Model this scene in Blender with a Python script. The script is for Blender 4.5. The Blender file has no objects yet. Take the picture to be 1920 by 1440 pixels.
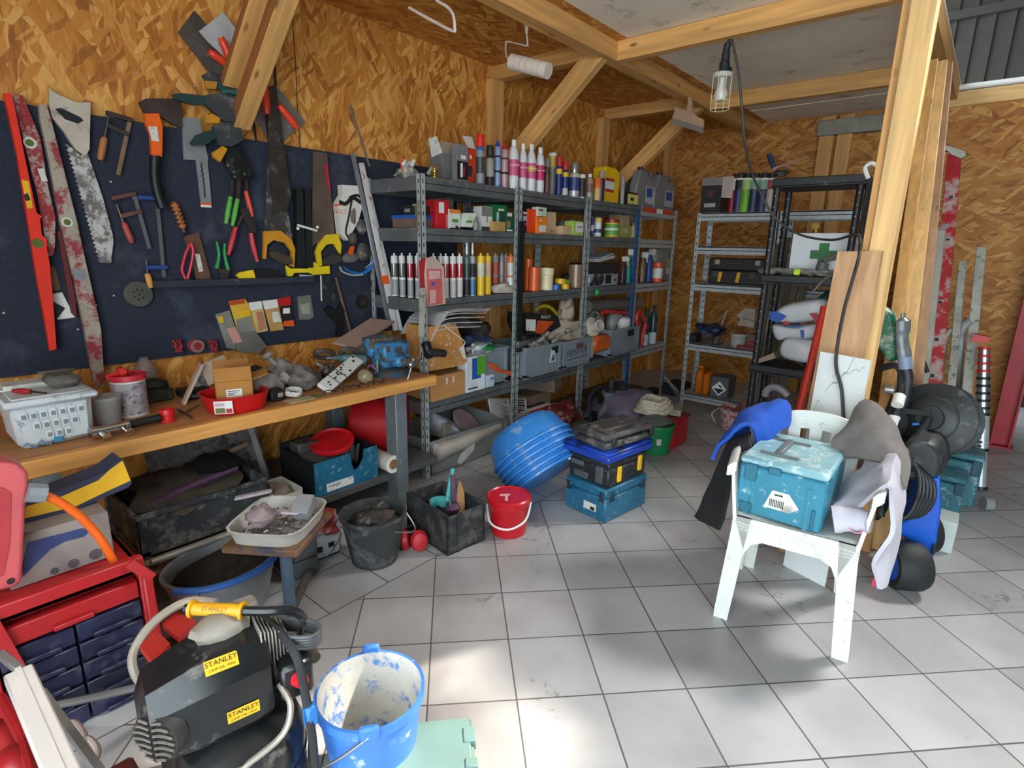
import bpy, bmesh, math, random
from mathutils import Matrix, Vector, noise
random.seed(11)
SC = bpy.context.scene
COL = SC.collection
PI = math.pi
cos, sin, rnd, MT, MR = math.cos, math.sin, random.random, Matrix.Translation, Matrix.Rotation
# ------------------------------------------------------------ camera
FPX, CAM = 1040.947, Vector((3.16, 0.0, 1.492))
RGT = Vector((0.762771, 0.646375, 0.01951)); UPV = Vector((-0.169722, 0.17099, 0.970545)); FWD = Vector((-0.623999, 0.743614, -0.24013))
cd = bpy.data.cameras.new('camera'); cam = bpy.data.objects.new('camera', cd); COL.objects.link(cam)
cd.sensor_width = 36; cd.lens = FPX / 1920 * 36; cd.clip_start = .02
cam.matrix_world = Matrix(((RGT.x, UPV.x, -FWD.x, CAM.x), (RGT.y, UPV.y, -FWD.y, CAM.y), (RGT.z, UPV.z, -FWD.z, CAM.z), (0, 0, 0, 1)))
SC.camera = cam
# ------------------------------------------------------------ sky, sun, exposure
w = bpy.data.worlds.new('sky'); SC.world = w; w.use_nodes = True
bg = w.node_tree.nodes['Background']; bg.inputs[0].default_value = (.8, .93, 1, 1); bg.inputs[1].default_value = 6.4
sd = bpy.data.lights.new('sun', 'SUN'); sun = bpy.data.objects.new('sun', sd); COL.objects.link(sun)
sd.energy = 9; sd.angle = math.radians(1.3); sd.color = (1, .93, .8)
SUN = Vector((.46, .89, 1.0)).normalized()          # towards the sun, over the right rear of the hall
sun.rotation_euler = SUN.to_track_quat('Z', 'Y').to_euler()
rl = bpy.data.lights.new('rooflight', 'AREA'); ro = bpy.data.objects.new('rooflight', rl); COL.objects.link(ro)     # translucent rooflight in the hall roof
rl.shape = 'RECTANGLE'; rl.size = 1.0; rl.size_y = 1.0; rl.energy = 42; rl.spread = math.radians(46); rl.color = (1, .98, .94); ro.location = (5.15, 5.7, 5.42); ro.rotation_euler = SUN.to_track_quat('Z', 'Y').to_euler()
SC.view_settings.view_transform = 'Standard'; SC.view_settings.look = 'None'
SC.view_settings.gamma = 1; SC.view_settings.use_curve_mapping = False
SC.view_settings.exposure = 0.18

# ------------------------------------------------------------ helpers
def ray(x, y): return RGT * ((x - 960) / FPX) - UPV * ((y - 720) / FPX) + FWD
def onx(x, y, v): d = ray(x, y); return CAM + d * ((v - CAM.x) / d.x)
def ony(x, y, v): d = ray(x, y); return CAM + d * ((v - CAM.y) / d.y)
def onz(x, y, v): d = ray(x, y); return CAM + d * ((v - CAM.z) / d.z)
def crop(x0, y0, wd): # coordinates read off an enlarged view of the photograph
    s = wd / 1920
    return lambda *p: [(x0 + a * s, y0 + b * s) for a, b in p]
V = Vector
def lin(c): c /= 255; return c / 12.92 if c <= .04045 else ((c + .055) / 1.055) ** 2.4
def rgb(c):
    if isinstance(c, str): c = [int(c[i:i + 2], 16) for i in (0, 2, 4)]
    return tuple(lin(x) for x in c) + (1,)
MATS = {}
def mat(col, rough=.55, metal=0, var=.16, scale=9, dirt=None, amt=.35, dscale=14, bump=0, trans=0, alpha=1, name=None, stretch=None, emit=0):
    key = (str(col), rough, metal, var, scale, str(dirt), amt, dscale, bump, trans, alpha, stretch, emit)
    if key in MATS: return MATS[key]
    m = bpy.data.materials.new(name or 'material'); m.use_nodes = True
    nt = m.node_tree; N = nt.nodes; L = nt.links; b = N['Principled BSDF']
    c = rgb(col)
    tc = N.new('ShaderNodeTexCoord'); src = tc.outputs['Object']
    if stretch:
        mp = N.new('ShaderNodeMapping'); mp.inputs['Scale'].default_value = stretch; L.new(src, mp.inputs[0]); src = mp.outputs[0]
    n = N.new('ShaderNodeTexNoise'); n.inputs['Scale'].default_value = scale; n.inputs['Detail'].default_value = 4; L.new(src, n.inputs[0])
    r = N.new('ShaderNodeValToRGB'); r.color_ramp.elements[0].position = .3; r.color_ramp.elements[1].position = .7
    r.color_ramp.elements[0].color = tuple(x * (1 - var) for x in c[:3]) + (1,)
    r.color_ramp.elements[1].color = tuple(min(1, x * (1 + var)) for x in c[:3]) + (1,)
    L.new(n.outputs[0], r.inputs[0]); out = r.outputs[0]
    if dirt:
        n2 = N.new('ShaderNodeTexNoise'); n2.inputs['Scale'].default_value = dscale; n2.inputs['Detail'].default_value = 6; n2.inputs['Roughness'].default_value = .7; L.new(tc.outputs['Object'], n2.inputs[0])
        r2 = N.new('ShaderNodeValToRGB'); r2.color_ramp.elements[0].position = .62 - amt * .5; r2.color_ramp.elements[1].position = .72 - amt * .5
        L.new(n2.outputs[0], r2.inputs[0])
        mx = N.new('ShaderNodeMix'); mx.data_type = 'RGBA'; L.new(r2.outputs[0], mx.inputs[0]); L.new(out, mx.inputs[6]); mx.inputs[7].default_value = rgb(dirt); out = mx.outputs[2]
    L.new(out, b.inputs['Base Color'])
    b.inputs['Roughness'].default_value = rough; b.inputs['Metallic'].default_value = metal
    if bump:
        bp = N.new('ShaderNodeBump'); bp.inputs['Strength'].default_value = bump; bp.inputs['Distance'].default_value = .01; L.new(n.outputs[0], bp.inputs['Height']); L.new(bp.outputs[0], b.inputs['Normal'])
    if trans: b.inputs['Transmission Weight'].default_value = trans; b.inputs['IOR'].default_value = 1.2
    if alpha < 1: b.inputs['Alpha'].default_value = alpha
    if emit: b.inputs['Emission Color'].default_value = c; b.inputs['Emission Strength'].default_value = emit
    MATS[key] = m
    return m

def osb(name, axes, dark=1.0):
    """oriented strand board; axes = the two object axes across and along the strands"""
    m = bpy.data.materials.new(name); m.use_nodes = True; nt = m.node_tree; N = nt.nodes; L = nt.links; b = N['Principled BSDF']
    tc = N.new('ShaderNodeTexCoord'); sp = N.new('ShaderNodeSeparateXYZ'); L.new(tc.outputs['Object'], sp.inputs[0])
    cb = N.new('ShaderNodeCombineXYZ'); L.new(sp.outputs[axes[0]], cb.inputs[0]); L.new(sp.outputs[axes[1]], cb.inputs[1])
    nz = N.new('ShaderNodeTexNoise'); nz.inputs['Scale'].default_value = 5; L.new(cb.outputs[0], nz.inputs[0])
    wob = N.new('ShaderNodeMix'); wob.data_type = 'RGBA'; wob.blend_type = 'LINEAR_LIGHT'; wob.inputs[0].default_value = .035
    L.new(cb.outputs[0], wob.inputs[6]); L.new(nz.outputs['Color'], wob.inputs[7])
    def lay(rot, sc, off):
        mp = N.new('ShaderNodeMapping'); mp.vector_type = 'POINT'; mp.inputs['Rotation'].default_value = (0, 0, rot); mp.inputs['Location'].default_value = (off, off * 2, 0)
        L.new(wob.outputs[2], mp.inputs[0])
        m2 = N.new('ShaderNodeMapping'); m2.inputs['Scale'].default_value = sc; L.new(mp.outputs[0], m2.inputs[0])
        v = N.new('ShaderNodeTexVoronoi'); v.inputs['Scale'].default_value = 1; L.new(m2.outputs[0], v.inputs[0])
        s = N.new('ShaderNodeSeparateColor'); L.new(v.outputs['Color'], s.inputs[0]); return s, v
    a, va = lay(.2, (34, 5.5, 1), 0); c, vc = lay(-.5, (30, 5, 1), 3.3); d, vd = lay(.75, (44, 9, 1), 7.1)
    def mixv(f, x, y, thr):
        g = N.new('ShaderNodeMath'); g.operation = 'GREATER_THAN'; L.new(f, g.inputs[0]); g.inputs[1].default_value = thr
        mx = N.new('ShaderNodeMix'); L.new(g.outputs[0], mx.inputs[0]); L.new(x, mx.inputs[2]); L.new(y, mx.inputs[3]); return mx.outputs[0]
    v1 = mixv(c.outputs[1], a.outputs[0], c.outputs[0], .55); v2 = mixv(d.outputs[1], v1, d.outputs[0], .72)
    gm = N.new('ShaderNodeMapping'); gm.inputs['Scale'].default_value = (90, 14, 1); L.new(wob.outputs[2], gm.inputs[0])
    gn = N.new('ShaderNodeTexNoise'); gn.inputs['Scale'].default_value = 1; gn.inputs['Detail'].default_value = 3; L.new(gm.outputs[0], gn.inputs[0])
    ad = N.new('ShaderNodeMath'); ad.operation = 'MULTIPLY_ADD'; L.new(gn.outputs[0], ad.inputs[0]); ad.inputs[1].default_value = .55
    ml = N.new('ShaderNodeMath'); ml.operation = 'MULTIPLY'; L.new(v2, ml.inputs[0]); ml.inputs[1].default_value = .72; L.new(ml.outputs[0], ad.inputs[2])
    r = N.new('ShaderNodeValToRGB'); e = r.color_ramp.elements
    e[0].position = .12; e[0].color = rgb([x * dark for x in (128, 70, 24)]); e[1].position = .98; e[1].color = rgb([x * dark for x in (222, 166, 88)])
    q = e.new(.42); q.color = rgb([x * dark for x in (180, 112, 40)]); q = e.new(.72); q.color = rgb([x * dark for x in (200, 132, 54)])
    L.new(ad.outputs[0], r.inputs[0]); L.new(r.outputs[0], b.inputs['Base Color']); b.inputs['Roughness'].default_value = .62
    bp = N.new('ShaderNodeBump'); bp.inputs['Strength'].default_value = .25; bp.inputs['Distance'].default_value = .004; L.new(ad.outputs[0], bp.inputs['Height']); L.new(bp.outputs[0], b.inputs['Normal'])
    return m

def pine(name, col=(212, 158, 92), axis=2, knots=True):
    m = bpy.data.materials.new(name); m.use_nodes = True; nt = m.node_tree; N = nt.nodes; L = nt.links; b = N['Principled BSDF']
    tc = N.new('ShaderNodeTexCoord'); mp = N.new('ShaderNodeMapping'); s = [26, 26, 26]; s[axis] = 1.6; mp.inputs['Scale'].default_value = s; L.new(tc.outputs['Object'], mp.inputs[0])
    n = N.new('ShaderNodeTexNoise'); n.inputs['Scale'].default_value = 1; n.inputs['Detail'].default_value = 3; n.inputs['Distortion'].default_value = .6; L.new(mp.outputs[0], n.inputs[0])
    r = N.new('ShaderNodeValToRGB'); e = r.color_ramp.elements
    e[0].position = .3; e[0].color = rgb([x * .86 for x in col]); e[1].position = .72; e[1].color = rgb([min(255, x * 1.07) for x in col])
    L.new(n.outputs[0], r.inputs[0]); out = r.outputs[0]
    if knots:
        m2 = N.new('ShaderNodeMapping'); s = [9, 9, 9]; s[axis] = 3.4; m2.inputs['Scale'].default_value = s; L.new(tc.outputs['Object'], m2.inputs[0])
        v = N.new('ShaderNodeTexVoronoi'); v.inputs['Scale'].default_value = 1; L.new(m2.outputs[0], v.inputs[0])
        r2 = N.new('ShaderNodeValToRGB'); r2.color_ramp.elements[0].position = .05; r2.color_ramp.elements[0].color = (1, 1, 1, 1); r2.color_ramp.elements[1].position = .13; r2.color_ramp.elements[1].color = (0, 0, 0, 1); L.new(v.outputs[0], r2.inputs[0])
        mx = N.new('ShaderNodeMix'); mx.data_type = 'RGBA'; L.new(r2.outputs[0], mx.inputs[0]); L.new(out, mx.inputs[6]); mx.inputs[7].default_value = rgb([x * .55 for x in col]); out = mx.outputs[2]
    L.new(out, b.inputs['Base Color']); b.inputs['Roughness'].default_value = .6
    return m

BASE = {}
class MB:
    def __init__(s): s.bm = bmesh.new(); s.mi = 0; s.T = Matrix()
    def raw(s, vs, fs, mi=None):
        b = [s.bm.verts.new(s.T @ V(v)) for v in vs]
        for i, f in enumerate(fs):
            try: fa = s.bm.faces.new([b[k] for k in f])
            except ValueError: continue
            fa.material_index = (mi[i] if isinstance(mi, list) else mi) if mi is not None else s.mi
        return s
    def box(s, x0, y0, z0, x1, y1, z1, b=0, taper=0):
        if x0 > x1: x0, x1 = x1, x0
        if y0 > y1: y0, y1 = y1, y0
        if z0 > z1: z0, z1 = z1, z0
        t = taper
        b = min(b, (x1 - x0) * .45, (y1 - y0) * .45, (z1 - z0) * .45)
        if b <= 0:
            return s.raw([(x0 + t, y0 + t, z0), (x1 - t, y0 + t, z0), (x1 - t, y1 - t, z0), (x0 + t, y1 - t, z0), (x0, y0, z1), (x1, y0, z1), (x1, y1, z1), (x0, y1, z1)],
                         [(3, 2, 1, 0), (4, 5, 6, 7), (0, 1, 5, 4), (1, 2, 6, 5), (2, 3, 7, 6), (3, 0, 4, 7)])
        vs = []; ix = {}
        for a, X in enumerate((x0, x1)):
            for c, Y in enumerate((y0, y1)):
                for d, Z in enumerate((z0, z1)):
                    tt = t if d == 0 else 0
                    X2 = X + (tt if a == 0 else -tt); Y2 = Y + (tt if c == 0 else -tt)
                    sx, sy, sz = (b if a == 0 else -b), (b if c == 0 else -b), (b if d == 0 else -b)
                    for k, p in enumerate(((X2, Y2 + sy, Z + sz), (X2 + sx, Y2, Z + sz), (X2 + sx, Y2 + sy, Z))): ix[a, c, d, k] = len(vs); vs.append(p)
        fs = []
        for a in (0, 1):
            fs.append([ix[a, c, d, 0] for c, d in ((0, 0), (1, 0), (1, 1), (0, 1))]); fs.append([ix[c, a, d, 1] for c, d in ((0, 0), (1, 0), (1, 1), (0, 1))]); fs.append([ix[c, d, a, 2] for c, d in ((0, 0), (1, 0), (1, 1), (0, 1))])
        for a in (0, 1):
            for c in (0, 1):
                fs.append([ix[a, c, 0, 0], ix[a, c, 1, 0], ix[a, c, 1, 1], ix[a, c, 0, 1]])
                fs.append([ix[a, 0, c, 0], ix[a, 1, c, 0], ix[a, 1, c, 2], ix[a, 0, c, 2]])
                fs.append([ix[0, a, c, 1], ix[1, a, c, 1], ix[1, a, c, 2], ix[0, a, c, 2]])
                for d in (0, 1): fs.append([ix[a, c, d, k] for k in (0, 1, 2)])
        return s.raw(vs, fs)
    def cbox(s, c, d, b=0, R=None):
        T = s.T; s.T = T @ Matrix.Translation(V(c)) @ (R.to_4x4() if R else Matrix()); x, y, z = [k / 2 for k in d]
        s.box(-x, -y, -z, x, y, z, b); s.T = T; return s
    def bar(s, p, q, wd, th, up=(0, 0, 1), b=0):      # rectangular bar from p to q, wd across, th towards up
        p, q = V(p), V(q); d = (q - p); L = d.length; d.normalize(); u = V(up); x = d.cross(u)
        if x.length < 1e-4: x = d.cross(V((1, 0, 0)))
        x.normalize(); u = x.cross(d)
        R = Matrix((x, d, u)).transposed()
        return s.cbox((p + q) / 2, (wd, L, th), b, R)
    def cyl(s, p, q, r, r2=None, n=14, cap=True):
        p, q = V(p), V(q); r2 = r if r2 is None else r2; d = (q - p).normalized(); x = d.orthogonal().normalized(); y = d.cross(x)
        vs = []
        for c, R in ((p, r), (q, r2)):
            for k in range(n): a = 2 * PI * k / n; vs.append(c + x * (R * math.cos(a)) + y * (R * math.sin(a)))
        fs = [(k, (k + 1) % n, n + (k + 1) % n, n + k) for k in range(n)]
        if cap: fs += [tuple(range(n))[::-1], tuple(range(n, 2 * n))]
        return s.raw(vs, fs)
    def tube(s, pts, r, n=8, curve=True, closed=False, flat=1, sub=5):
        P = [V(p) for p in pts]
        if curve and len(P) > 2: P = spline(P, closed, sub)
        m = len(P); vs = []; up = None
        for i in range(m):
            a, b = (P[i - 1] if i or closed else P[0]), (P[(i + 1) % m] if i < m - 1 or closed else P[-1])
            d = (b - a).normalized()
            if up is None: up = d.orthogonal().normalized()
            up = (up - d * up.dot(d))
            up = up.normalized() if up.length > 1e-6 else d.orthogonal().normalized()
            y = d.cross(up); R = r[min(len(r) - 1, int(i / max(1, m - 1) * (len(r) - 1) + .5))] if isinstance(r, (list, tuple)) else r
            for k in range(n): t = 2 * PI * k / n; vs.append(P[i] + up * (R * math.cos(t)) + y * (R * flat * math.sin(t)))
        fs = []
        for i in range(m if closed else m - 1):
            j = (i + 1) % m
            for k in range(n): fs.append((i * n + k, i * n + (k + 1) % n, j * n + (k + 1) % n, j * n + k))
        if not closed: fs += [tuple(range(n))[::-1], tuple(range((m - 1) * n, m * n))]
        return s.raw(vs, fs)
    def lathe(s, prof, c=(0, 0, 0), n=20, sx=1, sy=1):   # prof: (radius, z[, material]) bottom to top
        vs = []; fs = []; mi = []; c = V(c)
        for p in prof:
            for k in range(n): a = 2 * PI * (k + .5) / n; vs.append(c + V((p[0] * math.cos(a) * sx, p[0] * math.sin(a) * sy, p[1])))
        for i in range(len(prof) - 1):
            for k in range(n): fs.append((i * n + k, i * n + (k + 1) % n, (i + 1) * n + (k + 1) % n, (i + 1) * n + k)); mi.append(prof[i][2] if len(prof[i]) > 2 else s.mi)
        if prof[0][0] > 1e-4: fs.append(tuple(range(n))[::-1]); mi.append(mi[0])
        if prof[-1][0] > 1e-4: fs.append(tuple(range((len(prof) - 1) * n, len(prof) * n))); mi.append(mi[-2] if len(mi) > 1 else s.mi)
        return s.raw(vs, fs, mi)
    def prism(s, pts, h, mi=None):      # 3D planar outline swept by vector h
        P = [V(p) for p in pts]; h = V(h); n = len(P)
        return s.raw(P + [p + h for p in P], [tuple(range(n))[::-1], tuple(range(n, 2 * n))] + [(k, (k + 1) % n, n + (k + 1) % n, n + k) for k in range(n)], mi)
    def ball(s, c, rx, ry=None, rz=None, n=14, jit=0, seed=0, flat=None):
        ry = ry or rx; rz = rz or rx; vs = []; fs = []; m = max(5, n // 2); c = V(c)
        for i in range(m + 1):
            t = PI * i / m
            for k in range(n):
                a = 2 * PI * k / n; d = V((math.sin(t) * math.cos(a), math.sin(t) * math.sin(a), -math.cos(t)))
                f = 1 + jit * noise.noise(d * 1.7 + V((seed * 7.3, seed, 0))) * 2 if jit else 1
                z = d.z * rz * f
                if flat is not None: z = max(z, flat)
                vs.append(c + V((d.x * rx * f, d.y * ry * f, z)))
        for i in range(m):
            for k in range(n): fs.append((i * n + k, i * n + (k + 1) % n, (i + 1) * n + (k + 1) % n, (i + 1) * n + k))
        return s.raw(vs, fs)
    def sheet(s, fn, nu=12, nv=12, th=.004):            # fn(u,v) -> point; given thickness along its own normal
        g = [[V(fn(i / nu, j / nv)) for j in range(nv + 1)] for i in range(nu + 1)]
        top = []; bot = []
        for i in range(nu + 1):
            for j in range(nv + 1):
                a = g[min(nu, i + 1)][j] - g[max(0, i - 1)][j]; b = g[i][min(nv, j + 1)] - g[i][max(0, j - 1)]
                nn = a.cross(b); nn = nn.normalized() if nn.length > 1e-9 else V((0, 0, 1)); top.append(g[i][j]); bot.append(g[i][j] - nn * th)
        w = nv + 1; K = len(top); fs = []
        for i in range(nu):
            for j in range(nv): q = [i * w + j, (i + 1) * w + j, (i + 1) * w + j + 1, i * w + j + 1]; fs.append(tuple(q)); fs.append(tuple(K + x for x in q[::-1]))
        rim = [i * w for i in range(nu + 1)] + [nu * w + j for j in range(1, nv + 1)] + [i * w + nv for i in range(nu - 1, -1, -1)] + [j for j in range(nv - 1, 0, -1)]
        for a, b in zip(rim, rim[1:] + rim[:1]): fs.append((b, a, K + a, K + b))
        return s.raw(top + bot, fs)
    def text(s, txt, T, size, mi, align='CENTER'):      # lettering set into this mesh
        cu = bpy.data.curves.new('t', 'FONT'); cu.body = txt; cu.size = size; cu.align_x = align; cu.align_y = 'CENTER'; cu.resolution_u = 2
        o = bpy.data.objects.new('t', cu); me = bpy.data.meshes.new_from_object(o)
        vs = [T @ v.co for v in me.vertices]; s.raw(vs, [tuple(p.vertices) for p in me.polygons], mi)
        bpy.data.objects.remove(o); bpy.data.curves.remove(cu); bpy.data.meshes.remove(me); return s
    def build(s, name, mats, parent=None, loc=None, fix=True, sharp=38, keep=False):
        base = BASE.get(parent.name) if parent else Matrix.Translation(V(loc or (0, 0, 0)))
        bmesh.ops.remove_doubles(s.bm, verts=s.bm.verts, dist=1e-6)
        if fix: bmesh.ops.recalc_face_normals(s.bm, faces=s.bm.faces)
        s.bm.transform(base.inverted())
        me = bpy.data.meshes.new(name); s.bm.to_mesh(me); s.bm.free()
        for m in (mats if isinstance(mats, (list, tuple)) else [mats]): me.materials.append(m)
        for p in me.polygons: p.use_smooth = True
        me.set_sharp_from_angle(angle=math.radians(sharp))
        o = bpy.data.objects.new(name, me); COL.objects.link(o)
        if parent: o.parent = parent
        else: o.matrix_basis = base
        BASE[o.name] = base
        return o
def spline(P, closed, sub):
    out = []; n = len(P)
    for i in range(n if closed else n - 1):
        p0, p1, p2, p3 = P[i - 1] if i or closed else P[0], P[i], P[(i + 1) % n], P[(i + 2) % n] if i < n - 2 or closed else P[-1]
        for k in range(sub):
            t = k / sub; out.append(.5 * ((2 * p1) + (p2 - p0) * t + (2 * p0 - 5 * p1 + 4 * p2 - p3) * t * t + (3 * p1 - p0 - 3 * p2 + p3) * t ** 3))
    if not closed: out.append(P[-1])
    return out
def tag(o, label, cat, group=None, kind=None):
    o['label'] = label; o['category'] = cat
    if group: o['group'] = group
    if kind: o['kind'] = kind
    return o
def thing(name, label, cat, loc=(0, 0, 0), group=None, rz=0):
    o = bpy.data.objects.new(name, None); COL.objects.link(o); o.empty_display_size = .05
    o.location = loc; o.rotation_euler = (0, 0, rz); BASE[o.name] = Matrix.Translation(V(loc)) @ Matrix.Rotation(rz, 4, 'Z')
    return tag(o, label, cat, group)
def struct(name, mb, m):
    o = mb.build(name, m); o['kind'] = 'structure'; return o
def solo(name, label, cat, mb, m, loc=(0, 0, 0), group=None, kind=None):
    return tag(mb.build(name, m, None, loc), label, cat, group, kind)
def dup(root, loc, label, rz=None, group=None):
    r = root.copy(); COL.objects.link(r); r.location = loc
    if rz is not None: r.rotation_euler = (0, 0, rz)
    r['label'] = label
    if group: r['group'] = group
    def rec(a, b):
        for ch in list(a.children):
            c = ch.copy(); COL.objects.link(c); c.parent = b; rec(ch, c)
    rec(root, r); return r
def Tm(o, x, y, z):      # matrix from origin and three axes
    o, x, y, z = V(o), V(x), V(y), V(z); return Matrix(((x.x, y.x, z.x, o.x), (x.y, y.y, z.y, o.y), (x.z, y.z, z.z, o.z), (0, 0, 0, 1)))
def ywall(o): return Tm(o, (0, 1, 0), (0, 0, 1), (1, 0, 0))      # writing that faces +x (the left wall seen from the room)
# ------------------------------------------------------------ materials
OSBL = osb('strand_board_upright', (1, 2)); OSBB = osb('strand_board_flat', (2, 0), .9); OSBC = osb('strand_board_ceiling', (0, 1), .95)
PX, PY, PZ = pine('pine_x', axis=0), pine('pine_y', axis=1), pine('pine_z', axis=2)
PZ2 = pine('pale_pine_z', (222, 178, 116), 2); PB = pine('bench_pine', (176, 120, 70), 1); PBE = pine('bench_edge_pine', (214, 150, 78), 1)
GALV = mat('aeb3b3', .4, .3, .15, 20); RAIL = mat('66686a', .5, .35, .22, 7, '8a8478', .1, 18); BLK = mat('141517', .5, 0, .3); BLKD = mat('1d1e20', .6, 0, .3, 8, '77736c', .12, 22)
STEEL = mat('9fa2a3', .3, .85, .15, 12); DSTEEL = mat('4c4a48', .45, .7, .3, 14, '6b4a34', .25); RUST = mat('6d5545', .6, .4, .35, 18, '9a8574', .3)
WHITE = mat('e2e2de', .45, 0, .06); OFFW = mat('d3d1c9', .55, 0, .1, 7, '9b958a', .12); RED = mat('b81d1f', .4, 0, .12); ORANGE = mat('e2551c', .42, 0, .1); YEL = mat('e3b21c', .42, 0, .1)
GREEN = mat('1f7a3e', .5, 0, .12); BLUE = mat('1f4fae', .42, 0, .12); TEAL = mat('1d6680', .42, 0, .14, 9, '86a3a8', .12, 30); GREY = mat('7f8388', .5, 0, .1); DGREY = mat('3b3d40', .55, 0, .2, 9, '6f6c68', .1)
CARD = mat('b98350', .8, 0, .1, 6); KRAFT = mat('c2a37c', .8, 0, .1, 6); PAPER = mat('dad7d0', .75, 0, .06); INK = mat('17181b', .6, 0, .1); NAVY = mat('1b2440', .5, 0, .15)
PINK = mat('c2456f', .5, 0, .1); LIME = mat('74b32f', .5, 0, .1); BROWN = mat('6b4630', .6, 0, .15); GLASSY = mat('cfd3d3', .12, 0, .05, trans=.85); CLOUD = mat('c9cbc8', .35, 0, .08, alpha=.55)

# floor: tiles laid at 45 degrees, with a cut strip squared to the left wall
def floor_mat():
    m = bpy.data.materials.new('floor_tiles'); m.use_nodes = True; nt = m.node_tree; N = nt.nodes; L = nt.links; b = N['Principled BSDF']
    tc = N.new('ShaderNodeTexCoord'); sp = N.new('ShaderNodeSeparateXYZ'); L.new(tc.outputs['Object'], sp.inputs[0])
    def M(op, a, bb=None, c=None):
        n = N.new('ShaderNodeMath'); n.operation = op
        for i, x in enumerate((a, bb, c)):
            if x is None: continue
            if isinstance(x, (int, float)): n.inputs[i].default_value = x
            else: L.new(x, n.inputs[i])
        return n.outputs[0]
    th = -0.8046; X = M('SUBTRACT', sp.outputs[0], CAM.x); Y = sp.outputs[1]
    def grid(ax, ay, off):
        u = M('ADD', M('MULTIPLY', X, ax / .3), M('MULTIPLY_ADD', Y, ay / .3, -off / .3)); fr = M('FRACT', u); cell = M('FLOOR', u)
        return M('MINIMUM', fr, M('SUBTRACT', 1, fr)), cell
    a1, c1 = grid(math.sin(th), math.cos(th), UV0[0]); a2, c2 = grid(math.cos(th), -math.sin(th), UV0[1])
    d1 = M('MINIMUM', a1, a2)
    b1, e1 = grid(1, 0, -1.85); b2, e2 = grid(0, 1, .16); d2 = M('MINIMUM', b1, b2)
    strip = M('LESS_THAN', sp.outputs[0], 1.31)
    mx = N.new('ShaderNodeMix'); L.new(strip, mx.inputs[0]); L.new(d1, mx.inputs[2]); L.new(d2, mx.inputs[3])
    seam = M('MULTIPLY', M('ABSOLUTE', M('SUBTRACT', sp.outputs[0], 1.31)), 1 / .3); dd = M('MINIMUM', mx.outputs[0], seam)
    wv = N.new('ShaderNodeTexNoise'); wv.inputs['Scale'].default_value = 22; L.new(tc.outputs['Object'], wv.inputs[0])
    g = N.new('ShaderNodeMapRange'); g.inputs[1].default_value = .006; g.inputs[2].default_value = .0125; L.new(dd, g.inputs[0])
    # per-tile tint
    ic = N.new('ShaderNodeCombineXYZ'); L.new(c1, ic.inputs[0]); L.new(c2, ic.inputs[1]); wn = N.new('ShaderNodeTexWhiteNoise'); L.new(ic.outputs[0], wn.inputs[0])
    n1 = N.new('ShaderNodeTexNoise'); n1.inputs['Scale'].default_value = 3.2; n1.inputs['Detail'].default_value = 6; L.new(tc.outputs['Object'], n1.inputs[0])
    t = M('ADD', M('MULTIPLY', wn.outputs[0], .25), M('MULTIPLY', n1.outputs[0], .75))
    r = N.new('ShaderNodeValToRGB'); r.color_ramp.elements[0].position = .28; r.color_ramp.elements[0].color = rgb((150, 146, 146)); r.color_ramp.elements[1].position = .7; r.color_ramp.elements[1].color = rgb((184, 183, 183)); L.new(t, r.inputs[0])
    # scuffs
    v = N.new('ShaderNodeTexNoise'); v.inputs['Scale'].default_value = 16; v.inputs['Detail'].default_value = 8; v.inputs['Roughness'].default_value = .75; L.new(tc.outputs['Object'], v.inputs[0])
    pt = N.new('ShaderNodeTexNoise'); pt.inputs['Scale'].default_value = 2.1; L.new(tc.outputs['Object'], pt.inputs[0])
    sc = N.new('ShaderNodeMapRange'); sc.inputs[1].default_value = .365; sc.inputs[2].default_value = .41; L.new(M('MULTIPLY', v.outputs[0], pt.outputs[0]), sc.inputs[0])
    m1 = N.new('ShaderNodeMix'); m1.data_type = 'RGBA'; L.new(M('MULTIPLY', sc.outputs[0], .55), m1.inputs[0]); L.new(r.outputs[0], m1.inputs[6]); m1.inputs[7].default_value = rgb((78, 72, 70))
    m2 = N.new('ShaderNodeMix'); m2.data_type = 'RGBA'; L.new(g.outputs[0], m2.inputs[0]); m2.inputs[6].default_value = rgb((84, 79, 76)); L.new(m1.outputs[2], m2.inputs[7])
    L.new(m2.outputs[2], b.inputs['Base Color'])
    rr = N.new('ShaderNodeMapRange'); rr.inputs[3].default_value = .75; rr.inputs[4].default_value = .36; L.new(g.outputs[0], rr.inputs[0]); L.new(rr.outputs[0], b.inputs['Roughness'])
    bp = N.new('ShaderNodeBump'); bp.inputs['Strength'].default_value = .35; bp.inputs['Distance'].default_value = .003; L.new(g.outputs[0], bp.inputs['Height']); L.new(bp.outputs[0], b.inputs['Normal'])
    return m
UV0 = (2.15907, 0.20398)
b = MB(); b.box(-.1, -3, -.1, 8, 9.6, 0); struct('floor', b, floor_mat())
# walls
b = MB(); b.box(-.06, -1.2, 0, 0, 6.66, 2.86); struct('wall_left', b, OSBL)
b = MB(); b.box(0, 6.6, 0, 2.75, 6.66, 2.86); struct('wall_back', b, OSBB)
b = MB(); b.box(2.62, 6.0, 0, 3.42, 6.03, 2.65); struct('wall_right', b, OSBB)
b = MB(); b.box(-.06, -1.26, 0, 1.9, -1.2, 5.5); b.box(1.9, -1.26, 2.8, 8, -1.2, 5.5); struct('wall_front', b, OSBL)
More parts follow.
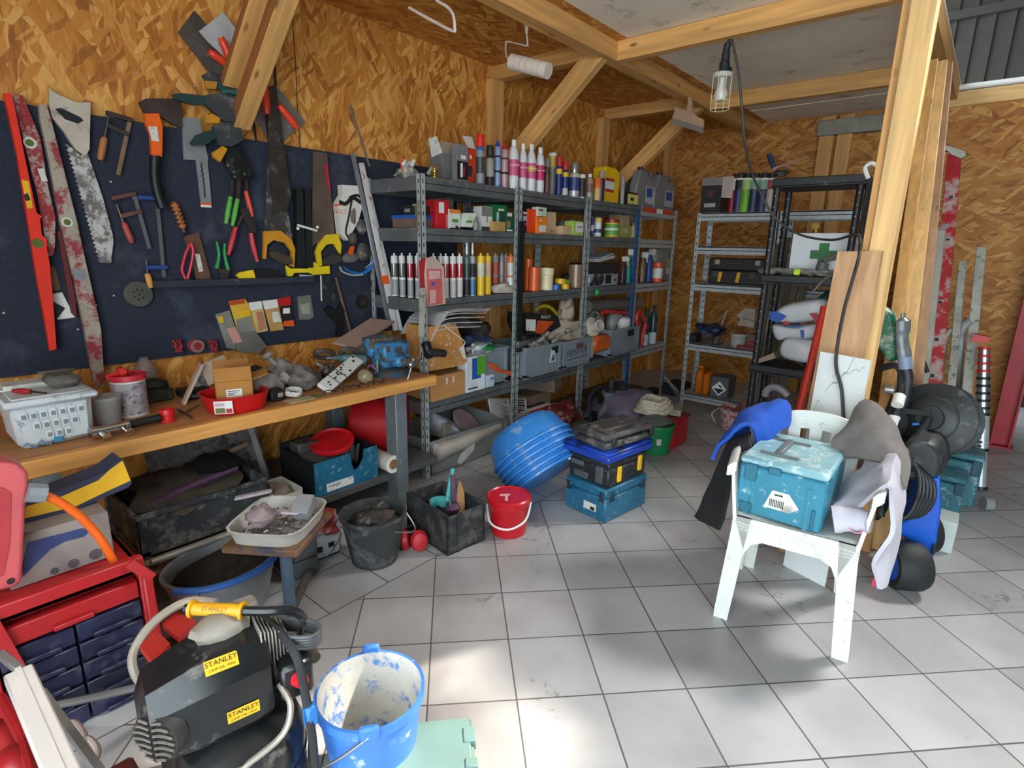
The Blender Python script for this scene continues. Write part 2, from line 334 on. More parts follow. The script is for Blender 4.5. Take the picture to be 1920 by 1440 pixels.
# hall beyond: ribbed steel cladding, roof with an opening for daylight
CLAD = mat('36342e', .6, .1, .15, 6)
b = MB(); b.box(-.06, 9.6, 0, 8, 9.66, 5.5)
for i in range(42): b.bar((-.0 + i * .19, 9.59, 0), (-.0 + i * .19, 9.59, 5.5), .05, .035, (0, 1, 0))
for z in (3.1, 4.35): b.box(-.06, 9.5, z, 8, 9.57, z + .1)
struct('wall_hall', b, CLAD)
b = MB(); b.box(8, -1.26, 0, 8.06, 9.66, 5.5); struct('wall_far', b, CLAD)
HOLES = [(4.40, 5.93, 4.58, 6.17), (4.52, 5.3, 4.97, 5.83), (4.63, 5.8, 4.97, 6.13), (4.0, 5.2, 4.12, 5.32), (4.3, 5.4, 4.42, 5.8)]      # rooflights
b = MB(); X0, Y0, X1, Y1 = 3.9, 5.1, 5.1, 6.9; b.box(-.06, -1.26, 5.5, 8.06, Y0, 5.56); b.box(-.06, Y1, 5.5, 8.06, 9.66, 5.56); b.box(-.06, Y0, 5.5, X0, Y1, 5.56); b.box(X1, Y0, 5.5, 8.06, Y1, 5.56)
for i in range(30):
    for j in range(45):
        x, y = X0 + .04 * i, Y0 + .04 * j; cx, cy = x + .02, y + .02
        if any(h[0] < cx < h[2] and h[1] < cy < h[3] for h in HOLES) or (5.5 < cy < 6.22 and abs(cx - (4.1 + (cy - 5.59) * .517)) < .045): continue
        b.raw([(x, y, 5.5), (x + .04, y, 5.5), (x + .04, y + .04, 5.5), (x, y + .04, 5.5)], [(0, 1, 2, 3)])
struct('ceiling_hall', b, CLAD)
# workshop ceiling: strand board along the wall, grey cement boards beyond
b = MB(); b.box(0, -1.2, 2.82, 1.1, 6.6, 2.84); struct('ceiling_strand_board', b, OSBC)
CEM = mat('ebddc8', .85, 0, .06, 2.2, 'c0b29c', .12, 5)
b = MB()
for y0, y1 in ((-1.2, 1.19), (1.2, 3.59), (3.6, 5.99), (6.0, 6.6)): b.box(1.1, y0, 2.822, 2.72, y1, 2.835)
struct('ceiling', b, CEM)
NTRIM = [0]
def trim(f, m):
    NTRIM[0] += 1; b = MB(); f(b); return struct("trim_%d" % NTRIM[0], b, m)
trim(lambda b: b.box(.93, -1.2, 2.70, 1.03, 6.6, 2.82, .004), PY)                # long beam
for y in (-.15, 1.42, 3.45, 5.1):
    trim(lambda b: b.box(.0, y, 2.72, .93, y + .1, 2.82, .003), PX)               # joists by the wall
    if y > 3: trim(lambda b: b.box(1.03, y + .1, 2.70, 2.70, y + .17, 2.82, .003), PX)  # joists under the grey boards
trim(lambda b: b.box(2.62, 3.3, 2.7, 2.72, 6.6, 2.82, .003), PY)
for y0, y1 in ((3.39, 3.52), (4.97, 5.1), (6.44, 6.6)): trim(lambda b: b.box(0, y0, 0, .07, y1, 2.72, .003), PZ)
for x in (1.62, 1.78): trim(lambda b: b.box(x, 6.54, 0, x + .13, 6.6, 2.8, .003), PZ)
trim(lambda b: b.box(1.6, 6.5, 2.62, 2.6, 6.6, 2.76, .003), mat('8c8579', .7))
PBR = pine('pine_brace', (214, 160, 94), 2)
def brace(p, q, up, wd=.1, th=.075, side=None):
    p, q = V(p), V(q); d = (q - p).normalized(); y = V((0, 1, 0)); x = y.cross(d); NTRIM[0] += 1; b = MB(); L = (q - p).length; b.box(-wd / 2, -th / 2, 0, wd / 2, th / 2, L, .003)
    o = struct('trim_%d' % NTRIM[0], b, PBR); o.matrix_basis = Tm(p, x, y, d)
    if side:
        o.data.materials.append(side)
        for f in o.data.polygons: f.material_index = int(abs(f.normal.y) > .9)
brace((.07, 3.47, 2.02), (.98, 3.47, 2.78), (-.64, 0, .77), .13)
brace((.07, 5.12, 2.02), (.98, 5.12, 2.78), (-.64, 0, .77), .13)
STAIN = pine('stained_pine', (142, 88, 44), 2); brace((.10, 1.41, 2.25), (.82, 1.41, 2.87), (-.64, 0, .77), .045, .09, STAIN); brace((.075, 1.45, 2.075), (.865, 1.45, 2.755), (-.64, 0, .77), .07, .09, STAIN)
# right-hand partition head beam, conduit and red steel column
trim(lambda b: b.box(2.62, 5.98, 2.65, 3.46, 6.06, 2.76, .003), pine('pine_head', (220, 178, 116), 0))
trim(lambda b: b.cyl((2.6, 5.99, 2.79), (4.6, 5.99, 2.78), .022), WHITE)
def column(b):
    b.box(3.385, 5.78, 0, 3.40, 5.9, 3.2); b.box(3.50, 5.78, 0, 3.515, 5.9, 3.2); b.box(3.40, 5.832, 0, 3.50, 5.848, 3.2); b.box(3.37, 5.75, 0, 3.53, 5.93, .012)
trim(column, mat('a01c28', .5, 0, .12))
# ------------------------------------------------------------ tool board, bench
A1, A2, A3, A4, A5, A6 = crop(0, 130, 420), crop(0, 420, 420), crop(300, 0, 420), crop(370, 240, 420), crop(370, 480, 420), crop(0, 620, 420)
def wp(pts, x): return [onx(a, b, x) for a, b in pts]
def flat(b, pts, x, t, mi=None): b.prism(wp(pts, x), (t, 0, 0), mi)
def mid(pts, x): P = wp(pts, x); c = sum(P, V()) / len(P); return c
def wbar(b, p, q, x, wd, th, mi=0, bev=0):      # bar lying flat on a plane x = const
    b.mi = mi; P, Q = wp([p, q], x); b.bar(P, Q, wd, th, (1, 0, 0), bev)
def wdisc(b, p, x, r, t, mi=0, n=18): b.mi = mi; c = onx(*p, x); b.cyl(c, c + V((t, 0, 0)), r, n=n)
BX = .022
FELT = mat('262b3a', .95, 0, .18, 60, '3a3f4c', .12, 3)
SCREW = mat('c9c9c4', .35, .6)
b = MB(); b.box(.002, -1.0, .905, .02, 3.06, 2.02); bd = solo('tool_board', 'dark blue pin board on the wall behind the bench, hung with tools', 'board', b, FELT, (.01, 1, 1.4))
scr = [A1((1165, 40))[0], A1((1660, 150))[0], A1((940, 965))[0], A2((965, 612))[0], A2((660, 900))[0], A2((25, 760))[0], A2((815, 695))[0], A3((1640, 920))[0], A3((1760, 760))[0], A3((1270, 350))[0], A1((890, 395))[0], A1((1005, 410))[0], A1((1135, 1105))[0], A1((1255, 1110))[0]]
for i, p in enumerate(scr):
    b = MB(); c = onx(*p, .02 if onx(*p, 0).z < 2.02 else 0); b.cyl(c, c + V((.016, 0, 0)), .0018, n=6); b.cyl(c + V((.014, 0, 0)), c + V((.018, 0, 0)), .0045, n=10)
    b.build('screw', SCREW, bd)
ledge = MB(); ledge.box(.02, onx(287, 540, .05).y, 1.262, .075, onx(587, 533, .05).y, 1.297, .002)
solo('wall_ledge', 'narrow dark blue wooden ledge fixed across the tool board', 'ledge', ledge, mat('272c38', .8, 0, .2, 12, '5b4a3a', .1), (.02, onx(287, 540, .05).y, 1.262))
# bench
ben = thing('workbench', 'long wooden workbench under the tool board, pine front edge', 'workbench', (.4, 1.2, 0))
b = MB(); b.box(.0, .22, .685, .715, 2.15, .742, .004); b.build('bench_top', PB, ben)
b = MB(); b.box(.715, .22, .68, .755, 2.17, .744, .004); b.build('front_edge', PBE, ben)
LEGM = mat('6f7679', .5, .3, .15, 6, '8d8f8c', .12, 20)
for (x, y) in ((.70, 1.905), (.06, 1.905), (.70, .34), (.06, .34)):
    b = MB(); b.box(x - .05, y - .04, 0, x + .05, y + .04, .682, .004); b.box(x - .07, y - .06, 0, x + .07, y + .06, .008); b.build('leg', LEGM, ben)
b = MB(); b.box(.03, 1.12, .17, .72, 2.2, .215, .003); b.build('lower_shelf', mat('4f5150', .6, .1, .2), ben)
b = MB(); b.box(.03, .3, .17, .72, 1.11, .195, .003); b.box(.70, .28, .15, .745, 1.11, .20, .003); b.build('lower_shelf', mat('8d7c66', .7, 0, .3, 9, '4a433c', .2), ben)
# ------------------------------------------------------------ tools hung on the board
LV1 = mat('e0301a', .4, 0, .1); LV2 = mat('8f2326', .5, 0, .3, 9, 'a79a90', .28, 20); LV3 = mat('a89d8e', .55, .2, .2, 8, '93343a', .3, 16); VIAL = mat('5c6a35', .15, 0, .2)
b = MB(); T = thing('spirit_level', 'bright orange-red tapered spirit level hanging at the left end of the tool board', 'spirit level', mid(A1((200, 1200)), .02))
flat(b, A1((20, 212), (90, 222), (215, 830), (300, 1230), (345, 1260), (330, 1290), (345, 1420)) + A2((388, 130), (385, 200), (410, 330), (440, 640), (470, 1065), (415, 1078), (360, 760), (300, 450), (245, 100)) + A1((130, 720), (70, 430)), .045, .03)
b.build('body', LV1, T)
b = MB(); wdisc(b, A2((322, 165))[0], .074, .02, .003); b.build('vial', VIAL, T)
b = MB(); b.mi = 0; flat(b, A1((182, 945), (245, 960), (282, 1190), (235, 1195)), .0752, .0006); flat(b, A1((200, 1075), (238, 1060), (262, 1120), (222, 1130)), .0755, .0006, 1); b.build('sticker', [YEL, INK], T)
b = MB(); T = thing('spirit_level', 'scuffed dark red spirit level hanging beside the bright orange-red one', 'spirit level', mid(A1((300, 900)), .02))
flat(b, A1((95, 215), (185, 230), (335, 590), (400, 1000), (465, 1270)) + A2((462, 170), (450, 262), (405, 275)) + A1((370, 1420), (310, 1060), (215, 700)), .024, .02); b.build('body', LV2, T)
b = MB(); wdisc(b, A1((255, 630))[0], .044, .022, .003, 0); wdisc(b, A1((255, 630))[0], .047, .014, .002, 1); wbar(b, A1((345, 850))[0], A1((385, 960))[0], .045, .02, .003, 0); b.build('vial', [OFFW, VIAL], T)
b = MB(); T = thing('spirit_level', 'long weathered spirit level with worn red paint reaching down to the bench', 'spirit level', mid(A2((680, 500)), .02))
flat(b, A1((320, 310), (385, 310), (420, 430), (490, 700), (650, 1330)) + A2((665, 80), (720, 330), (760, 500), (850, 900), (882, 1385), (795, 1385), (700, 850), (620, 480), (540, 150)) + A1((500, 1300), (410, 800), (330, 430)), .03, .03); b.build('body', LV3, T)
b = MB(); wdisc(b, A1((575, 1310))[0], .06, .02, .003, 0); wdisc(b, A1((575, 1310))[0], .062, .013, .003, 1); flat(b, A2((625, 385), (718, 390), (735, 475), (640, 478)), .0605, .003, 2); b.build('vial', [OFFW, VIAL, GREY], T)
b = MB(); flat(b, A2((480, 60), (512, 60), (640, 640), (648, 800), (604, 760)), .022, .02); solo('spirit_level', 'narrow maroon level half hidden behind the long weathered one', 'spirit level', b, mat('5e1c22', .5, 0, .2), mid(A2((560, 400)), .02))
b = MB(); flat(b, A2((425, 355), (470, 370), (520, 560), (430, 580)), .021, .004, 1); flat(b, A2((432, 600), (530, 585), (640, 800), (490, 820), (470, 700)), .021, .003, 0); flat(b, A2((450, 660), (560, 720), (490, 810)), .0245, .001, 2)
solo('leaflet', 'white and black card tucked behind the levels on the board', 'card', b, [PAPER, BROWN, INK], mid(A2((530, 700)), .02))
# bow-handled handsaw with big teeth
T = thing('handsaw', 'large handsaw with pale worn wooden handle and coarse white-dusted teeth', 'handsaw', mid(A1((750, 900)), .02))
b = MB(); flat(b, A1((415, 165), (470, 215), (640, 290), (765, 290), (755, 690), (720, 745), (640, 690), (590, 620), (540, 540), (440, 420), (410, 300)), .03, .022); b.build('handle', mat('bdb1a0', .6, 0, .15, 8, '8d8072', .15), T)
b = MB(); flat(b, A1((470, 340), (520, 330), (690, 410), (715, 440), (670, 465), (560, 430)), .0525, .0008); b.build('grip_hole', mat('20222a', .9), T)
L0 = A1((575, 640))[0]; L1 = A2((862, 335))[0]; teeth = []
for i in range(27):
    t = i / 27; x, y = L0[0] + (L1[0] - L0[0]) * t, L0[1] + (L1[1] - L0[1]) * t; teeth += [(x, y), (x - 3.6, y + 2.6), (x + 1.6, y + 7)]
b = MB(); flat(b, teeth[::-1] + A1((690, 740), (740, 690), (880, 1100), (965, 1420)) + A2((970, 150), (950, 335)), .038, .003); b.build('blade', mat('807a75', .5, .5, .3, 10, 'd0cdc8', .34, 22), T)
# bar clamps
def clamp(label, rail, jaw, slide, screw, grip, mr, mj, mg):
    T = thing('bar_clamp', label, 'clamp', mid([rail[0], rail[1]], .02))
    b = MB(); wbar(b, *rail, .04, .017, .007); b.build('rail', mr, T)
    b = MB(); wbar(b, *jaw, .04, .02, .014, 0, .003); b.build('fixed_jaw', mj, T)
    b = MB(); wbar(b, *slide, .04, .02, .014, 0, .003); b.build('sliding_jaw', mj, T)
    b = MB(); P, Q = wp(screw, .04); b.cyl(P, Q, .005, n=8); b.build('screw', DSTEEL, T)
    b = MB(); P, Q = wp(grip, .04); d = Q - P; b.tube([P, P + d * .2, P + d * .7, Q], [.011, .014, .015, .012], 10); b.build('grip', mg, T)
WOODG = mat('a5683a', .5, 0, .2)
clamp('rusty bar clamp with bare wooden grip, upper one on the board', A1((1115, 430), (1010, 905)), A1((905, 370), (1135, 440)), A1((925, 480), (1110, 565)), A1((935, 400), (895, 590)), A1((895, 585), (858, 780)), mat('8a7058', .5, .4, .2), DSTEEL, WOODG)
clamp('bar clamp with brown jaws and faded red grip, below the wooden-gripped one', A1((1150, 1075)) + A2((1280, 212)), A1((955, 1108), (1165, 1062)), A1((1035, 1260), (1215, 1215)), A1((1000, 1160), (1060, 1320)), A1((1060, 1315)) + A2((1130, 160)), STEEL, mat('6e4c45', .5, .4, .2), mat('a8483e', .5, 0, .2))
clamp('bar clamp with blue jaws and yellow wooden grip beside the hatchet', A1((1345, 1130)) + A2((1405, 455)), A1((1180, 1095), (1370, 1110)), A2((1250, 370), (1440, 372)), A2((1252, 310), (1265, 430)), A2((1262, 425), (1295, 545)), STEEL, mat('2b4b8c', .45, .1), mat('c98d3a', .5))
# hatchet
T = thing('hatchet', 'hatchet hung head up, dark steel head, orange neck, black ribbed grip', 'hatchet', mid(A1((1330, 600)), .02))
b = MB(); flat(b, A1((1180, 285), (1240, 255), (1530, 255), (1545, 505), (1460, 470), (1380, 420), (1225, 375)), .03, .022); b.build('head', mat('4e423c', .5, .5, .2), T)
b = MB(); flat(b, A1((1225, 385), (1345, 385), (1378, 500), (1372, 752), (1285, 742), (1275, 560), (1232, 460)), .052, .026); flat(b, A1((1270, 490), (1345, 490), (1365, 620), (1300, 610)), .0785, .0008, 1); b.build('neck', [mat('e8621a', .4), OFFW], T)
b = MB(); P = wp(A1((1328, 745), (1325, 900), (1345, 1040), (1390, 1180)), .065); b.tube(P, [.022, .02, .021, .022], 10)
for i in range(14):
    t = i / 13; p = P[0].lerp(P[1], t * 3) if t < 1 / 3 else P[1].lerp(P[2], t * 3 - 1) if t < 2 / 3 else P[2].lerp(P[3], t * 3 - 2); b.cyl(p, p + V((0, .001, -.004)), .0245, n=12)
b.build('grip', BLK, T)
# scraper, pliers
T = thing('scraper', 'rusty flat scraper with black and orange twisted handle', 'scraper', mid(A2((1650, 300)), .02))
P = wp(A1((1480, 1130), (1580, 1400)), .045)
b = MB(); b.tube([P[0], P[0].lerp(P[1], .5), P[1]], [.013, .017, .014], 10); b.build('handle', mat('3a2a20', .5, 0, .3), T)
b = MB()
for i in range(6): p = P[0].lerp(P[1], .15 + i * .13); b.cyl(p + V((0, -.008, .012)), p + V((0, .008, -.004)), .0172, n=10)
b.build('grip_rings', mat('b5652a', .5), T)
b = MB(); flat(b, A2((1570, 110), (1700, 70), (1815, 500), (1680, 500), (1640, 300)), .035, .006); flat(b, A2((1668, 252), (1712, 260), (1742, 405), (1705, 410)), .0412, .0006, 1); b.build('blade', [mat('6a4a38', .55, .3, .25), OFFW], T)
T = thing('pliers', 'pliers with thin red grips hanging against the rusty scraper', 'pliers', mid(A2((1600, 300)), .02))
for pts in (((1640, 160), (1600, 230), (1570, 330), (1560, 400), (1590, 470)), ((1640, 170), (1655, 240), (1640, 340), (1620, 420), (1605, 470))):
    b = MB(); b.tube(wp(A2(*pts), .07), .007, 8); b.build('grip', mat('c4283a', .4), T)
b = MB(); flat(b, A2((1575, 450), (1625, 450), (1620, 495), (1580, 490)), .062, .012); b.build('jaws', DSTEEL, T)
T = thing('backing_disc', 'grey steel disc with a ring of small holes screwed to the board', 'disc', mid(A2((1180, 600)), .02))
b = MB(); c = onx(*A2((1180, 600))[0], .022); r = .062
b.T = MT(c) @ MR(PI / 2, 4, 'Y'); b.lathe([(r, 0), (r, .018), (r * .93, .022), (.001, .022)], n=28); b.build('plate', mat('57584f', .5, .4, .15), T)
b = MB()
for k in range(7): a = k * .9; q = c + V((.0225, .024 * cos(a), .024 * sin(a))) if k else c + V((.0225, 0, 0)); b.cyl(q, q + V((.0008, 0, 0)), .005, n=8)
b.build('holes', INK, T)
# plastering trowels
HAND = mat('d8401f', .4, 0, .12)
def trowel(label, plate, h0, h1, x, m, posts=True):
    T = thing('plastering_trowel', label, 'trowel', mid(plate, .01)); b = MB(); flat(b, plate, x, .003); b.build('plate', m, T)
    b = MB(); P, Q = wp([h0, h1], x + .05); d = Q - P; b.tube([P, P + d * .3, P + d * .7, Q], [.016, .02, .021, .015], 10); b.build('handle', HAND, T)
    b = MB()
    for t in (.15, .85): p = P + d * t; b.cyl((x + .003, p.y, p.z), p, .008, n=8)
    b.build('mount', STEEL, T)
trowel('broad dull grey plastering trowel behind the shiny one, left of the timber brace', A3((150, 280), (290, 92), (640, 470), (600, 690), (400, 600)), A3((420, 440))[0], A3((590, 560))[0], .015, mat('635b55', .5, .5, .25))
trowel('shiny square plastering trowel with red handle, left of the timber brace', A3((330, 270), (540, 105), (700, 315), (560, 500), (410, 362)), A3((520, 320))[0], A3((610, 520))[0], .055, mat('c3c5c6', .35, .25))
trowel('plastering trowel with red handle and grey blade, right of the timber brace', A3((985, 720), (1240, 1040), (1175, 1120), (1150, 1120), (1060, 1200), (960, 1090)), A3((1020, 900))[0], A3((1180, 1100))[0], .03, mat('8d8a88', .4, .6, .15))
trowel('older pinkish steel trowel with red handle, half hidden behind the hanging blades', A3((770, 930), (850, 840), (1010, 1120), (920, 1210)), A3((890, 680))[0], A3((920, 980))[0], .015, mat('7d6a66', .5, .4, .2))
# quick-action clamps
GB = mat('1f3b3a', .5, 0, .2); GD = mat('3a3d40', .5, .1, .25, 10, '6c6a66', .1)
def quick(label, handle, body, jaw, trig, rail, x):
    T = thing('quick_clamp', label, 'clamp', mid(body, .02))
    b = MB(); flat(b, body, x, .03); b.build('body', GD, T)
    b = MB(); flat(b, handle, x, .028); b.build('handle', GB, T)
    b = MB(); flat(b, jaw, x, .03); b.build('jaw', mat('2c5a54', .5, 0, .2), T)
    b = MB(); flat(b, trig, x + .01, .026); b.build('trigger', mat('c58a1e', .45), T)
    b = MB(); wbar(b, *rail, x - .006, .018, .006); b.build('rail', DSTEEL, T)
quick('upper of the two quick-action clamps with green jaws on the timber brace', A3((95, 815), (150, 805), (400, 830), (380, 905), (280, 905), (120, 860)), A3((380, 820), (560, 800), (700, 850), (720, 1000), (600, 1050), (520, 1040), (370, 900)), A3((500, 780), (700, 770), (745, 830), (700, 870), (540, 830)), A3((370, 1000), (430, 980), (500, 1020), (480, 1060), (390, 1060)), A3((690, 740), (660, 1100)), .10)
quick('lower of the two quick-action clamps, hanging below the upper one', A3((250, 1230), (300, 1160), (440, 1110), (470, 1180), (400, 1230), (280, 1255)), A3((440, 1090), (520, 1050), (660, 1060), (700, 1200), (600, 1260), (480, 1250)), A3((670, 905), (720, 920), (700, 990), (660, 980)), A3((440, 1310), (520, 1255), (560, 1280), (500, 1390), (450, 1350)), A3((560, 1020), (600, 1330)), .075)
b = MB(); flat(b, A3((350, 650), (410, 620), (550, 660), (540, 700), (460, 720), (380, 700)), .05, .03, 0); flat(b, A3((370, 700), (470, 710), (460, 770), (380, 770)), .05, .03, 1); flat(b, A3((480, 700), (580, 700), (570, 780), (480, 770)), .05, .03, 2)
solo('spring_clamp', 'small spring clamp with orange and green pads above the quick-action clamps', 'clamp', b, [GD, mat('b5812a', .5), mat('2c5a54', .5)], mid(A3((450, 700)), .03))
# snips and cutters
T = thing('tin_snips', 'large snips with riveted black jaw block and bright green grips', 'snips', mid(A4((300, 400)), .02))
b = MB(); flat(b, A4((210, 200), (240, 180), (330, 160), (470, 395), (440, 430), (320, 455), (240, 340)), .06, .02); b.build('jaw_block', mat('1b1b1c', .5, .3, .3, 12, '4d4a46', .15), T)
for p in ((260, 320), (312, 378), (402, 395), (318, 420)):
    b = MB(); wdisc(b, A4(p)[0], .08, .006, .003, 0, 10); b.build('rivet', STEEL, T)
for pts, g in ((((290, 450), (285, 590)), ((285, 590), (245, 820))), (((350, 450), (345, 610)), ((345, 610), (300, 840)))):
    b = MB(); wbar(b, *A4(*pts), .065, .02, .012); b.build('arm', DSTEEL, T)
    b = MB(); P, Q = wp(A4(*g), .071); b.tube([P, P.lerp(Q, .5), Q], [.011, .013, .010], 8); b.build('grip', mat('54a53b', .45), T)
T = thing('aviation_snips', 'snips with long red grips hanging open below the green-gripped ones', 'snips', mid(A4((400, 800)), .02))
b = MB(); flat(b, A4((350, 690), (420, 680), (500, 860), (490, 900), (440, 890), (400, 800)), .045, .016); b.build('jaws', mat('3b3735', .5, .4, .2), T)
for g in (((330, 850), (265, 1090)), ((460, 900), (475, 1000), (515, 1145))):
    b = MB(); P = wp(A4(*g), .053); P = P if len(P) > 2 else [P[0], P[0].lerp(P[1], .5), P[1]]; b.tube(P, [.012, .014, .010], 8); b.build('grip', mat('c2323c', .45), T)
b = MB(); P = wp(A4((415, 690), (340, 860)), .05); b.tube(P, .009, 6, False); b.build('arm', DSTEEL, T)
T = thing('pincers', 'pincers with orange-red grip hanging just right of the green snips', 'pincers', mid(A4((440, 640)), .02))
b = MB(); P, Q = wp(A4((415, 540), (470, 760)), .05); b.tube([P, P.lerp(Q, .5), Q], [.011, .013, .011], 8); b.build('grip', mat('d2442a', .45), T)
b = MB(); wbar(b, *A4((415, 440), (420, 560)), .05, .018, .012); b.build('arm', DSTEEL, T)
T = thing('pliers', 'small pliers with dark green grips standing on the ledge', 'pliers', mid(A4((200, 1100)), .02))
for g in (((165, 975), (185, 1090), (165, 1205)), ((235, 990), (235, 1090), (265, 1215))):
    b = MB(); b.tube(wp(A4(*g), .06), [.007, .009, .011], 8); b.build('grip', mat('15803f', .45), T)
b = MB(); flat(b, A4((165, 1205), (270, 1215), (250, 1290), (190, 1290)), .055, .014); b.build('jaws', DSTEEL, T)
# bit packet
T = thing('drill_bit_packet', 'clear hanging packet with a long masonry drill bit', 'packet', mid(A1((1700, 800)), .02))
b = MB(); flat(b, A1((1552, 420), (1700, 420), (1780, 780), (1570, 775)), .024, .012); flat(b, A1((1672, 760), (1770, 760), (1810, 1185), (1720, 1180)), .024, .01); b.build('plastic', mat('8f9092', .25, 0, .15, 14, alpha=.8), T)
b = MB(); flat(b, A1((1718, 1140), (1808, 1145), (1810, 1165), (1720, 1160)), .0345, .0006, 1); flat(b, A1((1720, 1160), (1810, 1165), (1810, 1185), (1722, 1180)), .0345, .0006, 0); b.build('card', [PAPER, ORANGE], T)
b = MB(); P = wp(A1((1722, 800), (1745, 960)), .036); b.tube([P[0].lerp(P[1], t / 12) + V((0, .004 * sin(t * 2), 0)) for t in range(13)], .003, 6); P2 = wp(A1((1745, 960), (1757, 1100)), .036); b.cyl(P2[0], P2[1], .003, n=6); b.build('bit', INK, T)
# long dark blades, saws
b = MB(); flat(b, A3((935, 735), (990, 735), (1010, 860), (1085, 1440)) + A4((800, 580), (765, 690), (650, 742), (600, 160)), .06, .006); flat(b, A3((965, 410), (985, 440), (1000, 740), (975, 740)), .062, .004)
solo('steel_rule', 'wide dark steel blade hanging over the yellow-handled saw', 'straightedge', b, mat('3f3833', .5, .4, .3, 10, '7a6f66', .15), mid(A4((700, 400)), .03))
b = MB(); flat(b, A3((870, 660), (905, 660), (965, 1240), (925, 1240)) + A4()[:0], .05, .005); flat(b, A3((770, 940), (800, 940), (830, 1210), (815, 1215)), .04, .004, 0)
solo('steel_rule', 'narrow black strap of steel hanging left of the wide dark blade', 'straightedge', b, mat('2a2725', .5, .4, .3), mid(A3((900, 900)), .03))
def handsaw(label, blade, frame, hole, grip, mb, mf, mg, x):
    T = thing('handsaw', label, 'handsaw', mid(blade, .02)); b = MB(); flat(b, blade, x, .003); b.build('blade', mb, T)
    b = MB(); flat(b, frame, x - .006, .02); b.build('handle', mf, T); b = MB(); flat(b, hole, x + .0145, .0006); b.build('grip_hole', mat('20232c', .9), T)
    b = MB(); flat(b, grip, x - .008, .026); b.build('grip', mg, T)
handsaw('handsaw with dark dusty blade and orange-yellow handle below the straightedges', A4((600, 300), (640, 300), (770, 700), (820, 980), (720, 880), (575, 880)), A4((560, 885), (700, 880), (790, 950), (825, 1040), (815, 1195), (785, 1185), (795, 1060), (740, 985), (640, 960), (585, 1000), (575, 1120), (555, 1120)), A4((610, 1020), (680, 985), (760, 1030), (780, 1090), (720, 1110), (640, 1080)), A4((600, 1060), (660, 1060), (790, 1110), (800, 1170), (700, 1160), (620, 1110)), mat('4b4744', .5, .4, .3, 8, 'a39f9a', .18, 14), mat('c98a22', .45, 0, .15), mat('4a3a2c', .6), .05)
handsaw('handsaw with brown rusty blade and yellow-black handle, nearest the shelves', A4((990, 200), (1110, 215), (1175, 905), (1080, 940), (980, 1020)), A4((1090, 915), (1190, 908), (1220, 1000), (1215, 1080), (1190, 1060), (1160, 990), (1090, 1000), (1045, 1060), (1055, 1180), (1020, 1180), (1000, 1060), (1030, 990)), A4((1060, 1080), (1110, 1020), (1170, 1010), (1200, 1060), (1190, 1100), (1100, 1130)), A4((1060, 1130), (1130, 1090), (1210, 1085), (1225, 1130), (1170, 1165), (1070, 1172)), mat('6b5a4e', .5, .4, .2), mat('dcbc1e', .45, 0, .12), mat('3b3a35', .6), .04)
b = MB(); flat(b, A4((1085, 315), (1112, 310), (1140, 535), (1125, 540)), .046, .004); solo('red_guide', 'thin red plastic guard beside the rusty handsaw', 'guard', b, mat('b3283c', .45), mid(A4((1110, 420)), .03))
T = thing('hacksaw', 'yellow hacksaw frame lying along the top of the ledge', 'hacksaw', mid(A4((940, 1210)), .02))
b = MB(); flat(b, A4((750, 1178), (790, 1205), (940, 1205), (975, 1140), (1010, 1160), (1040, 1190), (1120, 1180), (1125, 1248), (985, 1258), (945, 1238), (820, 1240), (800, 1270), (765, 1270)), .05, .016); b.build('frame', mat('e0c41a', .45), T)
b = MB(); flat(b, A4((870, 1255), (985, 1262), (965, 1310), (880, 1300)), .055, .012); b.build('blade_pack', CLOUD, T)
T = thing('tool_holder', 'tall dark green-black plastic tool holder between the two yellow-handled saws', 'holder', mid(A4((880, 850)), .02))
b = MB(); flat(b, A4((815, 520), (870, 515), (895, 1190), (825, 1180)), .03, .045); flat(b, A4((890, 520), (935, 520), (965, 1195), (905, 1195)), .03, .04); b.build('sleeves', mat('171c1b', .5, 0, .3), T)
b = MB(); P = wp(A4((858, 832), (940, 855), (1025, 880)), .085); b.tube(P, .007, 8); P = wp(A4((862, 860), (1030, 850)), .09); b.ball(P[0], .009); b.ball(P[1], .009); b.build('catch', WHITE, T)
T = thing('utility_knife', 'folding saw knife with yellow body and black grip lying on the ledge', 'knife', mid(A4((500, 1260)), .02))
b = MB(); flat(b, A4((320, 1262), (350, 1238), (465, 1215), (485, 1285), (375, 1305)), .05, .02); b.build('body', mat('e6c21c', .45), T)
b = MB(); flat(b, A4((465, 1213), (560, 1205), (680, 1230), (690, 1280), (560, 1290), (485, 1285)), .048, .024); b.build('grip', BLK, T)
b = MB(); flat(b, A4((375, 1305), (480, 1286), (600, 1300), (560, 1310)), .058, .004); b.build('blade', STEEL, T)
# white carton with orange lettering, ear defenders, goggles
T = thing('profile_carton', 'white tapered plastic carton with orange lettering, right of the handsaws', 'carton', mid(A4((1260, 700)), .02))
b = MB(); flat(b, A4((1200, 490), (1355, 500), (1350, 572), (1385, 640), (1340, 800), (1250, 965), (1190, 905), (1160, 650), (1205, 575)), .03, .05); b.build('body', mat('d8d2c8', .5, 0, .06), T)
b = MB(); c = onx(*A4((1226, 717))[0], .0805); b.text('GÖLZ', ywall(c), .034, 0); flat(b, A4((1165, 655), (1240, 650), (1240, 664), (1165, 672)), .0803, .0006, 0); b.build('lettering', mat('d9591f', .5), T)
T = thing('ear_defenders', 'dusty black ear defenders with orange label hanging by the carton', 'ear defenders', mid(A4((1350, 900)), .02))
for p, rr in (((1410, 850), .038), ((1420, 1060), .046), ((1330, 950), .03)):
    b = MB(); b.ball(onx(*A4(p)[0], .09), .03, rr, rr * 1.25, 16, .06, p[0]); b.build('cup', mat('4a4541', .6, 0, .25, 12, '857c72', .2), T)
